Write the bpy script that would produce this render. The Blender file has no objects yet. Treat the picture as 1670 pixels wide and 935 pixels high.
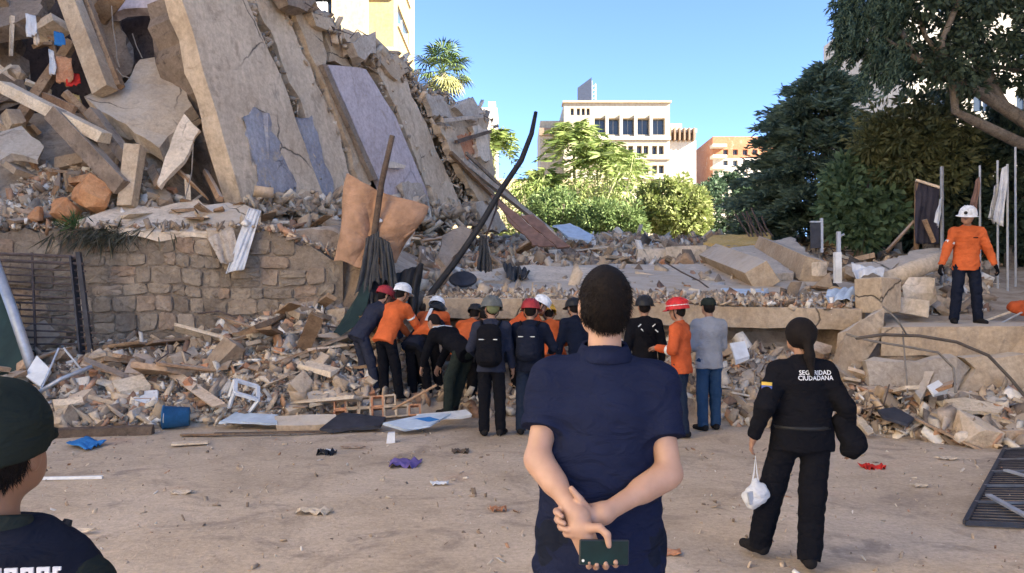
import bpy, bmesh, math, random
import numpy as np
from mathutils import Vector, Matrix, Quaternion
from mathutils.bvhtree import BVHTree
random.seed(7); RNG = np.random.default_rng(7)
SC = bpy.context.scene
COL = SC.collection
R = math.radians

# ---------------------------------------------------------------- camera, sky, sun, exposure
F_PX, CX, CY, CAM_H = 1250.0, 835.0, 467.5, 1.75
PITCH = math.atan(19.5 / F_PX)
cam = bpy.data.cameras.new('camera'); camo = bpy.data.objects.new('camera', cam); COL.objects.link(camo)
camo.location = (0, 0, CAM_H); camo.rotation_euler = (math.pi / 2 + PITCH, 0, 0)
cam.sensor_fit = 'HORIZONTAL'; cam.sensor_width = 36; cam.lens = F_PX / 1670 * 36
cam.clip_start = .05; cam.clip_end = 3000
SC.camera = camo

SUN_EL, SUN_AZ = R(28), (0.88, -0.47)          # the sun stands to the right and a little behind the camera
w = bpy.data.worlds.new('World'); SC.world = w; w.use_nodes = True
nt = w.node_tree; bg = nt.nodes['Background']
sky = nt.nodes.new('ShaderNodeTexSky'); sky.sky_type = 'NISHITA'; sky.sun_disc = False
sky.sun_elevation = SUN_EL; sky.sun_rotation = math.atan2(SUN_AZ[0], SUN_AZ[1])  # clockwise from +Y
sky.altitude = 8000; sky.air_density = 1.0; sky.dust_density = .4; sky.ozone_density = 3.0
nt.links.new(sky.outputs[0], bg.inputs[0]); bg.inputs[1].default_value = .12
sl = bpy.data.lights.new('sun', 'SUN'); so = bpy.data.objects.new('sun', sl); COL.objects.link(so)
sl.energy = 5.0; sl.angle = R(.5); sl.color = (1, .93, .82)
sd = Vector((SUN_AZ[0] * math.cos(SUN_EL), SUN_AZ[1] * math.cos(SUN_EL), math.sin(SUN_EL)))
so.rotation_euler = sd.to_track_quat('Z', 'Y').to_euler(); so.location = (60, -25, 60)
vs = SC.view_settings; vs.view_transform = 'Standard'; vs.look = 'None'; vs.gamma = 1; vs.use_curve_mapping = False
vs.exposure = 2.58
SC.cycles.use_denoising = True; SC.cycles.max_bounces = 6; SC.cycles.diffuse_bounces = 3; SC.cycles.transparent_max_bounces = 6
SC.cycles.glossy_bounces = 2; SC.cycles.transmission_bounces = 3; SC.cycles.sample_clamp_indirect = 6
SC.render.film_transparent = False

# ---------------------------------------------------------------- pixel -> place helpers
def ray(px, py):
    u, v = (px - CX) / F_PX, (CY - py) / F_PX
    c, s = math.cos(PITCH), math.sin(PITCH)
    return np.array([u, c - v * s, s + v * c])
CAMP = np.array([0, 0, CAM_H])
def at(px, py, Y):                      # the point seen at a pixel, at distance Y
    d = ray(px, py); return CAMP + d * (Y / d[1])
def onz(px, py, z=0.0):                 # the point seen at a pixel, on level ground
    d = ray(px, py); return CAMP + d * ((z - CAM_H) / d[2])
def onpl(px, py, p0, n):                # the point seen at a pixel, on a plane
    d = ray(px, py); return CAMP + d * (np.dot(np.array(p0) - CAMP, n) / np.dot(d, n))
def unit(v):
    v = np.array(v, float); return v / (np.linalg.norm(v) + 1e-9)

# ---------------------------------------------------------------- mesh helpers
def tagit(o, label=None, cat=None, group=None, kind=None):
    if label: o['label'] = label
    if cat: o['category'] = cat
    if group: o['group'] = group
    if kind or cat: o['kind'] = kind or 'thing'
    return o
def mesh_data(name, v, f, mats, smooth=False):
    m = bpy.data.meshes.new(name)
    if isinstance(f, np.ndarray):
        v = np.asarray(v, np.float32); n = len(f); k = f.shape[1]
        m.vertices.add(len(v)); m.vertices.foreach_set('co', v.ravel())
        m.loops.add(n * k); m.loops.foreach_set('vertex_index', f.astype(np.int32).ravel())
        m.polygons.add(n); m.polygons.foreach_set('loop_start', np.arange(0, n * k, k, dtype=np.int32))
        m.polygons.foreach_set('loop_total', np.full(n, k, np.int32)); m.update(calc_edges=True); m.validate()
    else:
        m.from_pydata([tuple(map(float, p)) for p in v], [], [tuple(int(i) for i in q) for q in f]); m.update()
    for mm in (mats if isinstance(mats, (list, tuple)) else [mats]): m.materials.append(mm)
    if smooth: m.polygons.foreach_set('use_smooth', np.ones(len(m.polygons), bool))
    return m
def link(name, data, parent=None, loc=None, rot=None, scale=None):
    o = bpy.data.objects.new(name, data); COL.objects.link(o)
    if parent is not None: o.parent = parent
    if loc is not None: o.location = tuple(map(float, loc))
    if rot is not None: o.rotation_euler = rot
    if scale is not None: o.scale = scale
    return o
def empty(name, loc, label=None, cat=None, group=None, rz=0):
    o = link(name, None, None, loc, (0, 0, rz)); o.empty_display_size = .2
    return tagit(o, label, cat, group)
class MB:                                # collects shapes, builds one mesh
    def __init__(s): s.v = []; s.f = []
    def add(s, v, f):
        k = len(s.v); s.v += [tuple(p) for p in v]; s.f += [tuple(i + k for i in q) for q in f]; return s
    def box(s, c, half, X=(1, 0, 0), Y=(0, 1, 0), Z=(0, 0, 1), jit=0):
        c = np.array(c, float); X, Y, Z = [np.array(a, float) for a in (X, Y, Z)]
        v = [c + X * half[0] * a + Y * half[1] * b + Z * half[2] * d + (RNG.normal(0, jit, 3) if jit else 0)
             for a, b, d in ((-1,-1,-1),(1,-1,-1),(1,1,-1),(-1,1,-1),(-1,-1,1),(1,-1,1),(1,1,1),(-1,1,1))]
        return s.add(v, [(0,3,2,1),(4,5,6,7),(0,1,5,4),(1,2,6,5),(2,3,7,6),(3,0,4,7)])
    def beam(s, a, b, wd, th, up=(0, 0, 1), jit=0):
        a, b = np.array(a, float), np.array(b, float); X = unit(b - a); Y = unit(np.cross(up, X)); Z = np.cross(X, Y)
        return s.box((a + b) / 2, (np.linalg.norm(b - a) / 2, wd / 2, th / 2), X, Y, Z, jit)
    def tube(s, pts, rad, n=8, cap=True):
        pts = [np.array(p, float) for p in pts]
        rad = rad if isinstance(rad, (list, tuple, np.ndarray)) else [rad] * len(pts)
        k = len(s.v); t0 = unit(pts[1] - pts[0]); a = unit(np.cross(t0, (0.3, .1, 1) if abs(t0[2]) < .9 else (1, 0, 0)))
        for i, p in enumerate(pts):
            t = unit((pts[min(i + 1, len(pts) - 1)] - pts[max(i - 1, 0)]))
            a = unit(a - t * np.dot(a, t)); b = np.cross(t, a)
            for j in range(n):
                q = 2 * math.pi * j / n; s.v.append(tuple(p + (a * math.cos(q) + b * math.sin(q)) * rad[i]))
        for i in range(len(pts) - 1):
            for j in range(n):
                j2 = (j + 1) % n; s.f.append((k + i*n + j, k + i*n + j2, k + (i+1)*n + j2, k + (i+1)*n + j))
        if cap:
            s.f.append(tuple(k + j for j in range(n))[::-1]); e = k + (len(pts) - 1) * n; s.f.append(tuple(e + j for j in range(n)))
        return s
    def prism(s, poly, depth):           # polygon (3-D points) swept along the vector depth
        n = len(poly); depth = np.array(depth, float); poly = [np.array(p, float) for p in poly]
        nn = sum((np.cross(poly[i] - poly[0], poly[(i+1) % n] - poly[0]) for i in range(n)), np.zeros(3))
        if np.dot(nn, depth) > 0: poly = poly[::-1]
        k = len(s.v); s.v += [tuple(p) for p in poly] + [tuple(p + depth) for p in poly]
        s.f.append(tuple(range(k, k + n))); s.f.append(tuple(range(k + 2*n - 1, k + n - 1, -1)))
        for i in range(n): j = (i + 1) % n; s.f.append((k + j, k + i, k + n + i, k + n + j))
        return s
    def lathe(s, c, prof, n=16, X=(1,0,0), Y=(0,1,0), Z=(0,0,1)):
        c = np.array(c, float); X, Y, Z = [np.array(a, float) for a in (X, Y, Z)]; k = len(s.v); m = len(prof)
        for r, z in prof:
            for j in range(n):
                q = 2*math.pi*j/n; s.v.append(tuple(c + X*r*math.cos(q) + Y*r*math.sin(q) + Z*z))
        for i in range(m - 1):
            for j in range(n):
                j2 = (j+1) % n; s.f.append((k+i*n+j, k+i*n+j2, k+(i+1)*n+j2, k+(i+1)*n+j))
        return s
    def obj(s, name, mat, parent=None, smooth=False, loc=None, bevel=0):
        v = np.array(s.v)
        if loc is not None: v = v - np.array(loc)
        o = link(name, mesh_data(name, v, s.f, mat, smooth), parent, loc)
        if bevel:
            b = o.modifiers.new('b', 'BEVEL'); b.width = bevel; b.segments = 2; b.limit_method = 'ANGLE'
        return o
def rag(poly, step=.2, amp=.04, plane_n=None, seed=0):     # breaks the straight edges of a slab outline
    g = np.random.default_rng(seed + 11); out = []; n = len(poly); poly = [np.array(p, float) for p in poly]
    for i in range(n):
        a, b = poly[i], poly[(i + 1) % n]; L = np.linalg.norm(b - a); k = max(1, int(L / step)); t = unit(b - a)
        side = unit(np.cross(t, plane_n)) if plane_n is not None else np.zeros(3)
        out.append(a + side * g.normal(0, amp * .4)); wob = 0
        for j in range(1, k):
            wob = wob * .6 + g.normal(0, amp)
            out.append(a + (b - a) * ((j + g.uniform(-.3, .3)) / k) + side * wob)
    return out
_slab_i = [0]
def slab(name, poly, thick, mat, parent=None, amp=.03, step=.22, back=None, rim=None, warp=.012):
    """a broken plate: outline poly (3-D, roughly planar), body behind it; face cut into a loose net so it is not dead flat"""
    poly = [np.array(p, float) for p in poly]; _slab_i[0] += 1
    c = sum(poly) / len(poly); n = np.zeros(3)
    for i in range(len(poly)): n += np.cross(poly[i] - c, poly[(i + 1) % len(poly)] - c)
    n = unit(n)
    if np.dot(n, c - CAMP) > 0: n = -n
    d = -n if back is None else unit(back)
    p2 = rag(poly, step, amp, n, _slab_i[0])
    bm = bmesh.new(); fr = [bm.verts.new(p) for p in p2]
    g = np.random.default_rng(_slab_i[0])
    bk = [bm.verts.new(p + d * thick + g.normal(0, amp * .8, 3)) for p in p2]
    bm.faces.new(fr); bm.faces.new(bk[::-1])
    k = len(fr)
    for i in range(k): bm.faces.new((fr[(i+1) % k], fr[i], bk[i], bk[(i+1) % k]))
    bmesh.ops.triangulate(bm, faces=[f for f in bm.faces if len(f.verts) > 4])
    bmesh.ops.recalc_face_normals(bm, faces=bm.faces[:])
    m = bpy.data.meshes.new(name); bm.to_mesh(m); bm.free()
    for mm in (mat if isinstance(mat, (list, tuple)) else [mat]): m.materials.append(mm)
    return link(name, m, parent)
def pxslab(name, pts, Y, thick, mat, parent=None, **kw):      # outline given as pixels with a distance each
    P3 = [at(p[0], p[1], p[2] if len(p) > 2 else Y) for p in pts]
    return slab(name, P3, thick, mat, parent, **kw)

# ---------------------------------------------------------------- materials
def M_(name):
    m = bpy.data.materials.new(name); m.use_nodes = True; nt = m.node_tree; return m, nt, nt.nodes['Principled BSDF']
def lnk(nt, a, b): nt.links.new(a, b)
def noise(nt, co, scale, detail=5, rough=.6, dist=0):
    n = nt.nodes.new('ShaderNodeTexNoise'); n.inputs['Scale'].default_value = scale; n.inputs['Detail'].default_value = detail
    n.inputs['Roughness'].default_value = rough; n.inputs['Distortion'].default_value = dist
    if co is not None: lnk(nt, co, n.inputs['Vector'])
    return n.outputs['Fac']
def ramp(nt, fac, stops):
    r = nt.nodes.new('ShaderNodeValToRGB'); e = r.color_ramp.elements
    while len(e) < len(stops): e.new(.5)
    for i, (p, c) in enumerate(stops): e[i].position = p; e[i].color = (*c, 1) if len(c) == 3 else c
    lnk(nt, fac, r.inputs[0]); return r.outputs[0]
def mix(nt, fac, a, b, mode='MIX'):
    n = nt.nodes.new('ShaderNodeMix'); n.data_type = 'RGBA'; n.blend_type = mode
    for s, v in ((n.inputs[0], fac), (n.inputs[6], a), (n.inputs[7], b)):
        if hasattr(v, 'is_linked') or hasattr(v, 'links'): lnk(nt, v, s)
        elif isinstance(v, (int, float)): s.default_value = v
        else: s.default_value = (*v, 1)
    return n.outputs[2]
def math_(nt, op, a, b=0.0):
    n = nt.nodes.new('ShaderNodeMath'); n.operation = op
    for s, v in ((n.inputs[0], a), (n.inputs[1], b)):
        if hasattr(v, 'links'): lnk(nt, v, s)
        else: s.default_value = v
    return n.outputs[0]
def bump(nt, p, h, strength, dist=.02, prev=None):
    b = nt.nodes.new('ShaderNodeBump'); b.inputs['Strength'].default_value = strength; b.inputs['Distance'].default_value = dist
    lnk(nt, h, b.inputs['Height'])
    if prev is not None: lnk(nt, prev, b.inputs['Normal'])
    lnk(nt, b.outputs[0], p.inputs['Normal']); return b.outputs[0]
def coord(nt, kind='Object'): return nt.nodes.new('ShaderNodeTexCoord').outputs[kind]
def wpos(nt): return nt.nodes.new('ShaderNodeNewGeometry').outputs['Position']
def masonry(name, c1, c2, c3=None, scale=2.0, fine=18, bs=.6, rough=.95, crack=0, rand=0, streak=0, world=True, warm=(1.24,1.16,1.05), dust=0):
    """concrete, plaster, stone, dirt: two broad tones, finer mottling, grit relief, optional cracks, per-object tint"""
    m, nt, p = M_(name); co = wpos(nt) if world else coord(nt)
    a = noise(nt, co, scale, 8, .65, .6); col = ramp(nt, a, [(.36, c1), (.64, c2)])
    if c3: col = mix(nt, ramp(nt, noise(nt, co, scale * 2.7, 6, .7, 1.2), [(.55, (0,0,0)), (.68, (1,1,1))]), col, c3)
    f = noise(nt, co, fine, 6, .75); col = mix(nt, .8, col, ramp(nt, f, [(.3, (.62,.6,.58)), (.7, (1.18,1.18,1.18))]), 'MULTIPLY')
    if streak:
        mp = nt.nodes.new('ShaderNodeMapping'); lnk(nt, co, mp.inputs[0]); mp.inputs['Scale'].default_value = (5, 5, .5)
        s = noise(nt, mp.outputs[0], 1.3, 5, .7); col = mix(nt, streak, col, ramp(nt, s, [(.4, (.45,.42,.4)), (.62, (1.05,1.05,1.05))]), 'MULTIPLY')
    if rand:
        oi = nt.nodes.new('ShaderNodeObjectInfo')
        col = mix(nt, rand, col, ramp(nt, oi.outputs['Random'], [(0, (.5,.44,.40)), (.3, (.95,.87,.77)), (.5, (.74,.70,.66)), (.75, (1.12,1.04,.94)), (.9, (.95,.72,.58)), (1, (1.4,1.36,1.3))]), 'MULTIPLY')
    col = mix(nt, 1.0, col, warm, 'MULTIPLY')
    if dust:                                              # pale dust that has settled on top faces
        sp = nt.nodes.new('ShaderNodeSeparateXYZ'); lnk(nt, nt.nodes.new('ShaderNodeNewGeometry').outputs['True Normal'], sp.inputs[0])
        up = ramp(nt, sp.outputs['Z'], [(.45, (0,0,0)), (.85, (1,1,1))]); dn = ramp(nt, noise(nt, co, 1.7, 6, .7, .8), [(.3, (.25,.25,.25)), (.6, (1,1,1))])
        col = mix(nt, math_(nt, 'MULTIPLY', mix(nt, 1.0, up, dn, 'MULTIPLY'), dust), col, (.60,.525,.435))
    b1 = bump(nt, p, noise(nt, co, fine * .8, 8, .75), bs, .03)
    if crack:
        wv = nt.nodes.new('ShaderNodeTexVoronoi'); wv.feature = 'DISTANCE_TO_EDGE'; wv.inputs['Scale'].default_value = crack
        dz = nt.nodes.new('ShaderNodeVectorMath'); dz.operation = 'ADD'; lnk(nt, co, dz.inputs[0])
        nz = nt.nodes.new('ShaderNodeTexNoise'); nz.inputs['Scale'].default_value = crack * 2.2; nz.inputs['Detail'].default_value = 6; lnk(nt, co, nz.inputs['Vector'])
        lnk(nt, nz.outputs['Color'], dz.inputs[1]); lnk(nt, dz.outputs[0], wv.inputs['Vector'])
        ln = ramp(nt, wv.outputs['Distance'], [(.0, (1,1,1)), (.006, (0,0,0))])
        gate = ramp(nt, noise(nt, co, crack * 1.1, 3), [(.5, (0,0,0)), (.58, (1,1,1))])
        k = mix(nt, 1.0, ln, gate, 'MULTIPLY'); col = mix(nt, k, col, (.05, .042, .035))
        inv = math_(nt, 'SUBTRACT', 1.0, k); bump(nt, p, inv, .8, .02, b1)
    lnk(nt, col, p.inputs['Base Color']); p.inputs['Roughness'].default_value = rough
    p.inputs['Specular IOR Level'].default_value = .25
    return m
def plain(name, c, rough=.7, metal=0, var=.25, scale=6, bs=.15, spec=.3, world=False, bscale=None, sheen=0, rand=0):
    m, nt, p = M_(name); co = wpos(nt) if world else coord(nt)
    f = noise(nt, co, scale, 6, .65, .3)
    col = mix(nt, 1.0, c, ramp(nt, f, [(.3, (1-var,)*3), (.7, (1+var*.7,)*3)]), 'MULTIPLY')
    if rand:
        oi = nt.nodes.new('ShaderNodeObjectInfo'); col = mix(nt, rand, col, ramp(nt, oi.outputs['Random'], [(0, (.45,.42,.4)), (.5, (1,1,1)), (1, (1.7,1.6,1.5))]), 'MULTIPLY')
    lnk(nt, col, p.inputs['Base Color'])
    p.inputs['Roughness'].default_value = rough; p.inputs['Metallic'].default_value = metal; p.inputs['Specular IOR Level'].default_value = spec
    if bs: bump(nt, p, noise(nt, co, bscale or scale * 2.2, 5, .6, .4), bs, .02)
    if sheen: p.inputs['Sheen Weight'].default_value = sheen
    return m
def cloth(name, c, var=.2, fold=10, bs=.5, rough=.9, sheen=0):
    m, nt, p = M_(name); co = coord(nt)
    mp = nt.nodes.new('ShaderNodeMapping'); lnk(nt, co, mp.inputs[0]); mp.inputs['Scale'].default_value = (1, 1, 1.7); mp.inputs['Rotation'].default_value = (0, .5, .3)
    f = noise(nt, mp.outputs[0], fold, 3, .5, 1.4); f2 = noise(nt, co, 240, 2, .5)
    col = mix(nt, 1.0, c, ramp(nt, noise(nt, co, 3.5, 5), [(.3, (1-var,)*3), (.7, (1+var,)*3)]), 'MULTIPLY')
    lnk(nt, col, p.inputs['Base Color']); p.inputs['Roughness'].default_value = 1; p.inputs['Specular IOR Level'].default_value = .05
    p.inputs['Sheen Weight'].default_value = sheen
    b = bump(nt, p, f, bs, .03); bump(nt, p, f2, .15, .002, b); return m
def skin(name, c):
    m, nt, p = M_(name); co = coord(nt)
    col = mix(nt, 1.0, c, ramp(nt, noise(nt, co, 14, 4), [(.3, (.9,.84,.8)), (.7, (1.08,1.04,1.02))]), 'MULTIPLY')
    lnk(nt, col, p.inputs['Base Color']); p.inputs['Roughness'].default_value = .55; p.inputs['Subsurface Weight'].default_value = .08
    p.inputs['Subsurface Radius'].default_value = (.012, .005, .003); bump(nt, p, noise(nt, co, 130, 3), .12, .003); return m
def vcol(name, rough=.9, bs=.3, scale=14, trans=0, gain=1.0):        # colour comes from each piece's own tone
    m, nt, p = M_(name); a = nt.nodes.new('ShaderNodeAttribute'); a.attribute_name = 'Col'
    col = mix(nt, .6, a.outputs['Color'], ramp(nt, noise(nt, wpos(nt), scale, 4), [(.3, (.7,)*3), (.7, (1.25,)*3)]), 'MULTIPLY')
    lnk(nt, col, p.inputs['Base Color']); p.inputs['Roughness'].default_value = rough; p.inputs['Specular IOR Level'].default_value = .25
    if bs: bump(nt, p, noise(nt, wpos(nt), scale * 2, 4), bs, .02)
    if trans:
        t = nt.nodes.new('ShaderNodeBsdfTranslucent'); lnk(nt, col, t.inputs[0]); ms = nt.nodes.new('ShaderNodeMixShader'); ms.inputs[0].default_value = trans
        lnk(nt, p.outputs[0], ms.inputs[1]); lnk(nt, t.outputs[0], ms.inputs[2]); lnk(nt, ms.outputs[0], nt.nodes['Material Output'].inputs[0])
    return m
MAT = {}
MAT['conc']   = masonry('concrete_tan', (.36,.28,.20), (.47,.39,.30), (.30,.25,.20), 1.1, 16, .5, crack=.35, streak=.15, dust=.75)
MAT['conc2']  = masonry('concrete_grey', (.33,.29,.25), (.46,.41,.36), (.25,.21,.18), 1.6, 16, .55, crack=.3, streak=.12, dust=.7)
MAT['conc_l'] = masonry('concrete_pale', (.48,.42,.35), (.62,.55,.47), (.38,.32,.26), 1.4, 14, .45, crack=.4)
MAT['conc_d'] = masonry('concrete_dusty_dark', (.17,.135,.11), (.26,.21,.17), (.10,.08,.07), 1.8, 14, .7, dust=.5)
MAT['facade'] = masonry('facade_plaster', (.44,.36,.275), (.54,.455,.36), (.34,.275,.21), .7, 9, .4, crack=.3, streak=.22)
MAT['lilac']  = masonry('lilac_paint', (.40,.35,.37), (.47,.42,.45), (.36,.31,.31), .8, 10, .2, crack=.15, streak=.15)
MAT['bluep']  = masonry('blue_grey_paint', (.22,.22,.26), (.32,.33,.38), (.40,.34,.27), 1.3, 12, .35, crack=.5, streak=.3)
MAT['chunk']  = masonry('rubble_chunk', (.36,.30,.235), (.50,.43,.35), (.29,.22,.17), 2.2, 15, .8, rand=.85, dust=.5)
MAT['rubble'] = masonry('rubble_dirt', (.20,.15,.11), (.34,.27,.205), (.13,.095,.07), 1.7, 13, 1.0, dust=.45)
MAT['stone']  = masonry('wall_stone', (.22,.19,.16), (.34,.30,.25), (.15,.125,.105), 2.4, 12, 1.0, rand=.7, warm=(1.16,1.1,1.02))
MAT['mortar'] = masonry('wall_mortar', (.17,.14,.115), (.25,.21,.17), (.10,.08,.065), 2.5, 20, 1.0)
MAT['brick']  = masonry('clay_brick', (.42,.20,.115), (.52,.30,.19), (.40,.33,.26), 4, 20, .6, rand=.5)
MAT['earth']  = masonry('orange_earth', (.40,.19,.09), (.50,.28,.15), (.33,.2,.13), 3, 16, .9)
MAT['ochre']  = masonry('ochre_paint', (.50,.34,.11), (.60,.43,.18), (.40,.33,.26), 2.2, 16, .5)
MAT['cavity_shade']   = masonry('interior_shade', (.055,.042,.04), (.10,.078,.07), (.035,.028,.026), 1.4, 9, .8)  # shade inside the opening, painted as a dark tone
MAT['wood']   = masonry('weathered_wood', (.24,.165,.11), (.36,.27,.19), (.15,.10,.07), 3, 24, .5, rand=.7, dust=.45)
MAT['woodd']  = masonry('dark_wood', (.085,.062,.05), (.15,.115,.09), (.05,.04,.032), 3, 24, .6)
MAT['woodl']  = masonry('pale_board', (.52,.45,.36), (.64,.58,.49), (.40,.32,.25), 3, 24, .4, rand=.35)
MAT['white']  = plain('white_plastic', (.72,.71,.69), .55, var=.18)
MAT['whitec'] = cloth('white_cloth', (.62,.61,.60), fold=7, bs=.9)
MAT['paleblue'] = plain('pale_blue_sheet', (.50,.57,.64), .5, var=.2, bs=.4)
MAT['bluebk'] = plain('blue_plastic', (.025,.12,.25), .45, var=.3, scale=9)
MAT['blueb']  = cloth('blue_fabric', (.045,.19,.45), fold=14)
MAT['purple'] = plain('purple_net', (.16,.11,.30), .8)
MAT['red']    = cloth('red_cloth', (.55,.04,.03), fold=14)
MAT['metal']  = plain('dull_metal', (.25,.245,.25), .45, .8, var=.35)
MAT['rust']   = plain('rusted_steel', (.115,.085,.075), .75, .3, var=.5, scale=12, bs=.4)
MAT['dkmetal']= plain('dark_steel', (.055,.055,.065), .6, .4, var=.4)
MAT['galv']   = plain('galvanised', (.44,.45,.47), .5, .5, var=.25)
MAT['black']  = plain('black_rubber', (.018,.017,.018), .6, var=.4, bs=.3)
MAT['peach']  = cloth('peach_upholstery', (.40,.235,.145), var=.3, fold=6, bs=.8)
MAT['dkcloth']= cloth('dark_grey_cloth', (.075,.072,.07), var=.25, fold=12, bs=1.0)
MAT['gncloth']= plain('dark_green_sheet', (.018,.038,.034), .7, var=.4, scale=3)
MAT['redsheet']= plain('rusty_red_sheet', (.27,.15,.105), .7, .1, var=.4, scale=4)
MAT['cable']  = plain('cable_sheath', (.10,.08,.065), .7, var=.3)
MAT['cabled'] = plain('grey_cable', (.22,.19,.16), .7, var=.3)
MAT['teal']   = plain('teal_hose', (.07,.16,.19), .5)
# ---------------------------------------------------------------- ground and rubble terrain
def vnoise(x, y, seed=0, oct=5, f=.6, rough=.55):
    g = np.random.default_rng(seed); out = 0; a = 1; tot = 0
    for o in range(oct):
        s = 0
        for k in range(4):
            th = g.uniform(0, 6.28); ph = g.uniform(0, 6.28); s = s + np.sin((x * math.cos(th) + y * math.sin(th)) * f * g.uniform(.7, 1.4) * 6.28 + ph + 1.3 * np.sin(y * f * 2 + ph))
        out = out + a * s / 4; tot += a; a *= rough; f *= 2.05
    return out / tot
def sstep(t): t = np.clip(t, 0, 1); return t * t * (3 - 2 * t)
def H(x, y, nz=True):
    x = np.asarray(x, float); y = np.asarray(y, float)
    yf = np.interp(x, [-22,-9,-6,-3.5,-2,0,2,3,4.5,5.5,7,22], [8.8,9.5,10.0,10.6,10.9,11.4,11.2,10.6,9.9,9.0,8.6,8.6])
    yb = np.interp(x, [-22,-3.1,-2.2,5,5.6,22], [13.45,13.45,12.9,12.5,11.0,10.8])
    zb = np.interp(x, [-22,-9,-5.4,-4.4,-3.3,-2.2,-1.5,0,3,5,5.6,22], [.9,1.0,1.1,1.5,1.85,1.2,1.0,1.0,1.05,.95,.42,.42])
    t = np.clip((y - yf) / (yb - yf), 0, 1); zf = zb * t ** .9
    zu = np.interp(x, [-22,-3.2,-2.3,-1.3,5,5.6,22], [3.0,3.0,2.3,1.62,1.5,1.2,1.2])
    sl = np.interp(x, [-22,-4,-1,6,12,22], [.06,.08,.145,.16,.16,.16]); zu = zu + sl * np.clip(y - yb, 0, 17)
    zu = zu + .95 * np.clip(y - 13.9, 0, 2.7) * sstep((-5.9 - x) / 1.6)
    z = zf + (zu - zf) * sstep((y - yb) / .5)
    z = z * (1 - sstep((y - 31) / 6))
    if nz:
        amp = np.clip((y - yf) * .6, 0, 1); z = z + amp * (.10 * vnoise(x, y, 3, 6, .35, .65) + .05 * vnoise(x, y, 8, 4, 1.8))
    return np.where(y < yf, -.06, z - .01)
def Hz(x, y): return float(H(np.array([x]), np.array([y]))[0])
def gridmesh(name, xs, ys, zf, mat, smooth=True):
    X, Y = np.meshgrid(xs, ys, indexing='ij'); Z = zf(X, Y); v = np.stack([X, Y, Z], -1).reshape(-1, 3)
    n, m = len(xs), len(ys); i = np.arange(n * m).reshape(n, m)
    f = np.stack([i[:-1,:-1], i[1:,:-1], i[1:,1:], i[:-1,1:]], -1).reshape(-1, 4)
    return link(name, mesh_data(name, v, f, mat, smooth))
# dusty trodden earth
m, nt, p = M_('trodden_dirt'); co = wpos(nt)
c = ramp(nt, noise(nt, co, .55, 8, .6, .5), [(.32, (.45,.345,.24)), (.5, (.56,.435,.31)), (.68, (.63,.50,.37))])
c = mix(nt, ramp(nt, noise(nt, co, 1.1, 7, .7, 1.5), [(.52, (0,0,0)), (.64, (.85,.85,.85))]), c, (.36,.28,.21))
c = mix(nt, ramp(nt, noise(nt, co, .9, 4, .5, .4), [(.62, (0,0,0)), (.72, (.5,.5,.5))]), c, (.50,.30,.19))
mp = nt.nodes.new('ShaderNodeMapping'); lnk(nt, co, mp.inputs[0]); mp.inputs['Scale'].default_value = (1, 1.5, 1); mp.inputs['Rotation'].default_value = (0, 0, .3)
c = mix(nt, .45, c, ramp(nt, noise(nt, mp.outputs[0], 2.6, 8, .72, .8), [(.32, (.70,.68,.66)), (.6, (1.08,1.08,1.08))]), 'MULTIPLY')
c = mix(nt, .9, c, ramp(nt, noise(nt, co, 24, 6, .8), [(.3, (.70,.68,.66)), (.66, (1.15,1.15,1.15))]), 'MULTIPLY')
c = mix(nt, ramp(nt, noise(nt, co, 9, 5, .8), [(.68, (0,0,0)), (.73, (.8,.8,.8))]), c, (.20,.15,.115))
lnk(nt, c, p.inputs['Base Color']); p.inputs['Roughness'].default_value = .97; p.inputs['Specular IOR Level'].default_value = .15
b1 = bump(nt, p, noise(nt, co, 3.2, 8, .7, .5), .5, .05); bump(nt, p, noise(nt, co, 30, 6, .8), .45, .012, b1)
MAT["dirt"] = m
def axis(a, b, st, far):
    inner = list(np.arange(a, b, st)); g = [10 * 1.55 ** k for k in range(12) if 10 * 1.55 ** k < far] + [far]
    return np.array([a - t for t in g[::-1]] + inner + [b + t for t in g])
gr = gridmesh('ground', axis(-10, 10, .11, 900), axis(-3, 14, .11, 900),
              lambda X, Y: np.where((abs(X) < 10) & (Y > -3) & (Y < 14), .014 * vnoise(X, Y, 21, 4, .5) + .012 * np.minimum(0, vnoise(X, Y, 22, 4, 1.7)) + .006 * vnoise(X, Y, 23, 2, 3.4), 0), MAT['dirt'])
tagit(gr, kind='structure')
rb = gridmesh('rubble_heap', np.arange(-22, 22.1, .14), np.arange(8.3, 38, .14), H, MAT['rubble'], smooth=False)
tagit(rb, 'mass of crushed masonry and dirt covering the whole collapse site', 'rubble', kind='stuff')

# ---------------------------------------------------------------- buildings
MAT['ywall'] = masonry('yellow_render', (.40,.285,.13), (.45,.325,.155), None, .4, 5, .15, streak=.15, warm=(1,1,1))
MAT['bounce'] = masonry('bounce_render', (.70,.60,.42), (.75,.65,.47), None, .4, 5, .15, streak=.15, warm=(1,1,1))  # pale coat of the two added blocks, for bounced light
MAT['ywall2'] = masonry('cream_render', (.48,.39,.24), (.53,.44,.28), None, .4, 5, .15, streak=.15, warm=(1,1,1))
MAT['cream'] = masonry('cream_stone', (.40,.335,.235), (.45,.38,.275), None, .15, 3, .15, streak=.2, warm=(1,1,1))
MAT['creamw'] = masonry('white_render', (.47,.43,.36), (.53,.49,.42), None, .15, 3, .1, warm=(1,1,1))
MAT['brickf'] = masonry('red_brick_far', (.33,.14,.07), (.40,.19,.10), (.4,.28,.2), .3, 4, .2, warm=(1,1,1))
m, nt, p = M_('window_glass'); p.inputs['Base Color'].default_value = (.04,.05,.06,1); p.inputs['Roughness'].default_value = .12; MAT['glass'] = m
m, nt, p = M_('window_glass_blue'); p.inputs['Base Color'].default_value = (.08,.14,.22,1); p.inputs['Roughness'].default_value = .1; MAT['glassb'] = m
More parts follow.
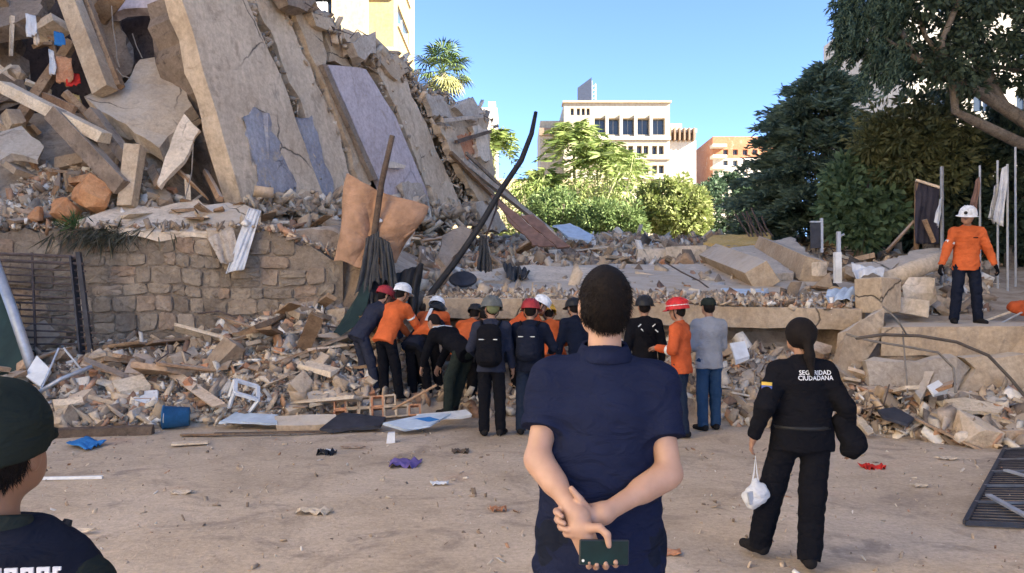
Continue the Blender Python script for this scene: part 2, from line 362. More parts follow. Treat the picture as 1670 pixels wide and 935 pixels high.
MAT['frame'] = plain('window_frame', (.30,.29,.27), .5)
MAT['brownb'] = plain('brown_beam', (.22,.15,.10), .8)
def facade(parent, O, U, N, width, z0, z1, opens, mat, glass, rev=.25, frame=True, name='wall'):
    """wall face with real openings: opens = (u0,u1,z0,z1) sorted freely; each opening gets a recessed window part with a pane"""
    O, U, N = [np.array(a, float) for a in (O, U, N)]; Z = np.array([0, 0, 1.0])
    us = sorted({0, width, *[o[0] for o in opens], *[o[1] for o in opens]}); zs = sorted({z0, z1, *[o[2] for o in opens], *[o[3] for o in opens]})
    mb = MB()
    def q(u, z, d=0): return O + U * u + Z * z - N * d
    def isop(u, z): return any(o[0] < u < o[1] and o[2] < z < o[3] for o in opens)
    for i in range(len(us) - 1):
        for j in range(len(zs) - 1):
            if not isop((us[i] + us[i+1]) / 2, (zs[j] + zs[j+1]) / 2):
                mb.add([q(us[i], zs[j]), q(us[i+1], zs[j]), q(us[i+1], zs[j+1]), q(us[i], zs[j+1])], [(0,1,2,3)])
    for u0, u1, a, b in opens:
        mb.add([q(u0,a), q(u1,a), q(u1,b), q(u0,b), q(u0,a,rev), q(u1,a,rev), q(u1,b,rev), q(u0,b,rev)], [(0,4,5,1),(1,5,6,2),(2,6,7,3),(3,7,4,0)])
    mb.obj(name, mat, parent)
    for u0, u1, a, b in opens:
        t = .06; fr = MB()
        c = q((u0+u1)/2, (a+b)/2, rev - .03); hw, hh = (u1-u0)/2, (b-a)/2
        for du, dz, wu, wz in ((0, hh - t/2, hw, t/2), (0, -hh + t/2, hw, t/2), (hw - t/2, 0, t/2, hh - t), (-hw + t/2, 0, t/2, hh - t), (0, 0, t/2, hh - t)):
            fr.box(c + U*du + Z*dz, (wu, .03, wz), U, N, Z)
        w_ = fr.obj('window', MAT['frame'], parent)
        MB().add([q(u0,a,rev), q(u1,a,rev), q(u1,b,rev), q(u0,b,rev)], [(0,1,2,3)]).obj('pane', glass, w_)
def shell(parent, x0, x1, y0, y1, z0, z1, mat, skip='', name='wall', roof=None):
    mb = MB(); v = [(x0,y0,z0),(x1,y0,z0),(x1,y1,z0),(x0,y1,z0),(x0,y0,z1),(x1,y0,z1),(x1,y1,z1),(x0,y1,z1)]
    fs = {'f': (0,1,5,4), 'r': (1,2,6,5), 'b': (2,3,7,6), 'l': (3,0,4,7), 't': (4,5,6,7)}
    mb.add(v, [fs[k] for k in 'frblt' if k not in skip]); return mb.obj(name, mat, parent)

# unseen block added on the near right to keep the street in shade
b = empty('shade_block', (24, -10, 0), 'unseen pale block added outside the right edge of the view to shade the site', 'building')
b.location = (0, 0, 0)
shell(b, 16.5, 31, -12, 19.5, 0, 28, MAT['bounce'], skip='l')
ops = [(6 + 8 * i + k, 7.6 + 8 * i + k, 3.2 * s + 1.2, 3.2 * s + 2.6) for i in range(3) for k in (0, 3.2) for s in range(0, 8, 2)]
facade(b, (16.5, 19.5, 0), (0, -1, 0), (-1, 0, 0), 31.5, 0, 28, ops, MAT['bounce'], MAT['glass'])

# unseen pale block added left of the camera to bounce warm light back
b = empty('bounce_block', (0, 0, 0), 'unseen pale block added behind the camera to bounce sunlight', 'building')
shell(b, -30, -13, -32, 3, 0, 24, MAT['bounce'], skip='r')
facade(b, (-13, -32, 0), (0, 1, 0), (1, 0, 0), 35, 0, 24, [(3 + 5 * i, 5 + 5 * i, 3.2 * k + 1, 3.2 * k + 2.5) for i in range(6) for k in range(7)], MAT['bounce'], MAT['glass'])

# yellow block behind the collapsed one
def X_at(px, Y): return at(px, 400, Y)[0]
def Z_at(py, Y): return at(835, py, Y)[2]
b = empty('yellow_apartment_building', (0, 0, 0), 'yellow and cream apartment building rising behind the collapsed slabs', 'building')
Yy = 44; xr = X_at(641, Yy); xl = X_at(440, Yy); Dp = 9.3
shell(b, xl, xr, Yy, Yy + Dp, 0, 34, MAT['ywall'], skip='fr')
WA = xr - xl
u = lambda px: X_at(px, Yy) - xl
opf = [(u(508), u(540), Z_at(24, Yy) + 3.1 * k, Z_at(-16, Yy) + 3.1 * k) for k in range(-2, 6)]
facade(b, (xl, Yy, 0), (1, 0, 0), (0, -1, 0), WA, 0, 34, opf, MAT['ywall'], MAT['glass'])
pl = MB().box((X_at(572, Yy), Yy - .35, 17), (u(601) / 2 - u(545) / 2, .35, 17)).obj('pier', MAT['ywall2'], b)
for k in range(-3, 5):
    z = Z_at(82, Yy) + 3.1 * k
    MB().box(((xl + xr) / 2, Yy - .06, z), (WA / 2 - .02, .09, .16)).obj('ledge', MAT['ywall2'], b)
ops = [(1.6, 6.6, Z_at(112, Yy) + 3.1 * k, Z_at(76, Yy) + 3.1 * k) for k in range(-2, 6)]
facade(b, (xr, Yy, 0), (0, 1, 0), (1, 0, 0), Dp, 0, 34, ops, MAT['ywall'], MAT['glassb'], rev=.15)
for k in range(-2, 5):
    mb = MB().box((xr + .05, Yy + 4.1, Z_at(114, Yy) + 3.1 * k), (.08, 2.7, .07)); mb.obj('sill', MAT['creamw'], b)
ac = empty('air_conditioner', (X_at(524, Yy), Yy - .45, Z_at(20, Yy)), 'white air conditioner box on the yellow building wall', 'air conditioner')
MB().box((0, 0, 0), (.45, .28, .32)).obj('casing', MAT['white'], ac, bevel=.03)
MB().lathe((0, -.29, 0), [(.22, 0), (.24, .02), (.2, .02)], 14, Y=(0, 0, 1), Z=(0, -1, 0)).obj('fan_grille', MAT['frame'], ac)

# cream block in the middle distance
b = empty('cream_office_building', (0, 0, 0), 'cream office building with five dark top-floor openings and a roof billboard', 'building')
Yc = 110; xa, xb = X_at(920, Yc), X_at(1093, Yc); zt = Z_at(168, Yc)
uu = lambda px: X_at(px, Yc) - xa
zz = lambda py: Z_at(py, Yc)
ops = [(uu(a), uu(c), zz(220), zz(193)) for a, c in ((970,988),(992,1011),(1016,1035),(1039,1060),(1064,1085))]
cols = [(976,983),(990,998),(1001,1009),(1014,1022),(1025,1033),(1039,1047),(1050,1058),(1064,1072),(1075,1083)]
for y0, y1 in ((252, 238), (283, 270), (313, 301), (344, 332)):
    ops += [(uu(a), uu(c), zz(y0), zz(y1)) for a, c in cols]
ops += [(uu(a), uu(a) + .45, zz(188), zz(177)) for a in (931, 941, 949, 957)]
facade(b, (xa, Yc, 0), (1, 0, 0), (0, -1, 0), xb - xa, 0, zt, ops, MAT['cream'], MAT['glass'], rev=.9)
shell(b, xa, xb, Yc, Yc + 16, 0, zt, MAT['cream'], skip='f')
for py in (226, 258, 290, 322):
    MB().box(((xa + xb) / 2, Yc - .12, zz(py)), ((xb - xa) / 2 + .1, .22, .22)).obj('ledge', MAT['creamw'], b)
for px in (990, 1013, 1037, 1062):
    MB().box((X_at(px, Yc), Yc - .15, zz(206)), (.2, .22, 1.6)).obj('pillar', MAT['creamw'], b)
MB().box(((xa + xb) / 2, Yc + 1, zt + .12), ((xb - xa) / 2 + .2, 1.4, .14)).obj('parapet', MAT['cream'], b)
shell(b, X_at(882, Yc), xa - .01, Yc + 2, Yc + 15, 0, zz(192), MAT['cream'], name='side_wing')
MB().box((X_at(900, Yc), Yc + 1.8, zz(211)), (X_at(920, Yc) / 2 - X_at(880, Yc) / 2, .3, .55)).obj('band', MAT['brownb'], b)
shell(b, xb + .01, X_at(1144, Yc), Yc + 3, Yc + 17, 0, zz(222), MAT['creamw'], name='side_wing')
shell(b, xb + .01, X_at(1128, Yc), Yc + 6, Yc + 14, zz(222), zz(186), MAT['cream'], name='roof_house')
for i in range(6):
    MB().box((X_at(1098 + 8 * i, Yc), Yc + 3.4, zz(214)), (.12, 1.6, .9)).obj('pergola_beam', MAT['brownb'], b)
MB().box((X_at(1120, Yc), Yc + 3, zz(206)), (2.2, .25, .3)).obj('pergola_rail', MAT['creamw'], b)
MB().box((X_at(1132, Yc), Yc + 3.1, zz(213)), (1.0, .3, .45)).obj('pergola_rail', MAT['brownb'], b)
t = empty('billboard_tower', (X_at(962, Yc), Yc + 5, zt), 'dark slanted billboard frame standing on the cream building roof', 'billboard')
zb_ = zz(112) - zt
MB().prism([(-1.3, 0, 0), (.75, -.6, 0), (.75, -.6, zb_), (-1.3, 0, zb_ * .72)], (0, .25, 0)).obj('panel', plain('billboard_grey', (.075, .085, .115), .7), t)
lt = MB()
for k in range(6): lt.tube([(.9 + (k % 2) * .6, .3 + (k // 2) * .5, 0), (.9 + (k % 2) * .6, .3 + (k // 2) * .5, zb_ * (.95 - .1 * (k % 2)))], .06, 5)
for k in range(7): lt.tube([(.9, .3, k * zb_ / 8), (1.5, .3, (k + 1) * zb_ / 8)], .04, 4); lt.tube([(.9, .3, k * zb_ / 8 + .3), (1.5, 1.3, k * zb_ / 8 + .3)], .04, 4)
lt.obj('lattice', MAT['galv'], t)

# red brick block further right
b = empty('brick_apartment_building', (0, 0, 0), 'unfinished red brick apartment building beside the dark conifer', 'building')
Yr = 120; xa, xb = X_at(1163, Yr), X_at(1300, Yr); zt = Z_at(223, Yr)
fl = [Z_at(223 + 17.5 * k, Yr) for k in range(8)]
ops = []
for k in range(1, 7):
    ops += [(X_at(1180 + 16 * j, Yr) - xa, X_at(1188 + 16 * j, Yr) - xa, fl[k + 1] + .5, fl[k] - .35) for j in range(4)]
facade(b, (xa, Yr, 0), (1, 0, 0), (0, -1, 0), xb - xa, 0, fl[2], [o for o in ops if o[3] < fl[2]], MAT['creamw'], MAT['glass'], rev=.6)
facade(b, (xa, Yr - .02, 0), (1, 0, 0), (0, -1, 0), xb - xa, fl[2], zt, [o for o in ops if o[2] > fl[2]], MAT['brickf'], MAT['glass'], rev=.6, name='upper_wall')
shell(b, xa, xb, Yr, Yr + 14, 0, zt, MAT['brickf'], skip='f', name='side_wall')
for k in range(1, 7): MB().box((X_at(1170, Yr), Yr - .8, fl[k]), (1.1, .9, .22)).obj('balcony', MAT['creamw'], b)

# pale block behind the big tree on the right, and a low sunlit house behind the bamboo
b = empty('pale_apartment_building', (0, 0, 0), 'pale cream apartment building glimpsed through the branches at upper right', 'building')
Yp = 46; xa, xb = X_at(1478, Yp), X_at(1800, Yp)
ops = [(1.5 + 2.6 * i, 2.8 + 2.6 * i, 3 * k + 1, 3 * k + 2.3) for i in range(4) for k in range(7)]
facade(b, (xa, Yp, 0), (1, 0, 0), (0, -1, 0), xb - xa, 0, Z_at(-30, Yp), ops, MAT['creamw'], MAT['glass'])
shell(b, xa, xb, Yp, Yp + 12, 0, Z_at(-30, Yp), MAT['creamw'], skip='f')
b = empty('low_house', (0, 0, 0), 'low sunlit pale yellow house half hidden behind the bamboo', 'house')
Yl = 62; xa, xb = X_at(700, Yl), X_at(1010, Yl)
facade(b, (xa, Yl, 0), (1, 0, 0), (0, -1, 0), xb - xa, 0, Z_at(292, Yl), [(5 + 2.4 * i, 6.2 + 2.4 * i, 6, 7.4) for i in range(4)], MAT['ywall2'], MAT['glass'])
shell(b, xa, xb, Yl, Yl + 10, 0, Z_at(292, Yl), MAT['ywall2'], skip='f')
b = empty('white_tower_house', (0, 0, 0), 'small white tower top showing past the end of the collapsed building', 'building')
Yw = 90; shell(b, X_at(770, Yw), X_at(811, Yw), Yw, Yw + 6, 0, Z_at(176, Yw), MAT['creamw'])
shell(b, X_at(796, Yw), X_at(808, Yw), Yw + .5, Yw + 2, Z_at(176, Yw), Z_at(164, Yw), MAT['creamw'], name='chimney')

# ---------------------------------------------------------------- trees
MAT['leaf'] = vcol('leaf', .6, 0, 6, trans=.3)
MAT['bark'] = masonry('bark', (.13,.105,.085), (.24,.20,.16), (.06,.05,.04), 5, 24, .9, warm=(1,1,1))
MAT['barkp'] = masonry('pale_bark', (.22,.19,.155), (.34,.30,.25), (.13,.11,.09), 4, 22, .8, warm=(1,1,1))
MAT['cane'] = masonry('bamboo_cane', (.30,.30,.13), (.42,.42,.22), None, 3, 12, .2, warm=(1,1,1))
def leaves(name, P, D, L, W, pal, parent, mat=None, droop=0, g=RNG):
    P = np.asarray(P, float); n = len(P)
    if D is None: D = g.normal(0, 1, (n, 3))
    D = D / (np.linalg.norm(D, axis=1, keepdims=True) + 1e-9)
    if droop: D[:, 2] -= droop; D = D / (np.linalg.norm(D, axis=1, keepdims=True) + 1e-9)
    S = np.cross(D, g.normal(0, 1, (n, 3))); S = S / (np.linalg.norm(S, axis=1, keepdims=True) + 1e-9)
    L = (L * g.uniform(.6, 1.3, n))[:, None]; W = (W * g.uniform(.7, 1.3, n))[:, None]
    V = np.stack([P, P + D*L*.45 + S*W*.5, P + D*L, P + D*L*.45 - S*W*.5], 1).reshape(-1, 3)
    F = np.arange(4 * n).reshape(n, 4)
    me = mesh_data(name, V, F, mat or MAT['leaf'])
    pal = np.array(pal); a = g.uniform(0, len(pal) - 1.001, n); i = a.astype(int); fr = (a - i)[:, None]
    c = (pal[i] * (1 - fr) + pal[i + 1] * fr) * g.uniform(.75, 1.25, (n, 1)); c = np.concatenate([c, np.ones((n, 1))], 1).repeat(4, 0)
    at_ = me.color_attributes.new('Col', 'FLOAT_COLOR', 'POINT'); at_.data.foreach_set('color', c.astype(np.float32).ravel())
    return link(name, me, parent)
def clumps(n_cl, per, envelope, rad, g):
    cs = np.array([envelope(g) for _ in range(n_cl)]); r = rad * g.uniform(.55, 1.3, n_cl)
    d = g.normal(0, 1, (n_cl, per, 3)); d /= np.linalg.norm(d, axis=2, keepdims=True) + 1e-9
    rr = g.uniform(.35, 1, (n_cl, per, 1)) ** .5
    P = cs[:, None] + d * rr * r[:, None, None] * np.array([1, 1, .75])
    return P.reshape(-1, 3), (d + np.array([0, 0, -.1])).reshape(-1, 3)
DK_ = 1.5
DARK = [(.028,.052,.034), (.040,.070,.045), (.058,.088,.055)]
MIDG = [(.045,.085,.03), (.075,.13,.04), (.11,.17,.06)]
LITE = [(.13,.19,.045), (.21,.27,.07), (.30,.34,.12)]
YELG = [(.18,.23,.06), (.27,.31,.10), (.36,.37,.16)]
def ell_env(c, r, hollow=.45):
    def f(g):
        d = g.normal(0, 1, 3); d /= np.linalg.norm(d); return np.array(c) + d * np.array(r) * g.uniform(hollow, 1) ** .6
    return f
def bush_tree(name, label, cat, base, crown_c, crown_r, pal, ncl, per, rad, L, W, seed, group=None, trunk_r=.16):
    g = np.random.default_rng(seed); t = empty(name, base, label, cat, group); o = np.array(base, float)
    cc = np.array(crown_c) - o; mb = MB(); mb.tube([(0, 0, -.1), cc * .3 + g.normal(0, .05, 3), cc * .75], [trunk_r, trunk_r * .8, trunk_r * .5], 8)
    for k in range(9):
        d = g.normal(0, 1, 3); d[2] = abs(d[2]) * .6; e = cc + d / np.linalg.norm(d) * np.array(crown_r) * .8
        mb.tube([cc * g.uniform(.45, .7), (cc * .6 + e) / 2 + g.normal(0, .1, 3), e], [trunk_r * .4, trunk_r * .25, .02], 6)
    mb.obj('trunk', MAT['bark'], t, smooth=True)
    P, D = clumps(ncl, per, ell_env(cc, crown_r), rad, g); leaves('crown', P, D, L, W, pal, t, g=g); return t

# the big dark conifer
g = np.random.default_rng(5); Yk = 24.5; base = at(1345, 470, Yk); base[2] = Hz(base[0], base[1]) - .1
t = empty('conifer_tree', base, 'huge dark green conifer with feathery layered branches at right', 'tree')
Ht = at(1330, 108, Yk)[2] - base[2]; mb = MB().tube([(0, 0, 0), (.05, 0, Ht * .5), (0, 0, Ht * .97)], [.24, .16, .03], 8)
PP, DD = [], []
for k in range(330):
    h = g.uniform(.04, .99) * Ht; fr = h / Ht; az = g.uniform(0, 6.283)
    prof = np.interp(fr, [0, .08, .3, .5, .7, .88, 1], [2.1, 2.6, 2.75, 2.5, 1.95, 1.1, .15])
    Lb = prof * g.uniform(.72, 1.12); d = np.array([math.cos(az), math.sin(az), 0]); up = g.uniform(-.05, .42)
    pts = [np.array([0, 0, h]) + d * Lb * s + np.array([0, 0, up * Lb * s - .28 * Lb * s * s]) for s in np.linspace(0, 1, 5)]
    if k % 3 == 0: mb.tube(pts, [.045, .035, .025, .018, .006], 5)
    n = int(150 * Lb / 2.4 + 30); s = g.uniform(.25, 1.03, n) ** .8
    q = np.array([np.array([0, 0, h]) + d * Lb * a + np.array([0, 0, up * Lb * a - .28 * Lb * a * a]) for a in s])
    wd = np.cross(d, (0, 0, 1)); off = g.normal(0, 1, n)[:, None] * wd * (.24 * Lb * (1.15 - s)[:, None]) + g.normal(0, .07, (n, 3))
    PP.append(q + off); DD.append(d * .8 + np.sign((off * wd).sum(1, keepdims=True)) * wd * .6 + g.normal(0, .25, (n, 3)) + np.array([0, 0, .05]))
mb.obj('trunk', MAT['bark'], t, smooth=True)
leaves('crown', np.concatenate(PP), np.concatenate(DD), .27, .075, [(.085,.125,.088), (.12,.17,.115), (.17,.225,.155)], t, g=g)

# fan palm behind the crest
Yf = 40; base = at(722, 470, Yf); base[2] = 0
t = empty('fan_palm', base, 'fan palm with green fronds rising behind the tilted slabs', 'palm tree'); g = np.random.default_rng(12)
top = at(722, 118, Yf) - base
MB().tube([(0, 0, 0), top * .5 + (.1, 0, 0), top], [.24, .2, .19], 10).obj('trunk', MAT['barkp'], t, smooth=True)
def fan_frond(g, el, az, Ls, Rf, curl=.5, nseg=17):
    mb = MB(); d = np.array([math.cos(az) * math.cos(el), math.sin(az) * math.cos(el), math.sin(el)]); c = d * Ls
    mb.tube([(0, 0, 0), c * .55 + (0, 0, .06), c], [.03, .022, .016], 5)
    sx = unit(np.cross(d, (0, 0, 1))); up = np.cross(sx, d)
    for k in range(nseg):
        a = R(-125 + 250 * k / (nseg - 1)) + g.normal(0, .03); dr = d * math.cos(a) + sx * math.sin(a); w_ = unit(np.cross(dr, up)) * .045
        m_ = c + dr * Rf * .6 + up * .08; e = c + dr * Rf * g.uniform(.9, 1.1) - np.array([0, 0, curl * Rf * g.uniform(.2, .55)])
        mb.add([c, m_ + w_, e, m_ - w_, m_ + up * .03], [(0, 1, 4), (1, 2, 4), (2, 3, 4), (3, 0, 4)])
    return mb
gm = [plain('palm_green_a', (.075,.12,.035), .5, var=.3), plain('palm_green_b', (.12,.165,.05), .5, var=.3), plain('palm_dry', (.24,.23,.08), .7, var=.3)]
for k in range(34):
    lv = k / 33; el = R(75 - 150 * lv + g.normal(0, 8)); az = k * 2.399
    o = fan_frond(g, el, az, g.uniform(.8, 1.15), g.uniform(.75, .95), .35 + .4 * lv).obj('frond', gm[0 if lv < .4 else 1 if lv < .68 else 2], t); o.location = tuple(top)
# feather palms and bamboo in the sun
def feather(g, el, az, Lf, wf=.5, n=26, droop=.5):
    P, D = [], []; d = np.array([math.cos(az), math.sin(az), 0])
    for s in np.linspace(.12, 1, n):
        p = d * Lf * s * math.cos(el) + np.array([0, 0, Lf * s * math.sin(el) - droop * Lf * s * s])
        sx = np.array([-d[1], d[0], 0])
        for sg in (-1, 1):
            P.append(p); D.append(sx * sg * .9 + d * .5 + np.array([0, 0, g.uniform(-.5, .1)]))
    return P, D
def feather_palm(base, hgt, Lf, seed, label, pal=LITE, nfr=30, lean=(0, 0)):
    g = np.random.default_rng(seed); t = empty('feather_palm', base, label, 'palm tree', 'sunlit palms behind the rubble')
    tp = np.array([lean[0], lean[1], hgt]); MB().tube([(0, 0, -.1), tp * .5 + (.05, 0, 0), tp], [.13, .1, .09], 8).obj('trunk', MAT['cane'], t, smooth=True)
    P, D = [], []; mb = MB()
    for k in range(nfr):
        el = R(78 - 100 * k / nfr); az = k * 2.399 + g.normal(0, .2); a, b_ = feather(g, el, az, Lf * g.uniform(.8, 1.15)); P += [tp + q for q in a]; D += b_
    leaves('crown', P, np.array(D), Lf * .34, .11, pal, t, g=g); return t
for (px, pt, Y, Lf, sd_, lb) in ((936, 228, 47, 2.2, 1, 'tall feather palm standing in front of the cream office building, topmost frond cluster'),
                                (888, 305, 46, 2.0, 2, 'feather palm left of the tallest palm, lower crown'),
                                (976, 262, 45, 2.3, 3, 'feather palm to the right of the tallest palm, lower crown'),
                                (806, 232, 48, 1.7, 4, 'palm crown peeking past the end of the tilted slabs'),
                                (1012, 270, 49, 2.1, 6, 'feather palm nearest the round yellow-green tree')):
    tp = at(px, pt, Y); feather_palm((tp[0], Y, 0), tp[2], Lf, sd_, lb)
def bamboo(px, pyt, Y, wpx, seed, label, pal, ncane=11):
    g = np.random.default_rng(seed); c = at(px, 400, Y); t = empty('bamboo_clump', (c[0], Y, 0), label, 'bamboo', 'bamboo clumps behind the rubble')
    hz = at(px, pyt, Y)[2]; w_ = wpx / F_PX * Y / 2; P, D = [], []
    for k in range(ncane):
        a = g.uniform(0, 6.28); q = np.array([math.cos(a) * w_ * .3, math.sin(a) * .4, 0]) * g.uniform(.2, 1); e = np.array([q[0] + g.normal(0, w_ * .55), q[1] + g.normal(0, .6), hz * g.uniform(.55, 1.0)])
        mid = (q + e) / 2 - np.array([(e[0] - q[0]) * .22, 0, -.3]); pts = [q, (q + mid) / 2, mid, (mid + e) / 2 + (0, 0, .25), e]
        MB().tube(pts, [.055, .05, .045, .035, .012], 6).obj('cane', MAT['cane'], t, smooth=True)
        for s in range(330):
            f = g.uniform(.36, 1.0); i = min(3, int(f * 4)); p = pts[i] + (pts[i + 1] - pts[i]) * (f * 4 - i)
            r = g.normal(0, .5, 3) * (.5 + .8 * math.sin(f * 3.1)); P.append(p + r * np.array([1, 1, .7])); D.append(np.array([r[0], r[1], -.35 + g.normal(0, .3)]))
    leaves('foliage', P, np.array(D), .42, .085, pal, t, g=g)
bamboo(872, 285, 44, 110, 31, 'bamboo clump left, close to the end of the fallen slabs', LITE)
bamboo(945, 250, 42.5, 120, 32, 'tall bamboo clump with arching bare canes in the middle of the grove', YELG, 13)
bamboo(1000, 245, 43, 120, 33, 'bamboo clump right of the grove with darker lower foliage', LITE)
bamboo(905, 262, 46, 90, 35, 'bamboo clump behind the leftmost shrub, thin canes', LITE, 9)
bamboo(975, 240, 47, 100, 36, 'bamboo clump rising highest behind the grove', YELG, 9)
bamboo(835, 250, 50, 80, 34, 'faint yellow-green bamboo clump beside the black curved pole', YELG, 8)
bush_tree('shrub', 'dense dark green shrub at the foot of the bamboo, left of the round tree', 'shrub', (at(1000, 400, 37)[0], 37, 0), at(995, 362, 37), (1.9, 1.2, .9), [(.09,.14,.045), (.15,.21,.07), (.22,.28,.10)], 60, 110, .45, .22, .1, 41)
bush_tree('shrub', 'dark green shrub under the leftmost bamboo canes', 'shrub', (at(900, 400, 38)[0], 38, 0), at(905, 345, 38), (1.3, 1.0, 1.0), [(.09,.14,.045), (.15,.21,.07), (.22,.28,.10)], 40, 100, .45, .22, .1, 42)
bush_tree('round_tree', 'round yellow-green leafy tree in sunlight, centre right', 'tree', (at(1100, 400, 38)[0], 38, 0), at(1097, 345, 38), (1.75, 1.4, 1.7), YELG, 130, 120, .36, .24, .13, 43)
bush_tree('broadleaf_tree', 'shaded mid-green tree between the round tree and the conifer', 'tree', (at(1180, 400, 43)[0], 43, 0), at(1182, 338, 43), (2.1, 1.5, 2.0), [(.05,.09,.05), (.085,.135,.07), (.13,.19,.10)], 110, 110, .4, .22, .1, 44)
# big-leaved shrubs and creeper mass on the right
def ground_at(px, Y): q = at(px, 470, Y); return (q[0], Y, Hz(q[0], Y) - .1)
bush_tree('shrub', 'broad-leaved dark shrub with a pale flower head in front of the conifer', 'shrub', ground_at(1405, 20), at(1405, 330, 20), (.95, .7, 1.1), [(.07,.12,.06), (.11,.17,.085), (.16,.23,.13)], 70, 90, .3, .24, .13, 45)
bush_tree('flowering_shrub', 'lime green flowering tuft topping the broad-leaved shrub', 'shrub', ground_at(1372, 20.5), at(1372, 296, 20.5), (.36, .3, .16), YELG, 14, 70, .12, .1, .07, 46, trunk_r=.05)
bush_tree('creeper_tree', 'brownish green creeper-covered tree mass behind the flags', 'tree', ground_at(1520, 19.6), at(1500, 245, 19.6), (1.5, .9, 1.35), [(.085,.10,.045), (.13,.14,.062), (.19,.19,.09)], 120, 130, .42, .2, .07, 47)
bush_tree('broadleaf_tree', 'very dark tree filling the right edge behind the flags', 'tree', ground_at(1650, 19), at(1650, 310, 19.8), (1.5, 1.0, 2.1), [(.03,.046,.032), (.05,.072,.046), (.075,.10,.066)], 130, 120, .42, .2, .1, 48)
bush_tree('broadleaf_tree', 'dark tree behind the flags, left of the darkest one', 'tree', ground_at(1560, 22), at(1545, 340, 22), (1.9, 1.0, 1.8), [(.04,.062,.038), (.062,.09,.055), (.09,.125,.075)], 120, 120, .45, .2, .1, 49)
# the large tree leaning in from the right
g = np.random.default_rng(77); Yt = 17.0; bx = at(1800, 470, Yt); zb_ = Hz(bx[0], Yt)
t = empty('leaning_tree', (bx[0], Yt, zb_ - .1), 'large leaning tree with pale bare limbs reaching in at upper right', 'tree'); o = np.array([bx[0], Yt, zb_ - .1])
def pth(l): return [at(px, py, Y) - o for px, py, Y in l]
MB().tube([(0, 0, 0), (0, 0, 1.2)] + pth([(1745, 262, 17), (1705, 225, 17)]), [.3, .26, .22, .19], 10).obj('trunk', MAT['bark'], t, smooth=True)
limbs = [([(1710,225,17),(1660,190,17),(1600,152,16.9),(1545,122,16.8),(1490,92,16.7),(1470,50,16.8)], [.17,.15,.13,.1,.085,.05]),
         ([(1712,250,17),(1660,232,16.8),(1600,203,16.6),(1558,182,16.5),(1552,120,16.5),(1535,70,16.4),(1556,20,16.4),(1575,-30,16.4)], [.15,.13,.11,.085,.075,.07,.06,.05]),
         ([(1640,178,17),(1600,110,17.3),(1570,70,17.5),(1590,0,17.6)], [.12,.09,.08,.06]),
         ([(1640,180,17),(1610,105,17.5),(1670,118,17.7),(1720,122,17.8)], [.09,.06,.06,.05]),
         ([(1560,130,16.9),(1510,60,17),(1480,-20,17)], [.07,.05,.03]),
         ([(1490,92,16.7),(1440,60,16.7),(1400,50,16.8)], [.05,.03,.012])]
for pts, rr in limbs: MB().tube(pth(pts), rr, 8).obj('limb', MAT['bark'], t, smooth=True)
P, D = [], []
def addcl(px, py, Y, rpx, n, zs=.8):
    c = at(px, py, Y) - o; r = rpx / F_PX * Y; d = g.normal(0, 1, (n, 3)); d /= np.linalg.norm(d, axis=1, keepdims=True)
    P.append(c + d * (g.uniform(.2, 1, (n, 1)) ** .6) * r * np.array([1, 1, zs])); D.append(d + np.array([0, 0, -.5]))
for k in range(190):                                   # broad-leaf clusters through the crown
    px, py = g.uniform(1470, 1720), g.uniform(-60, 150)
    if 1590 < px < 1640 and 20 < py < 110 and k % 3: continue
    addcl(px, py, g.uniform(16, 18.6), g.uniform(12, 28), 85)
leaves('crown', np.concatenate(P), np.concatenate(D), .15, .075, [(.034,.05,.034), (.055,.08,.05), (.085,.115,.074)], t, g=g)
P, D = [], []
for k in range(210):                                  # drooping feathery sprays on the left side of the crown
    px = g.uniform(1372, 1490); py = g.uniform(-50, 105) + (1490 - px) * .05
    if px < 1405 and py > 70: py -= 60
    c = at(px, py, g.uniform(16.2, 17.6)) - o; L_ = g.uniform(.35, .9); dr = np.array([-g.uniform(.1, .7), g.normal(0, .3), -1]); dr = unit(dr)
    s = g.uniform(0, 1, 100)[:, None]; P.append(c + dr * s * L_ + g.normal(0, .06, (100, 3)) * (1.2 - s)); D.append(dr + g.normal(0, .45, (100, 3)))
leaves('crown', np.concatenate(P), np.concatenate(D), .14, .034, [(.045,.08,.055), (.07,.11,.075), (.11,.155,.105)], t, g=g)
# ---------------------------------------------------------------- the collapsed building: tilted facade plates over a dark core
FA = np.array([-5.45, 14.5, 3.5]); FN = unit((50.3, -22.1, 7.84))
def fp(px, py, off=0): return onpl(px, py, FA + FN * off, FN)
cb = empty('collapsed_building', (-4.5, 17, 2.9), 'collapsed building whose tan facade plates lie tilted and cracked on the left', 'collapsed building')
cb.location = (0, 0, 0)
def plate(name, pts, off, thick, mat, amp=.04, step=.25): return slab(name, [fp(a, b, off) for a, b in pts], thick, mat, cb, amp=amp, step=step, back=-FN)
plate('core_slab', [(330,-30),(480,-30),(600,92),(700,172),(790,200),(800,352),(560,350),(420,350)], -.5, 1.6, MAT['conc_d'])  # dark backing, its colour stands in for shade in the plate gaps
plate('facade_plate', [(290,-30),(390,-30),(440,88),(472,160),(497,235),(533,332),(470,350),(398,342)], 0, .42, MAT['facade'], .022, .3)
plate('painted_plate', [(396,192),(440,185),(457,230),(484,300),(480,332),(445,350),(428,335),(408,252)], .03, .06, MAT['bluep'], .05, .18)
plate('facade_plate', [(402,-30),(448,-30),(516,135),(558,240),(588,325),(548,338),(514,240),(483,152),(450,72)], -.14, .4, MAT['facade'], .06)
plate('painted_plate', [(483,192),(508,188),(546,322),(520,334)], -.10, .05, MAT['bluep'], .05, .18)
plate('facade_plate', [(460,-30),(480,-8),(522,38),(530,108),(606,300),(592,318),(572,240),(532,143)], -.05, .4, MAT['conc'], .05)
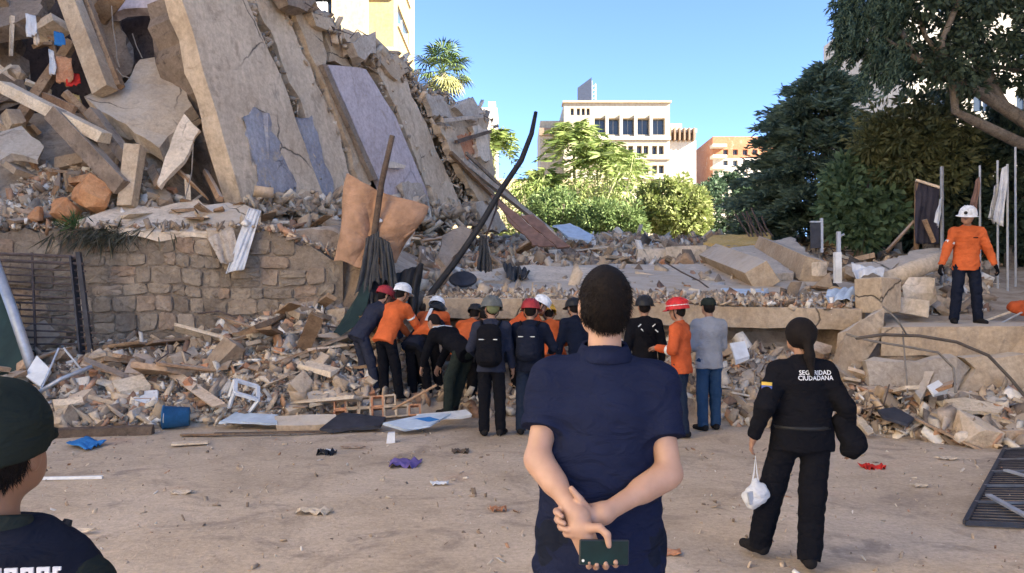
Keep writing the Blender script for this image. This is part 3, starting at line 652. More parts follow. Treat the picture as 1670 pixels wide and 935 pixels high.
plate('painted_plate', [(535,106),(597,113),(645,190),(706,335),(640,350),(616,290)], .06, .16, MAT['lilac'], .012, .5)
plate('plate_edge', [(526,105),(533,105),(617,292),(610,294)], .09, .12, MAT['conc_d'], .01)
plate('facade_plate', [(530,42),(598,86),(594,108),(536,101)], -.16, .35, MAT['conc'], .06)
plate('facade_plate', [(604,96),(655,114),(694,200),(734,292),(764,360),(714,352),(652,190)], .0, .4, MAT['facade'], .05)
plate('facade_plate', [(664,120),(702,160),(724,196),(752,270),(780,340),(766,352),(742,292),(702,200)], -.3, .4, MAT['conc2'], .07)
plate('facade_plate', [(708,184),(760,168),(798,200),(806,290),(816,372),(784,360),(756,264),(728,214)], .12, .5, MAT['conc'], .07)
plate('brick_infill', [(744,222),(772,214),(778,250),(754,260)], .17, .12, MAT['brick'], .05, .12)
plate('loose_plate', [(628,262),(662,270),(660,276),(634,274)], .22, .05, MAT['conc_l'], .01)
plate('crest_slab', [(462,-16),(530,-18),(500,16),(470,8)], .35, .35, MAT['conc_d'], .05)
plate('crest_slab', [(574,68),(612,50),(612,84),(584,92)], .25, .3, MAT['conc2'], .06)
plate('crest_slab', [(742,176),(772,160),(790,182),(770,196)], .3, .3, MAT['conc2'], .06)
for a, b_, wd, mt in (((744,232),(800,214),.1,'woodd'), ((722,196),(786,190),.1,'conc2'), ((752,262),(900,378),.16,'conc2'), ((735,250),(830,345),.12,'wood'), ((760,250),(845,330),.08,'conc_d')):
    A_, B_ = fp(*a, .45), fp(*b_, .5); MB().beam(A_, B_, wd, wd, jit=.01).obj('broken_beam', MAT[mt], cb)
# inner walls behind the left opening, shade put into their dark colour
MB().box((-11.2, 19.2, 7), (5, .25, 6)).obj('inner_wall', MAT['cavity_shade'], cb)
MB().box((-13.5, 16.5, 7), (.2, 2.6, 6)).obj('inner_wall', MAT['cavity_shade'], cb)
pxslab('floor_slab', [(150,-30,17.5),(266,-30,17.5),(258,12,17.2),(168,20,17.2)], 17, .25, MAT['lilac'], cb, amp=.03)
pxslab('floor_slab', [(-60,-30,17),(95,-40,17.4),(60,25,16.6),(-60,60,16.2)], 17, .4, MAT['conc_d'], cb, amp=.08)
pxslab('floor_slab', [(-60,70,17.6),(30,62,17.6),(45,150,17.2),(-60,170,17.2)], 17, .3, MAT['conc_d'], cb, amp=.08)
pxslab('floor_slab', [(185,30,18.5),(275,20,18.3),(290,110,18),(230,170,18)], 18, .3, MAT['cavity_shade'], cb, amp=.08)
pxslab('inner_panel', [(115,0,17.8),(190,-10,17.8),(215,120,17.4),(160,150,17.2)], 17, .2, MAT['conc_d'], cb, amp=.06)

def thing(o, label, cat, group=None): return tagit(o, label, cat, group)
th = thing
th(pxslab('concrete_slab', [(137,158,15.3),(172,150,15.8),(205,135,16.1),(228,97,16.6),(262,92,16.7),(290,66,16.9),(304,130,16.3),(312,172,15.8),(275,222,15.2),(262,240,14.9)], 15.5, .38, MAT['conc'], amp=.05, back=(.25,.5,-.8)),
   'thick tan floor slab with a jagged top edge tilted across the dark opening', 'concrete slab')
def pxbeam(name, a, b, wd, th_, mat, label, cat, group=None, jit=.012):
    A_, B_ = at(*a), at(*b); return th(MB().beam(A_, B_, wd, th_, (0, 1, .2), jit).obj(name, MAT[mat], bevel=.01), label, cat, group)
pxbeam('concrete_beam', (104,-25,15.8), (172,150,15.4), .36, .3, 'conc', 'tan concrete column leaning right above the slab with the jagged edge', 'beam')
pxbeam('timber_beam', (132,-25,16.2), (196,142,15.6), .14, .2, 'wood', 'thin dark timber leaning right behind the tan concrete column', 'beam')
pxbeam('timber_board', (6,142,14.6), (172,226,14.2), .22, .28, 'woodl', 'long pale splintered board sloping right across the debris, upper left', 'board')
pxbeam('concrete_beam', (88,186,14.3), (202,306,14.0), .3, .3, 'conc_d', 'dark brown beam under the long pale splintered board', 'beam')
pxbeam('concrete_beam', (150,182,14.8), (224,278,14.5), .2, .28, 'conc_d', 'dark narrow beam right of the dark brown beam', 'beam')
pxbeam('concrete_post', (222,238,14.3), (208,338,14.1), .26, .25, 'conc', 'short tan post standing upright below the tilted slab', 'post')
pxbeam('timber_post', (118,70,16.4), (30,200,15.6), .2, .2, 'wood', 'brown timber leaning left in the dark upper left corner', 'beam')
pxbeam('timber_post', (360,325,14.2), (334,280,15.2), .1, .1, 'wood', 'short brown timber stub at the foot of the first facade plate', 'beam')
th(pxslab('plaster_shard', [(300,186,14.8),(326,212,14.7),(300,262,14.4),(258,305,14.2),(256,297,14.2),(276,240,14.5)], 14.5, .1, MAT['conc_l'], amp=.02), 'pale pointed plaster shard hanging by the dark opening', 'shard')
th(pxslab('concrete_slab', [(125,361,13.4),(200,334,14.2),(262,338,14.3),(322,326,14.6),(376,366,13.6),(345,381,13.3),(240,378,13.25)], 13.7, .12, MAT['conc_l'], amp=.04, back=(0,0,-1)), 'wide pale slab lying flat along the top of the stone wall', 'concrete slab')
th(pxslab('concrete_slab', [(318,338,14),(372,330,14.3),(425,344,13.8),(412,352,13.6),(340,392,13.2),(336,376,13.3)], 13.7, .3, MAT['conc'], amp=.03, back=(0,.3,-.9)), 'tilted tan block draped with white cloth at the wall top', 'concrete slab')
th(pxslab('roof_sheet', [(0,215,14.9),(35,205,15.2),(72,240,14.8),(60,262,14.5),(18,250,14.6),(0,262,14.5)], 14.8, .1, MAT['conc2'], amp=.03), 'bent brown sheet hump at the left edge of the debris', 'sheet')
# orange earth lump
def hull_mesh(name, mat, seed, s, n=14, flat=False):
    g = np.random.default_rng(seed); bm = bmesh.new()
    for k in range(n):
        p = g.uniform(-1, 1, 3) if flat else unit(g.normal(0, 1, 3)) * g.uniform(.75, 1.1); bm.verts.new(p * np.array(s) * .5)
    r = bmesh.ops.convex_hull(bm, input=bm.verts); bmesh.ops.delete(bm, geom=list({e for e in r['geom_interior'] + r['geom_unused'] if isinstance(e, bmesh.types.BMVert)}), context='VERTS')
    m = bpy.data.meshes.new(name); bm.to_mesh(m); bm.free(); m.materials.append(mat); return m
def lump(name, px, py, Y, s, mat, label, cat, seed, rot=None, n=22):
    return th(link(name, hull_mesh(name, MAT[mat], seed, s, n), None, at(px, py, Y), rot or (0, 0, seed)), label, cat)
lump('earth_lump', 148, 318, 13.9, (.75, .6, .8), 'earth', 'orange earth lump among the debris above the stone wall', 'lump', 3)
lump('earth_lump', 108, 345, 13.7, (.7, .5, .55), 'earth', 'lower orange earth lump beside the larger one', 'lump', 5)
lump('earth_lump', 60, 352, 13.6, (.5, .4, .4), 'earth', 'small brown-orange lump left of the orange earth lumps', 'lump', 8)

# cloth pieces
def sheet(name, c, mat, nu=30, nv=24, fold=.04, nf=3, thick=.012, seed=0, sag=0, ragged=.0):
    """hanging or lying cloth: c = four corners (top-left, top-right, bottom-right, bottom-left) with folds along its length"""
    g = np.random.default_rng(seed + 50); c = [np.array(p, float) for p in c]; n = unit(np.cross(c[1] - c[0], c[3] - c[0])); V, F = [], []; ph = g.uniform(0, 6.28)
    for j in range(nv + 1):
        v = j / nv
        for i in range(nu + 1):
            u = i / nu; vv = v * (1 + ragged * math.sin(u * 9 + ph) * .5)
            p = (c[0] * (1-u) + c[1] * u) * (1-vv) + (c[3] * (1-u) + c[2] * u) * vv
            p = p + n * fold * (math.sin((u + .12 * math.sin(u * 7 + ph)) * nf * 6.28 + ph + v * 1.5 + .8 * math.sin(v * 5 + ph)) * (.35 + .8 * v) + .35 * math.sin(u * nf * 15 + v * 6 + ph) + .3 * math.sin(v * 9 + u * 4 + ph * 2)) - np.array([0, 0, sag * 4 * u * (1 - u)]); V.append(p)
    for j in range(nv):
        for i in range(nu): a = j * (nu + 1) + i; F.append((a, a + 1, a + nu + 2, a + nu + 1))
    o = link(name, mesh_data(name, V, F, mat, True)); s = o.modifiers.new('s', 'SOLIDIFY'); s.thickness = thick; return o
def pxsheet(name, c, mat, label, cat='cloth', **k): return th(sheet(name, [at(*p) for p in c], MAT[mat], **k), label, cat)
pxsheet('white_cloth', [(405,340,13.3),(426,344,13.4),(398,440,12.95),(368,446,12.9)], 'whitec', 'white cloth draped from the tilted block over the stone wall', seed=1, fold=.03, nf=1.5)
pxsheet('white_cloth', [(338,388,13.1),(380,372,13.2),(395,425,13.0),(362,432,12.95)], 'conc2', 'grey-white cloth bundled under the tilted block', seed=2, fold=.035, nf=1.5)
for i, (px, py, w_, h_, mt, lb) in enumerate(((50,40,16,34,'whitec','white rag caught high in the debris, upper left'), (58,58,7,26,'woodl','cream strip of cloth hanging beside the white rag'), (84,100,9,38,'whitec','pale rag hanging below the white one'),
        (118,128,22,20,'red','red cloth scrap in the dark debris'), (122,165,16,24,'ochre','yellow cloth scrap under the red one'), (96,62,16,20,'blueb','dark blue cloth scrap in the upper left debris'), (104,112,26,40,'brick','terracotta fabric bundle in the upper left debris'))):
    c = [(px - w_/2, py - h_/2, 15.9), (px + w_/2, py - h_/2 + 3, 15.9), (px + w_/2 + 4, py + h_/2, 15.7), (px - w_/2 + 2, py + h_/2 + 4, 15.7)]
    pxsheet('cloth_scrap', c, mt, lb, 'cloth', nu=8, nv=8, fold=.03, seed=20 + i, nf=2)
for i, (a, b_, Y) in enumerate((((182,10),(190,80),15.6), ((190,80),(195,110),15.6), ((190,112),(212,128),15.5), ((315,235),(302,325),14.2), ((216,55),(232,95),16.5))):
    th(MB().tube([at(*a, Y), (at(*a, Y) + at(*b_, Y)) / 2 + RNG.normal(0, .04, 3), at(*b_, Y - .1)], .012, 5).obj('loose_wire', MAT['cabled']), ['thin pale wire dangling high in the dark opening', 'wire stub continuing below the dangling wire', 'short wire lying against the jagged slab', 'pale cord hanging beside the pointed shard', 'short wire near the back of the dark opening'][i], 'wire')

# ---------------------------------------------------------------- stone retaining wall, stone by stone
wl = empty('stone_wall', (-6.5, 13.4, 0), 'rough stone retaining wall half buried in rubble on the left', 'wall'); wo = np.array([-6.5, 13.4, 0])
WX0, WX1, WZ0, WZ1 = -10.6, -2.95, .3, 2.98
mb = MB(); n = 40
for i in range(n + 1):
    x = WX0 + (WX1 - WX0) * i / n; zt = WZ1 - .04 + .05 * math.sin(i * 1.9) - .55 * max(0, (i - 33) / 7)
    mb.v += [(x - wo[0], -.03, 0), (x - wo[0], -.03, zt), (x - wo[0], .35, zt), (x - wo[0], .35, 0)]
for i in range(n):
    a = 4 * i; mb.f += [(a, a+4, a+5, a+1), (a+1, a+5, a+6, a+2), (a+2, a+6, a+7, a+3)]
mb.f += [(3, 2, 1, 0), (4*n, 4*n+1, 4*n+2, 4*n+3)]
mb.obj('mortar_core', MAT['mortar'], wl)
g = np.random.default_rng(17); STN = []
zr = WZ0
while zr < WZ1 - .05:                                   # rough coursed blocks of uneven width and height
    hrow = g.uniform(.2, .36); x = WX0 + g.uniform(-.2, .1)
    while x < WX1 - .1:
        wd = g.uniform(.2, .56)
        if hrow > .3 and g.uniform() < .22: STN.append((x, x + wd, zr, zr + hrow * .48)); STN.append((x, x + wd, zr + hrow * .48, zr + hrow))
        else: STN.append((x, x + wd, zr, zr + hrow))
        x += wd
    zr += hrow
for i, (x0, x1, z0, z1) in enumerate(STN):
    s = np.array([(x0 + x1) / 2, (z0 + z1) / 2]); zmax = WZ1 - .55 * max(0, (s[0] - (WX1 - 1.3)) / 1.3)
    if z1 > zmax + .05 - .3 * abs(math.sin(s[0] * 2.3)) * g.uniform() or g.uniform() < .05 or x1 > WX1: continue
    e_ = .012; wz = lambda x_: .04 * math.sin(x_ * 1.7) + .02 * math.sin(x_ * 4.1 + 1)
    cs = [np.array(q) for q in ((x0 + e_, z0 + e_ + wz(x0)), (x1 - e_, z0 + e_ + wz(x1)), (x1 - e_, z1 - e_ + wz(x1)), (x0 + e_, z1 - e_ + wz(x0)))]
    cs = [c + g.uniform(-.022, .022, 2) for c in cs]; p2 = []
    for k in range(4):
        a, b_ = cs[k], cs[(k + 1) % 4]; p2 += [a + (b_ - a) * .13, (a + b_) / 2 + g.normal(0, .012, 2), b_ + (a - b_) * .13]
    cen = sum(p2) / len(p2); pr_ = g.uniform(.01, .06); V = []; m_ = len(p2)
    for q in p2: V.append((q[0], 13.40, q[1]))
    for q in p2: V.append((q[0], 13.37 - pr_ * .6 + g.normal(0, .006), q[1]))
    for q in p2: e = cen + (q - cen) * g.uniform(.86, .95); V.append((e[0], 13.37 - pr_ + g.normal(0, .012), e[1]))
    V.append((cen[0], 13.37 - pr_ - g.uniform(-.01, .02), cen[1])); F = []
    for L_ in (0, m_):
        for k in range(m_): k2 = (k + 1) % m_; F.append((L_ + k, L_ + k2, L_ + m_ + k2, L_ + m_ + k))
    for k in range(m_): F.append((2 * m_ + k, 2 * m_ + (k + 1) % m_, 3 * m_))
    c3 = np.array([cen[0], 13.4, cen[1]]); link('stone', mesh_data('stone', np.array(V) - c3, F, MAT['stone']), wl, c3 - wo)

# ---------------------------------------------------------------- big slabs across the middle and right
UP = (0, 0, -1); ORD = ['first', 'second', 'third', 'fourth', 'fifth', 'sixth', 'seventh', 'eighth', 'ninth', 'tenth']
th(pxslab('concrete_slab', [(690,487,12.75),(860,487,12.6),(1010,491,12.45),(1175,500,12.3),(1405,505,11.95),(1420,470,14.6),(1300,440,17.5),(1000,430,18.5),(770,443,17.6),(720,462,15)], 13, .33, MAT['conc'], amp=.014, back=UP), 'long broad floor slab whose tan front edge runs above the diggers', 'concrete slab')
th(pxslab('concrete_slab', [(1438,534,11.3),(1560,533,11.1),(1720,532,10.9),(1760,512,14.5),(1460,512,14)], 12, .42, MAT['conc'], amp=.03, back=UP), 'thick tan slab edge under the orange-shirted man on the right', 'concrete slab')
th(pxslab('wall_panel', [(1412,590,10.95),(1560,584,10.9),(1582,600,10.9),(1560,640,10.7),(1590,668,10.6),(1500,668,10.6),(1418,648,10.7)], 10.8, .18, MAT['conc2'], amp=.03, back=(0,1,0)), 'grey-tan wall panel leaning below the thick slab, cracked right end', 'wall panel')
th(pxslab('wall_panel', [(1572,584,10.85),(1720,582,10.75),(1720,672,10.5),(1600,664,10.55),(1572,640,10.65),(1592,602,10.8)], 10.7, .18, MAT['conc'], amp=.03, back=(0,1,0)), 'smooth tan wall panel leaning under the slab at the right edge', 'wall panel')
th(pxslab('concrete_slab', [(1358,612,10.9),(1376,560,11.15),(1404,522,11.4),(1444,504,11.55),(1441,545,11.4),(1400,604,11.1),(1378,628,10.95)], 11.2, .2, MAT['conc'], amp=.03), 'pointed tan slab leaning upright behind the uniformed woman', 'concrete slab')
th(pxslab('concrete_slab', [(760,444,15.8),(862,432,17),(985,440,16.6),(960,462,15),(800,474,14.4)], 15, .1, MAT['conc_l'], amp=.05, back=UP), 'pale flat slab on the rubble left of the standing man\'s head', 'concrete slab')
th(pxslab('concrete_slab', [(1035,432,18),(1160,430,18.4),(1235,470,14.8),(1090,472,14.6)], 15, .1, MAT['conc_l'], amp=.05, back=UP), 'pale flat slab on the rubble right of the standing man\'s head', 'concrete slab')
th(pxslab('concrete_slab', [(1180,470,14),(1250,470,14.1),(1240,492,12.8),(1180,492,12.8)], 13, .06, MAT['paleblue'], amp=.05, back=UP), 'bluish grey sheet of screed near the front of the long slab', 'slab')
def lowwall(a, b_, h_, wd, mat, label, Z=0):
    A_, B_ = at(*a), at(*b_); return th(MB().beam(A_ , B_, wd, h_, (0, 0, 1), .015).obj('low_wall', MAT[mat], bevel=.015), label, 'wall piece')
lowwall((1038,418,20.5), (1083,417,20.5), .36, .3, 'conc_l', 'pale low wall piece behind the rubble, left of two')
lowwall((1089,416,20.3), (1157,414,19.6), .4, .3, 'conc_l', 'pale low wall piece behind the rubble, right of two')
lowwall((960,424,21), (1034,424,21.4), .2, .35, 'conc_l', 'thin pale kerb-like wall piece behind the standing man\'s head')
pxbeam('concrete_beam', (1162,420,18.8), (1244,454,14.6), .5, .5, 'conc', 'tan beam end pointing left with a white mark, in front of two', 'beam')
th(MB().lathe(at(1171,417,18.2), [(.0, 0), (.07, 0), (.07, .012), (0, .012)], 12, X=(1,0,0), Y=(0,0,1), Z=(0,-1,0)).obj('painted_mark', MAT['white']), 'white painted spot on the tan beam end', 'mark')
pxbeam('concrete_beam', (1245,404,19.8), (1328,442,15.4), .5, .45, 'conc', 'second tan beam sloping right behind the marked one', 'beam')
th(pxslab('concrete_slab', [(1178,406,19.5),(1236,400,20.2),(1296,446,15.6),(1246,446,15.2)], 17, .18, MAT['conc_l'], amp=.04, back=UP), 'pale slab lying between the two tan beams', 'concrete slab')
th(pxslab('concrete_slab', [(1252,394,20.6),(1292,386,21.4),(1334,430,16.2),(1322,436,15.7)], 17, .15, MAT['conc_l'], amp=.04, back=UP), 'pale sloping slab on the second tan beam', 'concrete slab')
th(pxslab('concrete_slab', [(1146,396,22),(1164,384,22.8),(1254,379,22.4),(1264,393,21.4),(1190,403,21)], 22, .5, MAT['ochre'], amp=.06, back=UP), 'ochre yellow painted slab on top of the pile', 'concrete slab')
for i in range(7):
    a = at(1222 + 6 * i + RNG.uniform(-3, 3), 386, 22); b_ = at(1200 + 7 * i + RNG.uniform(-6, 6), 338 + RNG.uniform(-8, 25), 22.2)
    th(MB().tube([a, (a + b_) / 2 + RNG.normal(0, .03, 3), b_], .028, 6).obj('rebar', MAT['rust']), 'bare rod sticking up behind the ochre slab, ' + ORD[i] + ' from the left', 'rod', 'rods behind the ochre slab')
def rotbox(name, px, py, Y, half, rz, mat, label, cat, rx=0, ry=0, bevel=.02):
    o = MB().box((0, 0, 0), half, jit=.008).obj(name, MAT[mat], bevel=bevel); o.location = tuple(at(px, py, Y)); o.rotation_euler = (rx, ry, rz); return th(o, label, cat)
rotbox('concrete_block', 1431, 482, 12.0, (.24, .24, .27), R(28), 'conc', 'boxy tan concrete block at the right end of the long slab', 'block')
lump('concrete_block', 1498, 477, 12.5, (.62, .5, .62), 'conc_l', 'rounded pale block cracked across, left of the orange-shirted man', 'block', 31, (0.1, .1, .2), 26)
rotbox('concrete_block', 1480, 500, 12.2, (.26, .2, .13), R(-12), 'conc_l', 'small pale block under the rounded one', 'block', ry=.15)
th(MB().tube([at(1452,458,13.2), at(1500,436,13.6), at(1548,417,14)], [.17,.16,.15], 12).obj('concrete_pipe', MAT['conc_l'], smooth=True), 'pale cylindrical beam behind the orange-shirted man\'s arm', 'pipe')
th(pxslab('concrete_slab', [(1378,432,14),(1442,426,14.6),(1470,420,15),(1440,444,13.6),(1400,446,13.4)], 14, .16, MAT['conc2'], amp=.04, back=UP), 'dark grey slab behind the boxy block', 'concrete slab')
th(pxslab('concrete_slab', [(1440,430,14.5),(1490,408,15.5),(1540,402,16),(1530,418,15),(1470,446,13.8)], 14, .2, MAT['conc2'], amp=.05, back=UP), 'tan slab heaped behind the cylindrical beam', 'concrete slab')
pxsheet('white_bag', [(1388,432,13),(1442,438,12.7),(1440,452,12.5),(1392,452,12.6)], 'whitec', 'white cloth bag on top of the boxy block', seed=5, fold=.05, nf=1.3)
pxsheet('pale_bag', [(1350,474,12.6),(1392,470,12.6),(1398,492,12.1),(1344,492,12.1)], 'paleblue', 'pale blue plastic bag on the long slab by the boxy block', 'bag', seed=6, fold=.045, nf=1.3)
rotbox('cardboard_box', 1336, 492 - 53, 14.4, (.1, .1, .13), .4, 'conc_l', 'small pale box behind the pale blue bag', 'box')
o = empty('marker_post', at(1366, 462, 13.4), 'white post standing upright on the slab, right of the beams', 'post')
z_ = at(1366, 378, 13.4)[2] - o.location[2]
MB().box((0, 0, z_ * .3), (.055, .05, z_ * .3)).obj('lower_section', MAT['white'], o); MB().box((.02, 0, z_ * .8), (.03, .03, z_ * .2)).obj('upper_section', MAT['galv'], o); MB().tube([(.02, 0, z_ * .9), (.12, 0, z_ * .95)], .02, 6).obj('arm', MAT['galv'], o)
o = empty('sign_frame', at(1338, 412, 16), 'dark rectangular panel on a white post by the conifer', 'sign'); q = 16 / F_PX
MB().box((-8*q, 0, 28*q), (8*q, .02, 21*q)).obj('panel', MAT['dkmetal'], o); MB().box((2*q, 0, 28*q), (2*q, .03, 28*q)).obj('post', MAT['galv'], o); MB().box((-8*q, -.01, 50*q), (9*q, .03, 1.2*q)).obj('top_rail', MAT['galv'], o)
# things on the slab left of centre
th(MB().lathe(at(755, 456, 14), [(0, -.04), (.24, -.04), (.26, 0), (.24, .04), (0, .04)], 20, X=(1, 0, 0), Y=(0, .25, .55), Z=(0, -.8, .5)).obj('basin', MAT['dkmetal'], smooth=False), 'dark round basin lying on the rubble below the black pole', 'basin')
pxsheet('dark_cloth', [(784,385,14.3),(794,386,14.3),(803,444,14),(778,442,14)], 'dkcloth', 'dark cloth hanging under the curved black pole', seed=9, fold=.05, nf=2)
pxsheet('dark_cloth', [(820,434,16),(858,436,16),(864,452,15),(826,456,15)], 'dkcloth', 'dark crumpled cloth on the pale slab', seed=10, fold=.08, nf=2)
th(pxslab('dark_board', [(716,420,13.4),(722,384,13.9),(752,368,14.2),(770,374,14.2),(740,420,13.6),(716,470,13)], 13.6, .1, MAT['conc_d'], amp=.04), 'dark panel leaning behind the foot of the black pole', 'panel')  # leaning slab in the dark concrete material
for i, (pts, lb) in enumerate((([(816,330),(838,345),(905,400),(880,402),(832,366)], 'rusty red corrugated sheet sloping right behind the rubble'), ([(800,318),(812,324),(885,398),(870,400)], 'rusty brown strip above the red corrugated sheet'), ([(850,352),(868,350),(930,402),(910,404)], 'smaller rusty sheet right of the red corrugated one'))):
    th(pxslab('metal_sheet', [(a, b_, 21.5 - (b_ - 330) * .02) for a, b_ in pts], 21, .05, MAT['redsheet'], amp=.02), lb, 'metal sheet')
th(pxslab('blue_tarp', [(902,368,24),(930,364,24.5),(968,384,23.6),(962,394,23),(925,386,23.2)], 24, .06, MAT['paleblue'], amp=.03), 'pale blue tarp on the rubble crest under the bamboo', 'tarp')
th(pxslab('concrete_slab', [(850,348,25),(885,364,24.6),(915,388,23.8),(870,384,24)], 24, .12, MAT['conc_l'], amp=.03), 'sunlit pale slab behind the rusty sheets', 'concrete slab')
# tall black pole, second pole with the slung mattress
Yp_ = 13.3
th(MB().tube([at(688,506,12.75), at(702,480,12.9), at(742,428,13.2), at(782,370,13.3), at(816,312,13.4), at(850,262,13.5), at(867,218,13.6), at(874,183,13.7)], [.06,.06,.058,.055,.052,.05,.045,.035], 9).obj('black_pole', MAT['black'], smooth=True), 'long curved black pole rising right above the diggers', 'pole')
th(MB().tube([at(816,312,13.4), at(808,345,13.5), at(792,388,13.9)], .018, 6).obj('thin_rod', MAT['rust']), 'thin rod hanging from the curved black pole', 'rod')
ms = empty('slung_mattress', at(615, 430, 12.9), 'peach upholstered mattress folded over a dark pole', 'mattress'); mo = np.array(ms.location)
def pillow(name, pts, Y, thick, mat, parent, sub=2, cre=.0):
    P0 = [at(p[0], p[1], p[2] if len(p) > 2 else Y) - mo for p in pts]; P3 = []
    for i in range(len(P0)): P3 += [P0[i] + (P0[i - 1] - P0[i]) * .18, P0[i] + (P0[(i + 1) % len(P0)] - P0[i]) * .18]
    c = sum(P3) / len(P3); bm = bmesh.new()
    L_ = []
    for s, d in ((.86, -thick), (1, -thick * .4), (1, thick * .6), (.9, thick)): L_.append([bm.verts.new(c + (p - c) * s + np.array([0, d, 0])) for p in P3])
    n = len(P3); bm.faces.new(L_[0]); bm.faces.new(L_[-1][::-1])
    for a in range(3):
        for i in range(n): j = (i + 1) % n; bm.faces.new((L_[a][j], L_[a][i], L_[a+1][i], L_[a+1][j]))
    bmesh.ops.recalc_face_normals(bm, faces=bm.faces[:]); m = bpy.data.meshes.new(name); bm.to_mesh(m); bm.free(); m.materials.append(MAT[mat])
    m.polygons.foreach_set('use_smooth', np.ones(len(m.polygons), bool)); o = link(name, m, parent); s = o.modifiers.new('s', 'SUBSURF'); s.levels = s.render_levels = sub + 1
    tx = bpy.data.textures.new('folds', 'CLOUDS'); tx.noise_scale = .16; tx.noise_depth = 3; dm = o.modifiers.new('d', 'DISPLACE'); dm.texture = tx; dm.strength = .13; dm.mid_level = .5; dm.texture_coords = 'LOCAL'; return o
def slung(name, c4, mat, parent, uc, vc, bulge, seed, thick=.05, nu=40, nv=40):
    g = np.random.default_rng(seed); C4 = [np.array(c) for c in c4]; V, F = [], []
    for j in range(nv + 1):
        v = j / nv
        for i in range(nu + 1):
            u = i / nu; pu, pv = u, v + .06 * math.sin(u * 6.28 * 1.3 + seed) * v
            pu += .035 * math.sin(v * 5.5 + seed) * (1 if u < .5 else -1); pv += .05 * math.sin(u * 3.14) * (1 - v)
            px_, py_ = ((C4[0] * (1 - pu) + C4[1] * pu) * (1 - pv) + (C4[3] * (1 - pu) + C4[2] * pu) * pv); du, dv = u - uc, v - vc; rr = math.hypot(du, dv); th_ = math.atan2(dv, du)
            y = 12.98 - bulge * (1 - math.exp(-(du / .17) ** 2)) * (.25 + .75 * math.sin((.15 + .8 * v) * math.pi)) * math.sin(min(1, max(0, u)) * math.pi) ** .5 + .022 * math.sin(th_ * 5 + seed) * math.exp(-rr * 1.6) * min(1, rr * 5) + .010 * math.sin(th_ * 17 + rr * 6) * math.exp(-rr * 2.2) + .02 * math.sin(v * 9 + u * 5 + seed) + .05 * math.sin(u * 7 + v * 3.5 + seed) * v + .035 * math.sin(v * 6.5 - u * 4) + .02 * abs(math.sin(u * 11 - v * 7 + 1)) ** .6
            V.append(at(px_, py_, y) - mo)
    for j in range(nv):
        for i in range(nu): a = j * (nu + 1) + i; F.append((a, a + 1, a + nu + 2, a + nu + 1))
    o = link(name, mesh_data(name, V, F, MAT[mat], True), parent); s = o.modifiers.new('s', 'SOLIDIFY'); s.thickness = thick; s.offset = -1
    s2 = o.modifiers.new('b', 'BEVEL'); s2.width = .015; s2.segments = 2; return o
slung('upholstery', [(574,286),(692,336),(640,430),(548,432)], 'peach', ms, .42, .66, .22, 4, .07)
slung('lower_fold', [(608,398),(682,362),(660,396),(618,434)], 'peach', ms, .3, .2, .08, 9, .03)
def unused_pillow(*a, **k): pass
unused_pillow('left_half', [(576,286),(600,286),(616,294),(622,330),(612,400),(594,424),(566,434),(549,430),(551,392),(560,340)], 12.95, .12, 'peach', ms)
unused_pillow('right_half', [(617,296),(640,300),(668,318),(692,334),(688,350),(668,378),(648,400),(634,420),(618,424),(608,396),(610,340)], 13.0, .14, 'peach', ms)
pillow('lining', [(642,404),(668,380),(678,376),(668,398),(640,430),(630,424)], 13.1, .05, 'whitec', ms, 1)
pillow('torn_patch', [(612,344),(618,352),(624,362),(612,364),(606,356)], 12.76, .02, 'whitec', ms, 1)
th(MB().tube([at(640,221,12.5), at(622,300,12.6), at(612,370,12.75), at(604,440,12.85), at(600,520,12.7)], [.045,.05,.055,.06,.06], 8).obj('timber_pole', MAT['woodd'], smooth=True), 'dark timber pole carrying the peach mattress', 'pole')
pxsheet('grey_blanket', [(597,388,12.66),(618,378,12.62),(620,464,12.56),(581,490,12.58)], 'dkcloth', 'dark grey blanket hanging under the mattress, left fall', seed=12, fold=.05, nf=2.3, ragged=.22)
pxsheet('grey_blanket', [(614,384,12.64),(636,396,12.66),(650,470,12.56),(624,462,12.6)], 'dkcloth', 'dark grey blanket hanging under the mattress, right fall', seed=17, fold=.045, nf=1.8, ragged=.2)
pxsheet('black_cloth', [(600,462,12.75),(690,430,12.95),(678,515,12.6),(606,518,12.55)], 'black', 'black cloth hanging behind the diggers under the mattress', seed=14, fold=.08)
pxsheet('grey_trousers', [(590,470,12.62),(606,468,12.62),(612,520,12.5),(592,520,12.5)], 'dkcloth', 'limp dark garment hanging below the grey blanket', 'garment', seed=15, fold=.05, nf=2)
th(pxslab('green_tarp', [(596,452,12.6),(604,474,12.55),(580,530,12.3),(556,548,12.2),(544,540,12.2),(568,520,12.3)], 12.4, .03, MAT['gncloth'], amp=.02), 'dark green tarp leaning against the rubble left of the blanket', 'tarp')
for k in range(3):
    th(MB().tube([at(652 + 5*k, 470, 12.7), at(648 + 7*k, 486, 12.65), at(656 + 4*k, 500, 12.6), at(662 + 4*k, 516, 12.55)], .018, 6).obj('hose', MAT['teal'], smooth=True), 'teal rope hanging down to the white helmet, ' + ORD[k] + ' from the left', 'rope', 'teal ropes by the mattress')

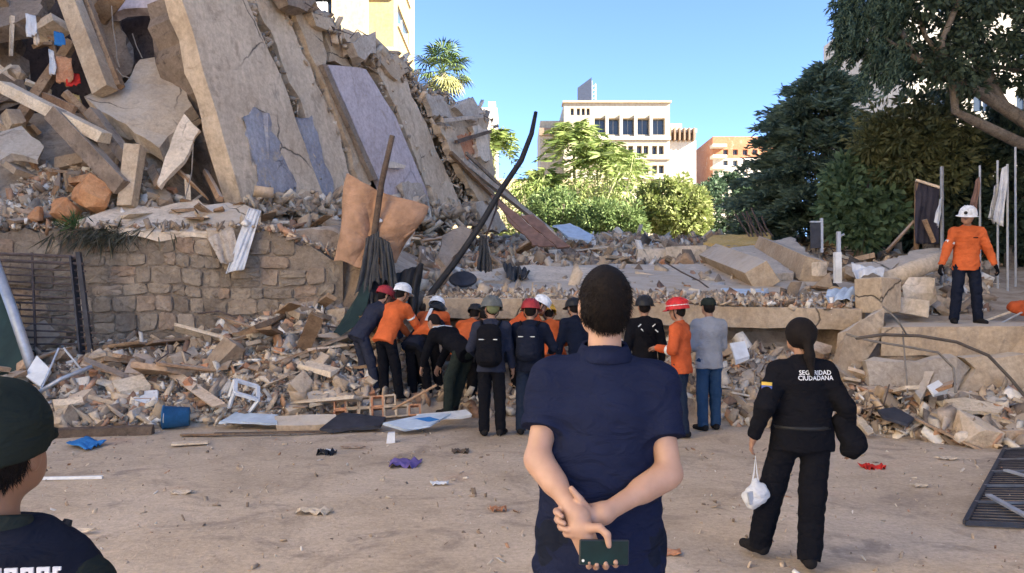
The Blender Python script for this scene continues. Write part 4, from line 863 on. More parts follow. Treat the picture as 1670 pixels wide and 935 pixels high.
# ---------------------------------------------------------------- gate, green board, pole at the left edge
gt = empty('metal_gate', (-8.5, 12.5, .6), 'dark rusted gate of horizontal bars leaning on the stone wall', 'gate'); go = np.array(gt.location)
def gp(px, py): t = (py - 410) / 190; return at(px, py, 12.75 - .5 * t) - go
for k in range(17):
    y = 418 + k * 11.2; xe = 132 + max(0, k - 4) * 2.6 + (k % 3) * 4
    pts = [gp(-25, y - 6 + RNG.uniform(-2, 2)), gp(50, y - 2), gp(xe, y + 2 + (k > 11) * -4)]
    MB().tube(pts, .016 if k > 1 else .03, 6).obj('bar', MAT['rust'], gt)
MB().beam(gp(128, 412), gp(152, 606), .07, .07, (1, 0, 0)).obj('post', MAT['dkmetal'], gt); MB().beam(gp(118, 420), gp(136, 600), .16, .03, (1, 0, 0)).obj('post', MAT['dkmetal'], gt)
MB().beam(gp(52, 412), gp(60, 606), .03, .03, (1, 0, 0)).obj('post', MAT['rust'], gt)
th(MB().tube([at(-15, 410, 12.1), at(20, 505, 11.7), at(52, 600, 11.3)], .075, 10).obj('steel_pole', MAT['galv'], smooth=True), 'grey steel pole leaning left against the gate', 'pole')
th(pxslab('green_board', [(-60,430,12.2),(-10,432,12.2),(44,596,11.4),(40,625,11.3),(-60,640,11.3)], 12, .05, MAT['gncloth'], amp=.01), 'dark green board standing at the left edge behind the pole', 'board')
th(pxslab('foam_board', [(40,612,10.9),(60,580,11.1),(82,602,11),(66,630,10.8)], 11, .08, MAT['white'], amp=.006), 'white foam board propped on the rubble below the gate', 'board')
th(MB().tube([at(64,640,10.5), at(100,618,10.6), at(150,598,10.9)], .03, 7).obj('metal_tube', MAT['galv'], smooth=True), 'pale metal tube lying below the gate', 'tube')
th(MB().tube([at(66,638,10.7), at(96,568,11), at(98,570,11)], .015, 6).obj('thin_rod', MAT['galv']), 'thin rod leaning up beside the white foam board', 'rod')
th(MB().tube([at(132,602,10.9), at(104,568,11)], .015, 6).obj('thin_rod', MAT['galv']), 'thin rod crossing beneath the gate bars', 'rod')
# tufts at the wall top
g = np.random.default_rng(3); t = empty('yucca_plant', at(165, 378, 13.3), 'drooping spiky plant growing over the top of the stone wall', 'plant')
P = g.normal(0, 1, (420, 3)) * np.array([.38, .06, .06]); D = g.normal(0, .45, (420, 3)) + np.array([0, -.35, -.7])
leaves('foliage', P, D, .42, .024, [(.06,.06,.035), (.10,.10,.07), (.20,.18,.14)], t, g=g); MB().tube([(-.2, .1, -.1), (0, .08, .02), (.2, .1, -.08)], .04, 6).obj('stem', MAT['bark'], t)
t = empty('grass_tuft', at(118, 372, 13.4), 'small green tuft left of the drooping plant', 'plant')
leaves('foliage', g.normal(0, .07, (120, 3)), g.normal(0, .5, (120, 3)) + np.array([0, 0, .5]), .3, .02, MIDG, t, g=g)

# ---------------------------------------------------------------- loose rubble: individuals first, fine debris last
def chunk_mesh(name, mat, seed):
    g = np.random.default_rng(seed); bm = bmesh.new(); s = np.array([g.uniform(.8, 1.3), g.uniform(.55, 1), g.uniform(.3, .75)]) * .5
    for q in ((-1,-1,-1),(1,-1,-1),(1,1,-1),(-1,1,-1),(-1,-1,1),(1,-1,1),(1,1,1),(-1,1,1)):
        q = np.array(q, float); c = q * (1 + g.uniform(-.32, .1, 3))
        if g.uniform() < .35:
            for d in range(3): e = c.copy(); e[d] *= g.uniform(.1, .6); bm.verts.new(e * s)
        else: bm.verts.new(c * s)
    r = bmesh.ops.convex_hull(bm, input=bm.verts); bmesh.ops.delete(bm, geom=list({e for e in r['geom_interior'] + r['geom_unused'] if isinstance(e, bmesh.types.BMVert)}), context='VERTS')
    m = bpy.data.meshes.new(name); bm.to_mesh(m); bm.free(); m.materials.append(mat); return m
CH = [chunk_mesh('concrete_chunk', MAT['chunk'], 100 + i) for i in range(16)]
SH = []
for i in range(10):
    g = np.random.default_rng(200 + i); n = g.integers(4, 7); a = np.sort(g.uniform(0, 6.28, n)); poly = [(math.cos(t) * g.uniform(.4, .6), math.sin(t) * g.uniform(.28, .55), 0) for t in a]
    mb = MB().prism(poly, (0, 0, .12)); SH.append(mesh_data('concrete_shard', mb.v, mb.f, MAT['chunk']))
PLK = []
for i in range(8):
    mb = MB().box((0, 0, 0), (.5, RNG.uniform(.03, .12), RNG.uniform(.012, .03)), jit=.014); PLK.append(mesh_data('plank', mb.v, mb.f, MAT['wood' if i % 3 else 'woodl']))
BRK = [mesh_data('brick', *(lambda b_: (b_.v, b_.f))(MB().box((0, 0, 0), (.5, .24, .16), jit=.02)), MAT['brick']) for i in range(4)]
RB_ = []
for i in range(5):
    p = [np.array([-.5 + k * .25, RNG.normal(0, .06), RNG.normal(0, .06)]) for k in range(5)]; mb = MB().tube(p, .012, 5); RB_.append(mesh_data('rebar', mb.v, mb.f, MAT['rust']))
g = np.random.default_rng(99)
def yfront(x): return float(np.interp(x, [-22,-9,-6,-3.5,-2,0,2,3,4.5,5.5,7,22], [8.8,9.5,10.0,10.6,10.9,11.4,11.2,10.6,9.9,9.0,8.6,8.6]))
EXC = [(*onz(288, 699)[:2], .5), (*at(390, 650, 10.7)[:2], .4), (*at(410, 682, 10.4)[:2], .5), (*at(615, 672, 10.6)[:2], .6), (*at(690, 685, 10.1)[:2], .7), (*onz(1522, 712)[:2], .5), (*at(230, 648, 10.8)[:2], .3)]
SZ = dict(concrete_chunk=(.22, .38), concrete_shard=(.36, .6), plank=(.7, 1.1), brick=(.2, .28), rebar=(.8, 1.3))
def LM_(l): return [(at(a, b_, Y)[0], Y, nm) for a, b_, Y, nm in l]
LM = LM_([(288,690,10.2,'blue bucket'), (390,650,10.8,'white stool frame'), (230,645,10.8,'broken white board'), (60,600,11,'white foam board'), (110,600,12.3,'rusted gate'), (410,682,10.4,'pale white-blue sheet'), (520,545,12.4,'propped tan board'), (400,625,11.4,'dark brown panel'), (320,625,11.3,'cream tile'), (500,650,11,'tan slab piece'), (300,560,13,'middle of the stone wall'), (570,530,12.4,'green tarp'),
    (610,670,10.8,'row of hollow blocks'), (1205,570,11.3,'white crumpled plastic'), (1400,560,11.2,'pointed leaning slab'), (1520,712,9,'pink-white boulder'), (1525,632,10,'white board square'), (1460,675,9.6,'dark crumpled sheet'), (1600,660,9.8,'long splintered board'), (1300,600,11.5,'dark gap under the long slab'), (1500,620,10.2,'upright tan board'), (1630,700,9,'tangle of rods'),
    (148,318,13.9,'orange earth lump'), (100,200,14.5,'long pale splintered board'), (60,230,14.8,'bent brown sheet'), (250,355,13.9,'flat slab on the wall top'), (380,345,13.8,'cloth-draped block'), (450,345,15.2,'blue-grey painted plate'), (560,345,16.5,'second facade plate'), (650,340,18,'lilac plate'), (740,350,21,'end facade plate'), (210,300,14.2,'short tan post'),
    (755,456,14,'dark basin'), (840,445,15.6,'dark crumpled cloth'), (870,380,21.5,'rusty red sheet'), (930,380,24,'pale blue tarp'), (1000,424,21.2,'thin pale kerb piece'), (1120,415,20,'pale low wall'), (1200,435,16.6,'tan beam with the white mark'), (1290,420,17.6,'second tan beam'), (1205,390,22,'ochre slab'), (1366,440,13.4,'white marker post'), (1370,482,12.3,'pale blue bag'), (1431,482,12,'boxy block'), (1498,477,12.5,'rounded pale block'), (1500,436,13.6,'cylindrical beam'), (1512,400,15.8,'dark banner'), (1640,420,15.6,'drooping white flags'), (1060,455,15.5,'pale slab behind the standing man'), (1336,400,16,'dark panel on a white post'), (1600,500,13.5,'man on the slab'), (1400,400,19,'broad-leaved shrub'), (1330,400,22.5,'dark conifer')])
PUT = []
def put(name, datas, x, y, s, label, cat, group, tilt=.5, sink=.25, lift=0):
    if any((x - ex) ** 2 + (y - ey) ** 2 < er * er for ex, ey, er in EXC): return None
    d = datas[g.integers(len(datas))]; sc = (s * g.uniform(.85, 1.15), s * g.uniform(.75, 1.15), s * g.uniform(.7, 1.1))
    o = link(name, d, None, (x, y, Hz(x, y) + s * sink + lift), (g.normal(0, tilt), g.normal(0, tilt), g.uniform(0, 6.28)), sc)
    lx, ly, ln = min(LM, key=lambda m_: (m_[0] - x) ** 2 + (m_[1] - y) ** 2 * .7); dx, dy = x - lx, y - ly
    rel = ('right of' if dx > 0 else 'left of') if abs(dx) > abs(dy) else ('behind' if dy > 0 else 'in front of')
    far = 'well ' if math.hypot(dx, dy) > 1.1 and rel != 'in front of' and rel != 'behind' else ''
    sz = ['small', 'medium', 'large'][int(np.searchsorted(SZ[name], s))]
    PUT.append((o, math.hypot(dx, dy))); return tagit(o, '%s %s %s the %s' % (sz, label, rel, ln), cat, group)
def zone_left(): x = g.uniform(-8.6, -2.1); return x, g.uniform(yfront(x) + .05, 13.1)
def zone_right(): x = g.uniform(2.7, 8.6); return x, g.uniform(yfront(x) + .05, 12.2 if x < 5 else 10.6)
def zone_foot(): x = g.uniform(-9.5, -1.5); return x, g.uniform(13.75, 15.2) + max(0, x + 5.5) * g.uniform(.9, 2.1)
def zone_field():
    while True:
        y = 12.9 + (30 - 12.9) * g.uniform(0, 1) ** 1.3; x = g.uniform(-.12 * y, .62 * y)
        if y > 18.5 or x > 6 or g.uniform() < .3: return x, y
ZN = [('left', zone_left, 'in the rubble heap below the stone wall', 1.0), ('right', zone_right, 'in the rubble heap behind the uniformed woman', .85),
      ('foot', zone_foot, 'in the debris along the foot of the tilted plates', 1.05), ('field', zone_field, 'strewn over the raised rubble field behind the slabs', 1.1)]
for (zn, zf, wh, k), nc, ns, npk, nb, nr in zip(ZN, (85, 75, 65, 75), (85, 65, 55, 65), (110, 60, 65, 40), (24, 26, 14, 5), (10, 14, 8, 14)):
    for i in range(nc): x, y = zf(); put('concrete_chunk', CH, x, y, k * float(np.clip(g.lognormal(-1.35, .42), .13, .62)), 'concrete chunk', 'chunk', 'concrete chunks in the rubble')
    for i in range(ns): x, y = zf(); put('concrete_shard', SH, x, y, k * float(np.clip(g.lognormal(-.85, .4), .2, .95)), 'flat slab piece', 'slab piece', 'flat slab pieces in the rubble', .35, .12)
    for i in range(npk): x, y = zf(); put('plank', PLK, x, y, k * g.uniform(.45, 1.6), 'splintered plank', 'plank', 'splintered planks in the rubble', .22, .1)
    for i in range(nb): x, y = zf(); put('brick', BRK, x, y, k * g.uniform(.18, .3), 'loose clay brick', 'brick', 'loose bricks in the rubble', .5, .3)
    for i in range(nr): x, y = zf(); put('rebar', RB_, x, y, k * g.uniform(.6, 1.6), 'bent steel rod', 'rod', 'bent rods in the rubble', .35, .15)
# splintered timbers and lumps jammed into the dark opening at upper left
for i in range(95):
    px, py = g.uniform(-15, 330), g.uniform(-15, 350); Y = 17.2 - 2.6 * (py / 350) + g.uniform(-.5, .3)
    if px > 200 + (py - 60) * .1 and py < 250: continue
    if 130 < px < 310 and 60 < py < 245: continue
    big = i % 4 == 0; L_ = g.uniform(.35, 1.0); q = at(px, py, Y)
    d = link('timber_piece' if not big else 'masonry_lump', PLK[g.integers(8)] if not big else CH[g.integers(16)], None, q, (g.normal(0, .9), g.normal(.4, .7), g.uniform(-1.2, 1.2)), (L_, g.uniform(.6, 1.6), g.uniform(.8, 2)) if not big else (g.uniform(.3, .6),) * 3)
    lx, ly, ln = min(((at(a, b_, 16)[0], at(a, b_, 16)[2], n_) for a, b_, n_ in ((50,40,'white rag'), (118,128,'red cloth scrap'), (104,60,'dark blue scrap'), (90,160,'long pale splintered board'), (30,230,'bent brown sheet'), (150,310,'orange earth lump'), (130,240,'dark brown beam'), (220,290,'short tan post'), (160,60,'leaning tan column'), (280,280,'pointed plaster shard'))), key=lambda m_: (m_[0] - q[0]) ** 2 + (m_[1] - q[2]) ** 2)
    dx, dz = q[0] - lx, q[2] - ly; rel = ('right of' if dx > 0 else 'left of') if abs(dx) > abs(dz) else ('above' if dz > 0 else 'below')
    PUT.append((tagit(d, ('loose masonry lump ' if big else 'splintered timber piece ') + rel + ' the ' + ln, 'lump' if big else 'timber', 'pieces jammed in the dark opening'), math.hypot(dx, dz)))
_by = {}
for o, d in PUT: _by.setdefault(o['label'], []).append((d, o))
for lb, l in _by.items():                                  # nearest, second nearest ... where several would read alike
    if len(l) > 1:
        for i, (d, o) in enumerate(sorted(l, key=lambda t_: t_[0])): o['label'] = lb + ', ' + (['nearest', 'second nearest', 'third nearest', 'fourth nearest', 'fifth nearest', 'sixth nearest', 'seventh nearest', 'eighth nearest', 'ninth nearest', 'tenth nearest', 'eleventh nearest', 'twelfth nearest', 'thirteenth nearest', 'fourteenth nearest', 'fifteenth nearest'][i] if i < 15 else 'farther out')
def debris(name, P, S, pal, label, parent=None, elong=2.6):
    P = np.asarray(P, float); n = len(P); S = np.asarray(S, float).reshape(n, 1)
    Q = g.normal(0, 1, (n, 4)); Q /= np.linalg.norm(Q, axis=1, keepdims=True); a, b_, c, d = Q.T
    Rm = np.stack([np.stack([1-2*(c*c+d*d), 2*(b_*c-a*d), 2*(b_*d+a*c)], -1), np.stack([2*(b_*c+a*d), 1-2*(b_*b_+d*d), 2*(c*d-a*b_)], -1), np.stack([2*(b_*d-a*c), 2*(c*d+a*b_), 1-2*(b_*b_+c*c)], -1)], 1)
    cube = np.array([(-1,-1,-1),(1,-1,-1),(1,1,-1),(-1,1,-1),(-1,-1,1),(1,-1,1),(1,1,1),(-1,1,1)], float) * .5
    sc = S * np.concatenate([g.uniform(.7, elong, (n, 1)), g.uniform(.4, 1, (n, 1)), g.uniform(.08, .45, (n, 1))], 1)
    V = cube[None] * sc[:, None] * (1 + g.normal(0, .2, (n, 8, 3))); V = np.einsum('nij,nkj->nki', Rm, V) + P[:, None]
    F = np.array([(0,3,2,1),(4,5,6,7),(0,1,5,4),(1,2,6,5),(2,3,7,6),(3,0,4,7)])[None] + (np.arange(n) * 8)[:, None, None]
    me = mesh_data(name, V.reshape(-1, 3), F.reshape(-1, 4), MAT['bits']); pal = np.array(pal); ci = pal[g.integers(0, len(pal), n)] * g.uniform(.7, 1.25, (n, 1))
    col = np.concatenate([ci, np.ones((n, 1))], 1).repeat(8, 0); ca = me.color_attributes.new('Col', 'FLOAT_COLOR', 'POINT'); ca.data.foreach_set('color', col.astype(np.float32).ravel())
    o = link(name, me, parent); o['kind'] = 'stuff'
    if parent is None: tagit(o, label, 'debris', kind='stuff')
    return o
MAT['bits'] = vcol('debris_bits', .95, .4, 18)
PAL = [(.48,.37,.26), (.54,.43,.32), (.40,.30,.21), (.32,.235,.165), (.62,.52,.40), (.44,.25,.15), (.24,.175,.125), (.70,.63,.54), (.36,.28,.21), (.52,.38,.25)]
for (zn, zf, wh, k), n, sz in zip(ZN, (5200, 4200, 4200, 6500), (.085, .085, .095, .12)):
    XY = np.array([zf() for _ in range(n)]); s = sz * np.clip(g.lognormal(0, .5, n), .4, 2.6); z = H(XY[:, 0], XY[:, 1])
    debris('loose_debris', np.c_[XY, z + s * .2], s, PAL, 'fine broken debris ' + wh)
for (zn, zf, wh, k), n in zip(ZN[:3], (7000, 5500, 4500)):
    XY = np.array([zf() for _ in range(n)]); s = .03 * np.clip(g.lognormal(0, .5, n), .4, 2.5); debris('fine_grit', np.c_[XY, H(XY[:, 0], XY[:, 1]) + s * .3 + np.abs(g.normal(0, .05, n))], s, PAL, 'fine grit and splinters ' + wh)
XY = np.c_[g.uniform(-2.4, 3, 900), g.uniform(11.3, 12.7, 900)]; debris('loose_debris', np.c_[XY, H(XY[:, 0], XY[:, 1]) + .02], g.uniform(.04, .16, 900), PAL, 'fine broken debris in the hollow under the long slab')
# crumbs spilling over the front of the long slab, and in the cracks and on the crest of the tilted plates
n = 1900; px = g.uniform(695, 1400, n); dd = np.abs(g.normal(.35, .45, n)); P = []
for a, d in zip(px, dd):
    t = (a - 690) / 715; Y0 = 12.75 - .8 * t + d; z0 = 1.76 - .16 * t + d * .135; P.append((X_at(a, Y0), Y0 + .08, z0 + .02))
debris('slab_crumbs', P, .035 + .09 * g.uniform(0, 1, n) ** 2, PAL, 'crumbled masonry lying along the front of the long slab')
n = 380; xs = g.uniform(-9.8, -3, n); debris('wall_top_crumbs', np.c_[xs, 13.4 + g.normal(0, .12, n), 2.98 - .5 * np.clip((xs + 4.3) / 1.3, 0, 1) + np.abs(g.normal(0, .04, n))], g.uniform(.03, .11, n), PAL, 'crumbled stone and plaster along the top of the stone wall')
def crackline(pts, n, off, spread, size, name='crumbled_edge'):
    P = []
    for _ in range(n):
        k = g.integers(len(pts) - 1); t = g.uniform(); a = np.array(pts[k]) * (1 - t) + np.array(pts[k + 1]) * t + g.normal(0, spread, 2); P.append(fp(a[0], a[1], off + g.uniform(-.15, .1)))
    debris(name, P, size * g.uniform(.4, 1.6, n), PAL[:5] + PAL[8:], None, cb)
crackline([(470,-10),(530,38),(600,84),(658,112),(704,164),(760,172),(800,196)], 230, .0, 7, .15)
crackline([(602,90),(650,190),(706,335)], 120, -.1, 4, .10)
crackline([(660,118),(700,200),(740,292),(770,350)], 170, -.1, 5, .12)
crackline([(395,0),(444,80),(500,240),(540,330)], 170, -.28, 3, .10)
crackline([(452,0),(520,140),(590,320)], 170, -.25, 3, .10)
crackline([(720,200),(760,270),(790,345)], 170, .05, 10, .14)
crackline([(400,342),(560,338),(700,348),(800,365)], 520, .25, 10, .16)
# larger torn plates on the right-hand slope and crest, and bars poking out of the breaks
for pts, off, tk, mt in (([(612,92),(648,86),(668,112),(640,124)], .12, .22, 'conc'), ([(560,50),(592,62),(604,88),(572,84)], .1, .25, 'facade'), ([(505,12),(540,28),(548,48),(516,42)], .12, .22, 'conc'), ([(690,150),(722,158),(738,192),(706,190)], .2, .22, 'conc2'), ([(716,206),(742,214),(762,262),(738,262)], .3, .2, 'facade'),
        ([(770,206),(796,212),(800,262),(780,256)], .3, .22, 'conc_l'), ([(748,268),(778,262),(800,318),(782,330)], .34, .22, 'conc'), ([(700,300),(738,298),(752,350),(716,352)], .2, .2, 'facade'), ([(655,296),(688,300),(704,344),(668,342)], .24, .16, 'conc2'), ([(560,318),(604,312),(620,342),(572,346)], .3, .16, 'conc_l'), ([(466,322),(500,312),(520,336),(488,348)], .3, .2, 'conc'), ([(776,330),(808,338),(830,378),(796,376)], .5, .2, 'conc2')):
    plate('torn_plate', pts, off, tk, MAT[mt], .05, .16)
for k in range(34):
    L_ = [(470,-10),(530,38),(600,84),(658,112),(704,164),(760,172),(800,196),(806,290)]; i = g.integers(7); t = g.uniform(); a = np.array(L_[i]) * (1 - t) + np.array(L_[i + 1]) * t; A_ = fp(a[0], a[1] + 6, .02); d = unit(g.normal(0, 1, 3) + np.array([.3, -.2, .4])) * g.uniform(.25, .7)
    MB().tube([A_, A_ + d * .5 + g.normal(0, .05, 3), A_ + d + np.array([0, 0, -.15])], .013, 5).obj('bent_bar', MAT['rust'], cb)

# ---------------------------------------------------------------- recognisable things lying about
def lie(name, px, py, half, rz, mat, label, cat, z=.03, rx=0, ry=0, bevel=0):
    q = onz(px, py, 0); zt = max(0, Hz(q[0], q[1])) if q[1] > 8.6 else 0
    o = MB().box((0, 0, 0), half, jit=min(half) * .15).obj(name, MAT[mat], bevel=bevel); o.location = (q[0], q[1], zt + z); o.rotation_euler = (rx, ry, rz); return th(o, label, cat)
bk = empty('blue_bucket', onz(288, 699), 'blue plastic bucket lying on its side at the rubble edge', 'bucket'); bk.rotation_euler = (0, 0, R(195))
ax = dict(X=(0, 1, 0), Y=(0, 0, 1), Z=(1, 0, 0))
MB().lathe((-.16, 0, .155), [(.0, 0), (.125, 0), (.155, .33), (.165, .33), (.165, .31), (.16, .31)], 22, **ax).lathe((-.16, 0, .155), [(.0, .01), (.118, .01), (.148, .33)], 22, **ax).obj('body', MAT['bluebk'], bk, smooth=True)
MB().tube([(.14, .165 * math.cos(a), .155 + .165 * math.sin(a) * .9 - .02) for a in np.linspace(-.2, 3.3, 14)], .006, 6).obj('handle', MAT['galv'], bk)
q = [onz(108, 728), onz(140, 716), onz(174, 726), onz(140, 738)]; th(sheet('blue_fabric', [p + np.array([0, 0, .03]) for p in q], MAT['blueb'], 12, 12, .018, 3, .01, 31), 'bright blue fabric lying flat on the dirt at left', 'cloth')
lie('timber_log', 145, 712, (.75, .07, .06), .25, 'woodd', 'dark log edging the rubble behind the cap wearer', 'log', .05)
lie('timber_log', 230, 690, (.9, .06, .05), .12, 'wood', 'brown timber along the rubble edge left of the blue bucket', 'log', .06)
lie('timber_plank', 442, 710, (.7, .035, .012), .12, 'woodd', 'long dark thin plank on the dirt below the white sheet', 'plank', .03)
lie('timber_plank', 330, 712, (.26, .05, .012), .1, 'wood', 'short dark plank on the dirt right of the bucket', 'plank', .03)
lie('paper_scrap', 310, 727, (.2, .07, .01), .3, 'woodl', 'pale flattened carton below the short dark plank', 'carton', .03)
def junk(name, pts, thick, mat, label, cat, amp=.012): return th(pxslab(name, pts, 10.6, thick, MAT[mat], amp=amp, step=.15, back=(0, .3, -1)), label, cat)
junk('white_sheet', [(358,688,10.25),(384,672,10.6),(452,676,10.55),(452,690,10.15)], .03, 'paleblue', 'pale white-blue sheet at the front of the rubble heap', 'sheet')
junk('white_board', [(200,640,10.9),(256,636,11),(258,654,10.7),(222,660,10.6)], .04, 'white', 'broken white board in the heap above the blue bucket', 'board')
junk('pale_board', [(182,622,11),(232,610,11.2),(246,628,11),(196,640,10.8)], .07, 'woodl', 'cream splintered board stack above the white board', 'board')
junk('pale_board', [(86,652,10.4),(134,646,10.5),(136,656,10.4),(88,662,10.3)], .04, 'woodl', 'pale lath pair behind the cap wearer', 'board')
junk('brown_panel', [(130,662,10.5),(192,640,10.9),(206,652,10.8),(160,676,10.4)], .05, 'conc_d', 'brown panel lying left of the white board', 'panel')
junk('brown_panel', [(356,632,11.2),(400,606,11.6),(432,614,11.5),(400,640,11.1)], .05, 'conc_d', 'dark brown panel above the white plastic crate', 'panel')
junk('cream_tile', [(305,622,11.3),(335,612,11.4),(346,630,11.2),(316,638,11.1)], .05, 'woodl', 'small cream tile lying in the middle of the heap', 'tile')
junk('brown_panel', [(520,700,9.9),(560,672,10.4),(628,680,10.3),(620,694,10)], .05, 'dkmetal', 'dark grey flat panel on the dirt left of the blue-white papers', 'panel')
junk('pale_board', [(455,652,10.9),(545,628,11.3),(556,646,11.1),(470,672,10.7)], .12, 'conc', 'tan slab piece at the front of the heap beside the diggers', 'slab piece')
junk('pale_board', [(448,678,10.4),(548,676,10.4),(552,690,10.2),(450,694,10.15)], .1, 'conc', 'long low tan slab piece right of the pale sheet', 'slab piece')
junk('tan_board', [(478,552,12.4),(522,530,12.7),(558,542,12.6),(540,560,12.2),(500,560,12.3)], .06, 'conc_l', 'large tan board propped on the heap under the stone wall', 'board')
junk('paper_pile', [(625,690,10),(690,676,10.3),(735,674,10.3),(700,694,9.95),(660,700,9.85)], .03, 'paleblue', 'blue and white papers on the dirt in front of the diggers', 'papers')
junk('paper_pile', [(660,686,10.1),(700,680,10.2),(716,684,10.1),(680,694,10)], .05, 'blueb', 'blue printed sheet on top of the white papers', 'papers')
junk('paper_pile', [(680,676,10.35),(760,668,10.5),(770,676,10.3),(700,686,10.15)], .03, 'white', 'white panel under the bent digger\'s feet', 'panel')
cr = empty('plastic_crate', at(390, 660, 10.7), 'white plastic stool frame upended in the rubble', 'stool'); cr.rotation_euler = (.5, .35, .5)
for a in (-1, 1):
    for b_ in (-1, 1): MB().beam((a * .14, b_ * .14, 0), (a * .17, b_ * .17, .26), .04, .04).obj('leg', MAT['white'], cr)
for a, b_ in (((-.16, -.16, .26), (.16, -.16, .26)), ((-.16, .16, .26), (.16, .16, .26)), ((-.16, -.16, .26), (-.16, .16, .26)), ((.16, -.16, .26), (.16, .16, .26))): MB().beam(a, b_, .05, .04).obj('rim', MAT['white'], cr)
lt = empty('brick_lattice', at(615, 672, 10.7), 'row of hollow clay blocks on edge in front of the diggers', 'block row'); lt.rotation_euler = (-.35, -.06, .1)
for k in range(7):
    for j in range(2):
        mb = MB()
        for dx, dz, hx, hz in ((-.075, 0, .012, .075), (.075, 0, .012, .075), (0, .07, .075, .012), (0, -.07, .075, .012)): mb.box((k * .17 - .5 + dx, 0, j * .16 - .02 + dz), (hx, .06, hz), jit=.003)
        if not (j == 1 and k > 4): mb.obj('hollow_block', MAT['conc'] if k % 3 else MAT['brick'], lt)
lie('litter_cup', 638, 722, (.05, .05, .06), .2, 'white', 'small white carton standing on the dirt before the diggers', 'carton', .06)
def litter(px, py, w_, d_, mat, label, seed, fold=.01, cat='litter'):
    q = onz(px, py); c = [q + np.array(v) for v in ((-w_/2, d_/2, .02), (w_/2, d_/2 * .8, .025), (w_/2 * .9, -d_/2, .02), (-w_/2 * .8, -d_/2, .015))]
    return th(sheet('litter', c, MAT[mat], 8, 8, fold, 2, .006, seed, ragged=.3), label, cat)
litter(660, 758, .34, .34, 'purple', 'purple net bag lying on the dirt in the foreground', 61, .03, 'net bag')
litter(532, 741, .22, .16, 'black', 'black and white crumpled rag on the dirt', 62, .04, 'rag'); litter(538, 738, .1, .06, 'white', 'white bit on the crumpled black rag', 63, .02)
lie('white_lath', 118, 782, (.28, .018, .012), .08, 'white', 'white lath on the dirt right of the cap wearer', 'lath', .015)
litter(296, 806, .2, .1, 'woodl', 'torn cream paper in the left foreground', 64); litter(134, 869, .2, .06, 'woodl', 'pale paper strip in the lower left foreground', 65)
litter(512, 837, .3, .12, 'woodl', 'crumpled pale paper in the foreground centre left', 66, .02); litter(716, 791, .18, .07, 'white', 'small white paper left of the standing man', 67)
litter(812, 833, .14, .08, 'brick', 'rust-coloured scrap beside the standing man', 68, .02); litter(750, 738, .2, .14, 'woodd', 'dark twig clump on the dirt behind the standing man', 69, .03)
litter(1422, 764, .24, .14, 'red', 'red cloth scrap on the dirt right of the woman', 70, .03, 'cloth'); litter(575, 732, .3, .06, 'wood', 'flattened brown strip on the dirt', 71)
litter(1085, 905, .22, .1, 'brick', 'orange crumbs on the dirt right of the standing man', 72); litter(1545, 750, .25, .08, 'woodl', 'pale splinter in front of the pink-white boulder', 73)
litter(1500, 795, .16, .05, 'woodl', 'small pale splinter on the right foreground dirt', 74)
for (px, py, s, mt, lb, sd_) in ((1522, 712, (.42, .38, .4), 'chunk', 'pink-white boulder chunk at the right heap front', 71), (1556, 722, (.24, .22, .26), 'conc_l', 'pale faceted stone right of the boulder', 72)):
    q = onz(px, py); o = link('boulder', hull_mesh('boulder', MAT[mt], sd_, s, 20), None, (q[0], q[1] - .2, s[2] * .42), (0, 0, .3)); th(o, lb, 'stone')
junk('brown_panel', [(1492,640,10.0),(1508,606,10.3),(1524,606,10.3),(1500,652,9.9)], .08, 'conc', 'upright tan board sticking out of the right heap', 'board')
junk('white_board', [(1512,630,10),(1530,620,10.1),(1546,634,10),(1524,644,9.9)], .05, 'white', 'white square of board in the right heap', 'board')
junk('pale_board', [(1540,652,9.9),(1575,648,10),(1640,662,9.8),(1628,674,9.6),(1560,668,9.7)], .06, 'woodl', 'long pale splintered board in the right heap', 'board')
junk('tarp_piece', [(1430,668,9.7),(1460,664,9.8),(1492,682,9.5),(1480,692,9.4),(1440,680,9.5)], .04, 'dkmetal', 'dark blue-grey sheet crumpled in the right heap', 'sheet')
junk('white_bag', [(1190,560,11.3),(1215,556,11.4),(1222,580,11.2),(1200,588,11.1)], .06, 'white', 'white crumpled plastic in the rubble behind the woman', 'plastic')
for i, (pts, r_, mt, lb) in enumerate((([(1396,552),(1440,546),(1500,548),(1560,558),(1612,580),(1650,620),(1690,670)], .022, 'cable', 'thick brown cable arching over the wall panels'), ([(1380,545),(1420,556),(1480,566),(1530,575),(1555,600),(1558,640)], .016, 'cabled', 'pale cable curving down the grey-tan panel'),
        ([(1472,540),(1476,590),(1480,640)], .012, 'cabled', 'thin pale cable hanging straight down by the slab end'), ([(1560,680),(1610,690),(1660,684),(1700,690)], .014, 'cabled', 'pale cable on the right heap'), ([(1540,664),(1600,702),(1640,676),(1690,700)], .014, 'cable', 'tangled dark cable low on the right heap'),
        ([(1440,500),(1462,520),(1478,545)], .012, 'cabled', 'short wire over the end of the slab'))):
    th(MB().tube([at(a, b_, 10.35 if b_ < 640 else 9.7) for a, b_ in pts], r_, 7).obj('cable', MAT[mt], smooth=True), lb, 'cable')
for i in range(10):
    y = 668 + i * 4.5; A_ = at(1555 + i * 5 + RNG.uniform(-20, 20), y + RNG.uniform(-4, 4), 9.9 - i * .07); B_ = at(1700, y + 6 + RNG.uniform(-8, 8), 9.8 - i * .07)
    th(MB().tube([A_, (A_ + B_) / 2 + RNG.normal(0, .05, 3), B_], .02, 6).obj('steel_strip', MAT['rust' if i % 3 else 'metal']), 'dark steel rod in the tangle at the right heap, ' + ORD[i] + ' from the top', 'rod', 'steel rods at the right heap')
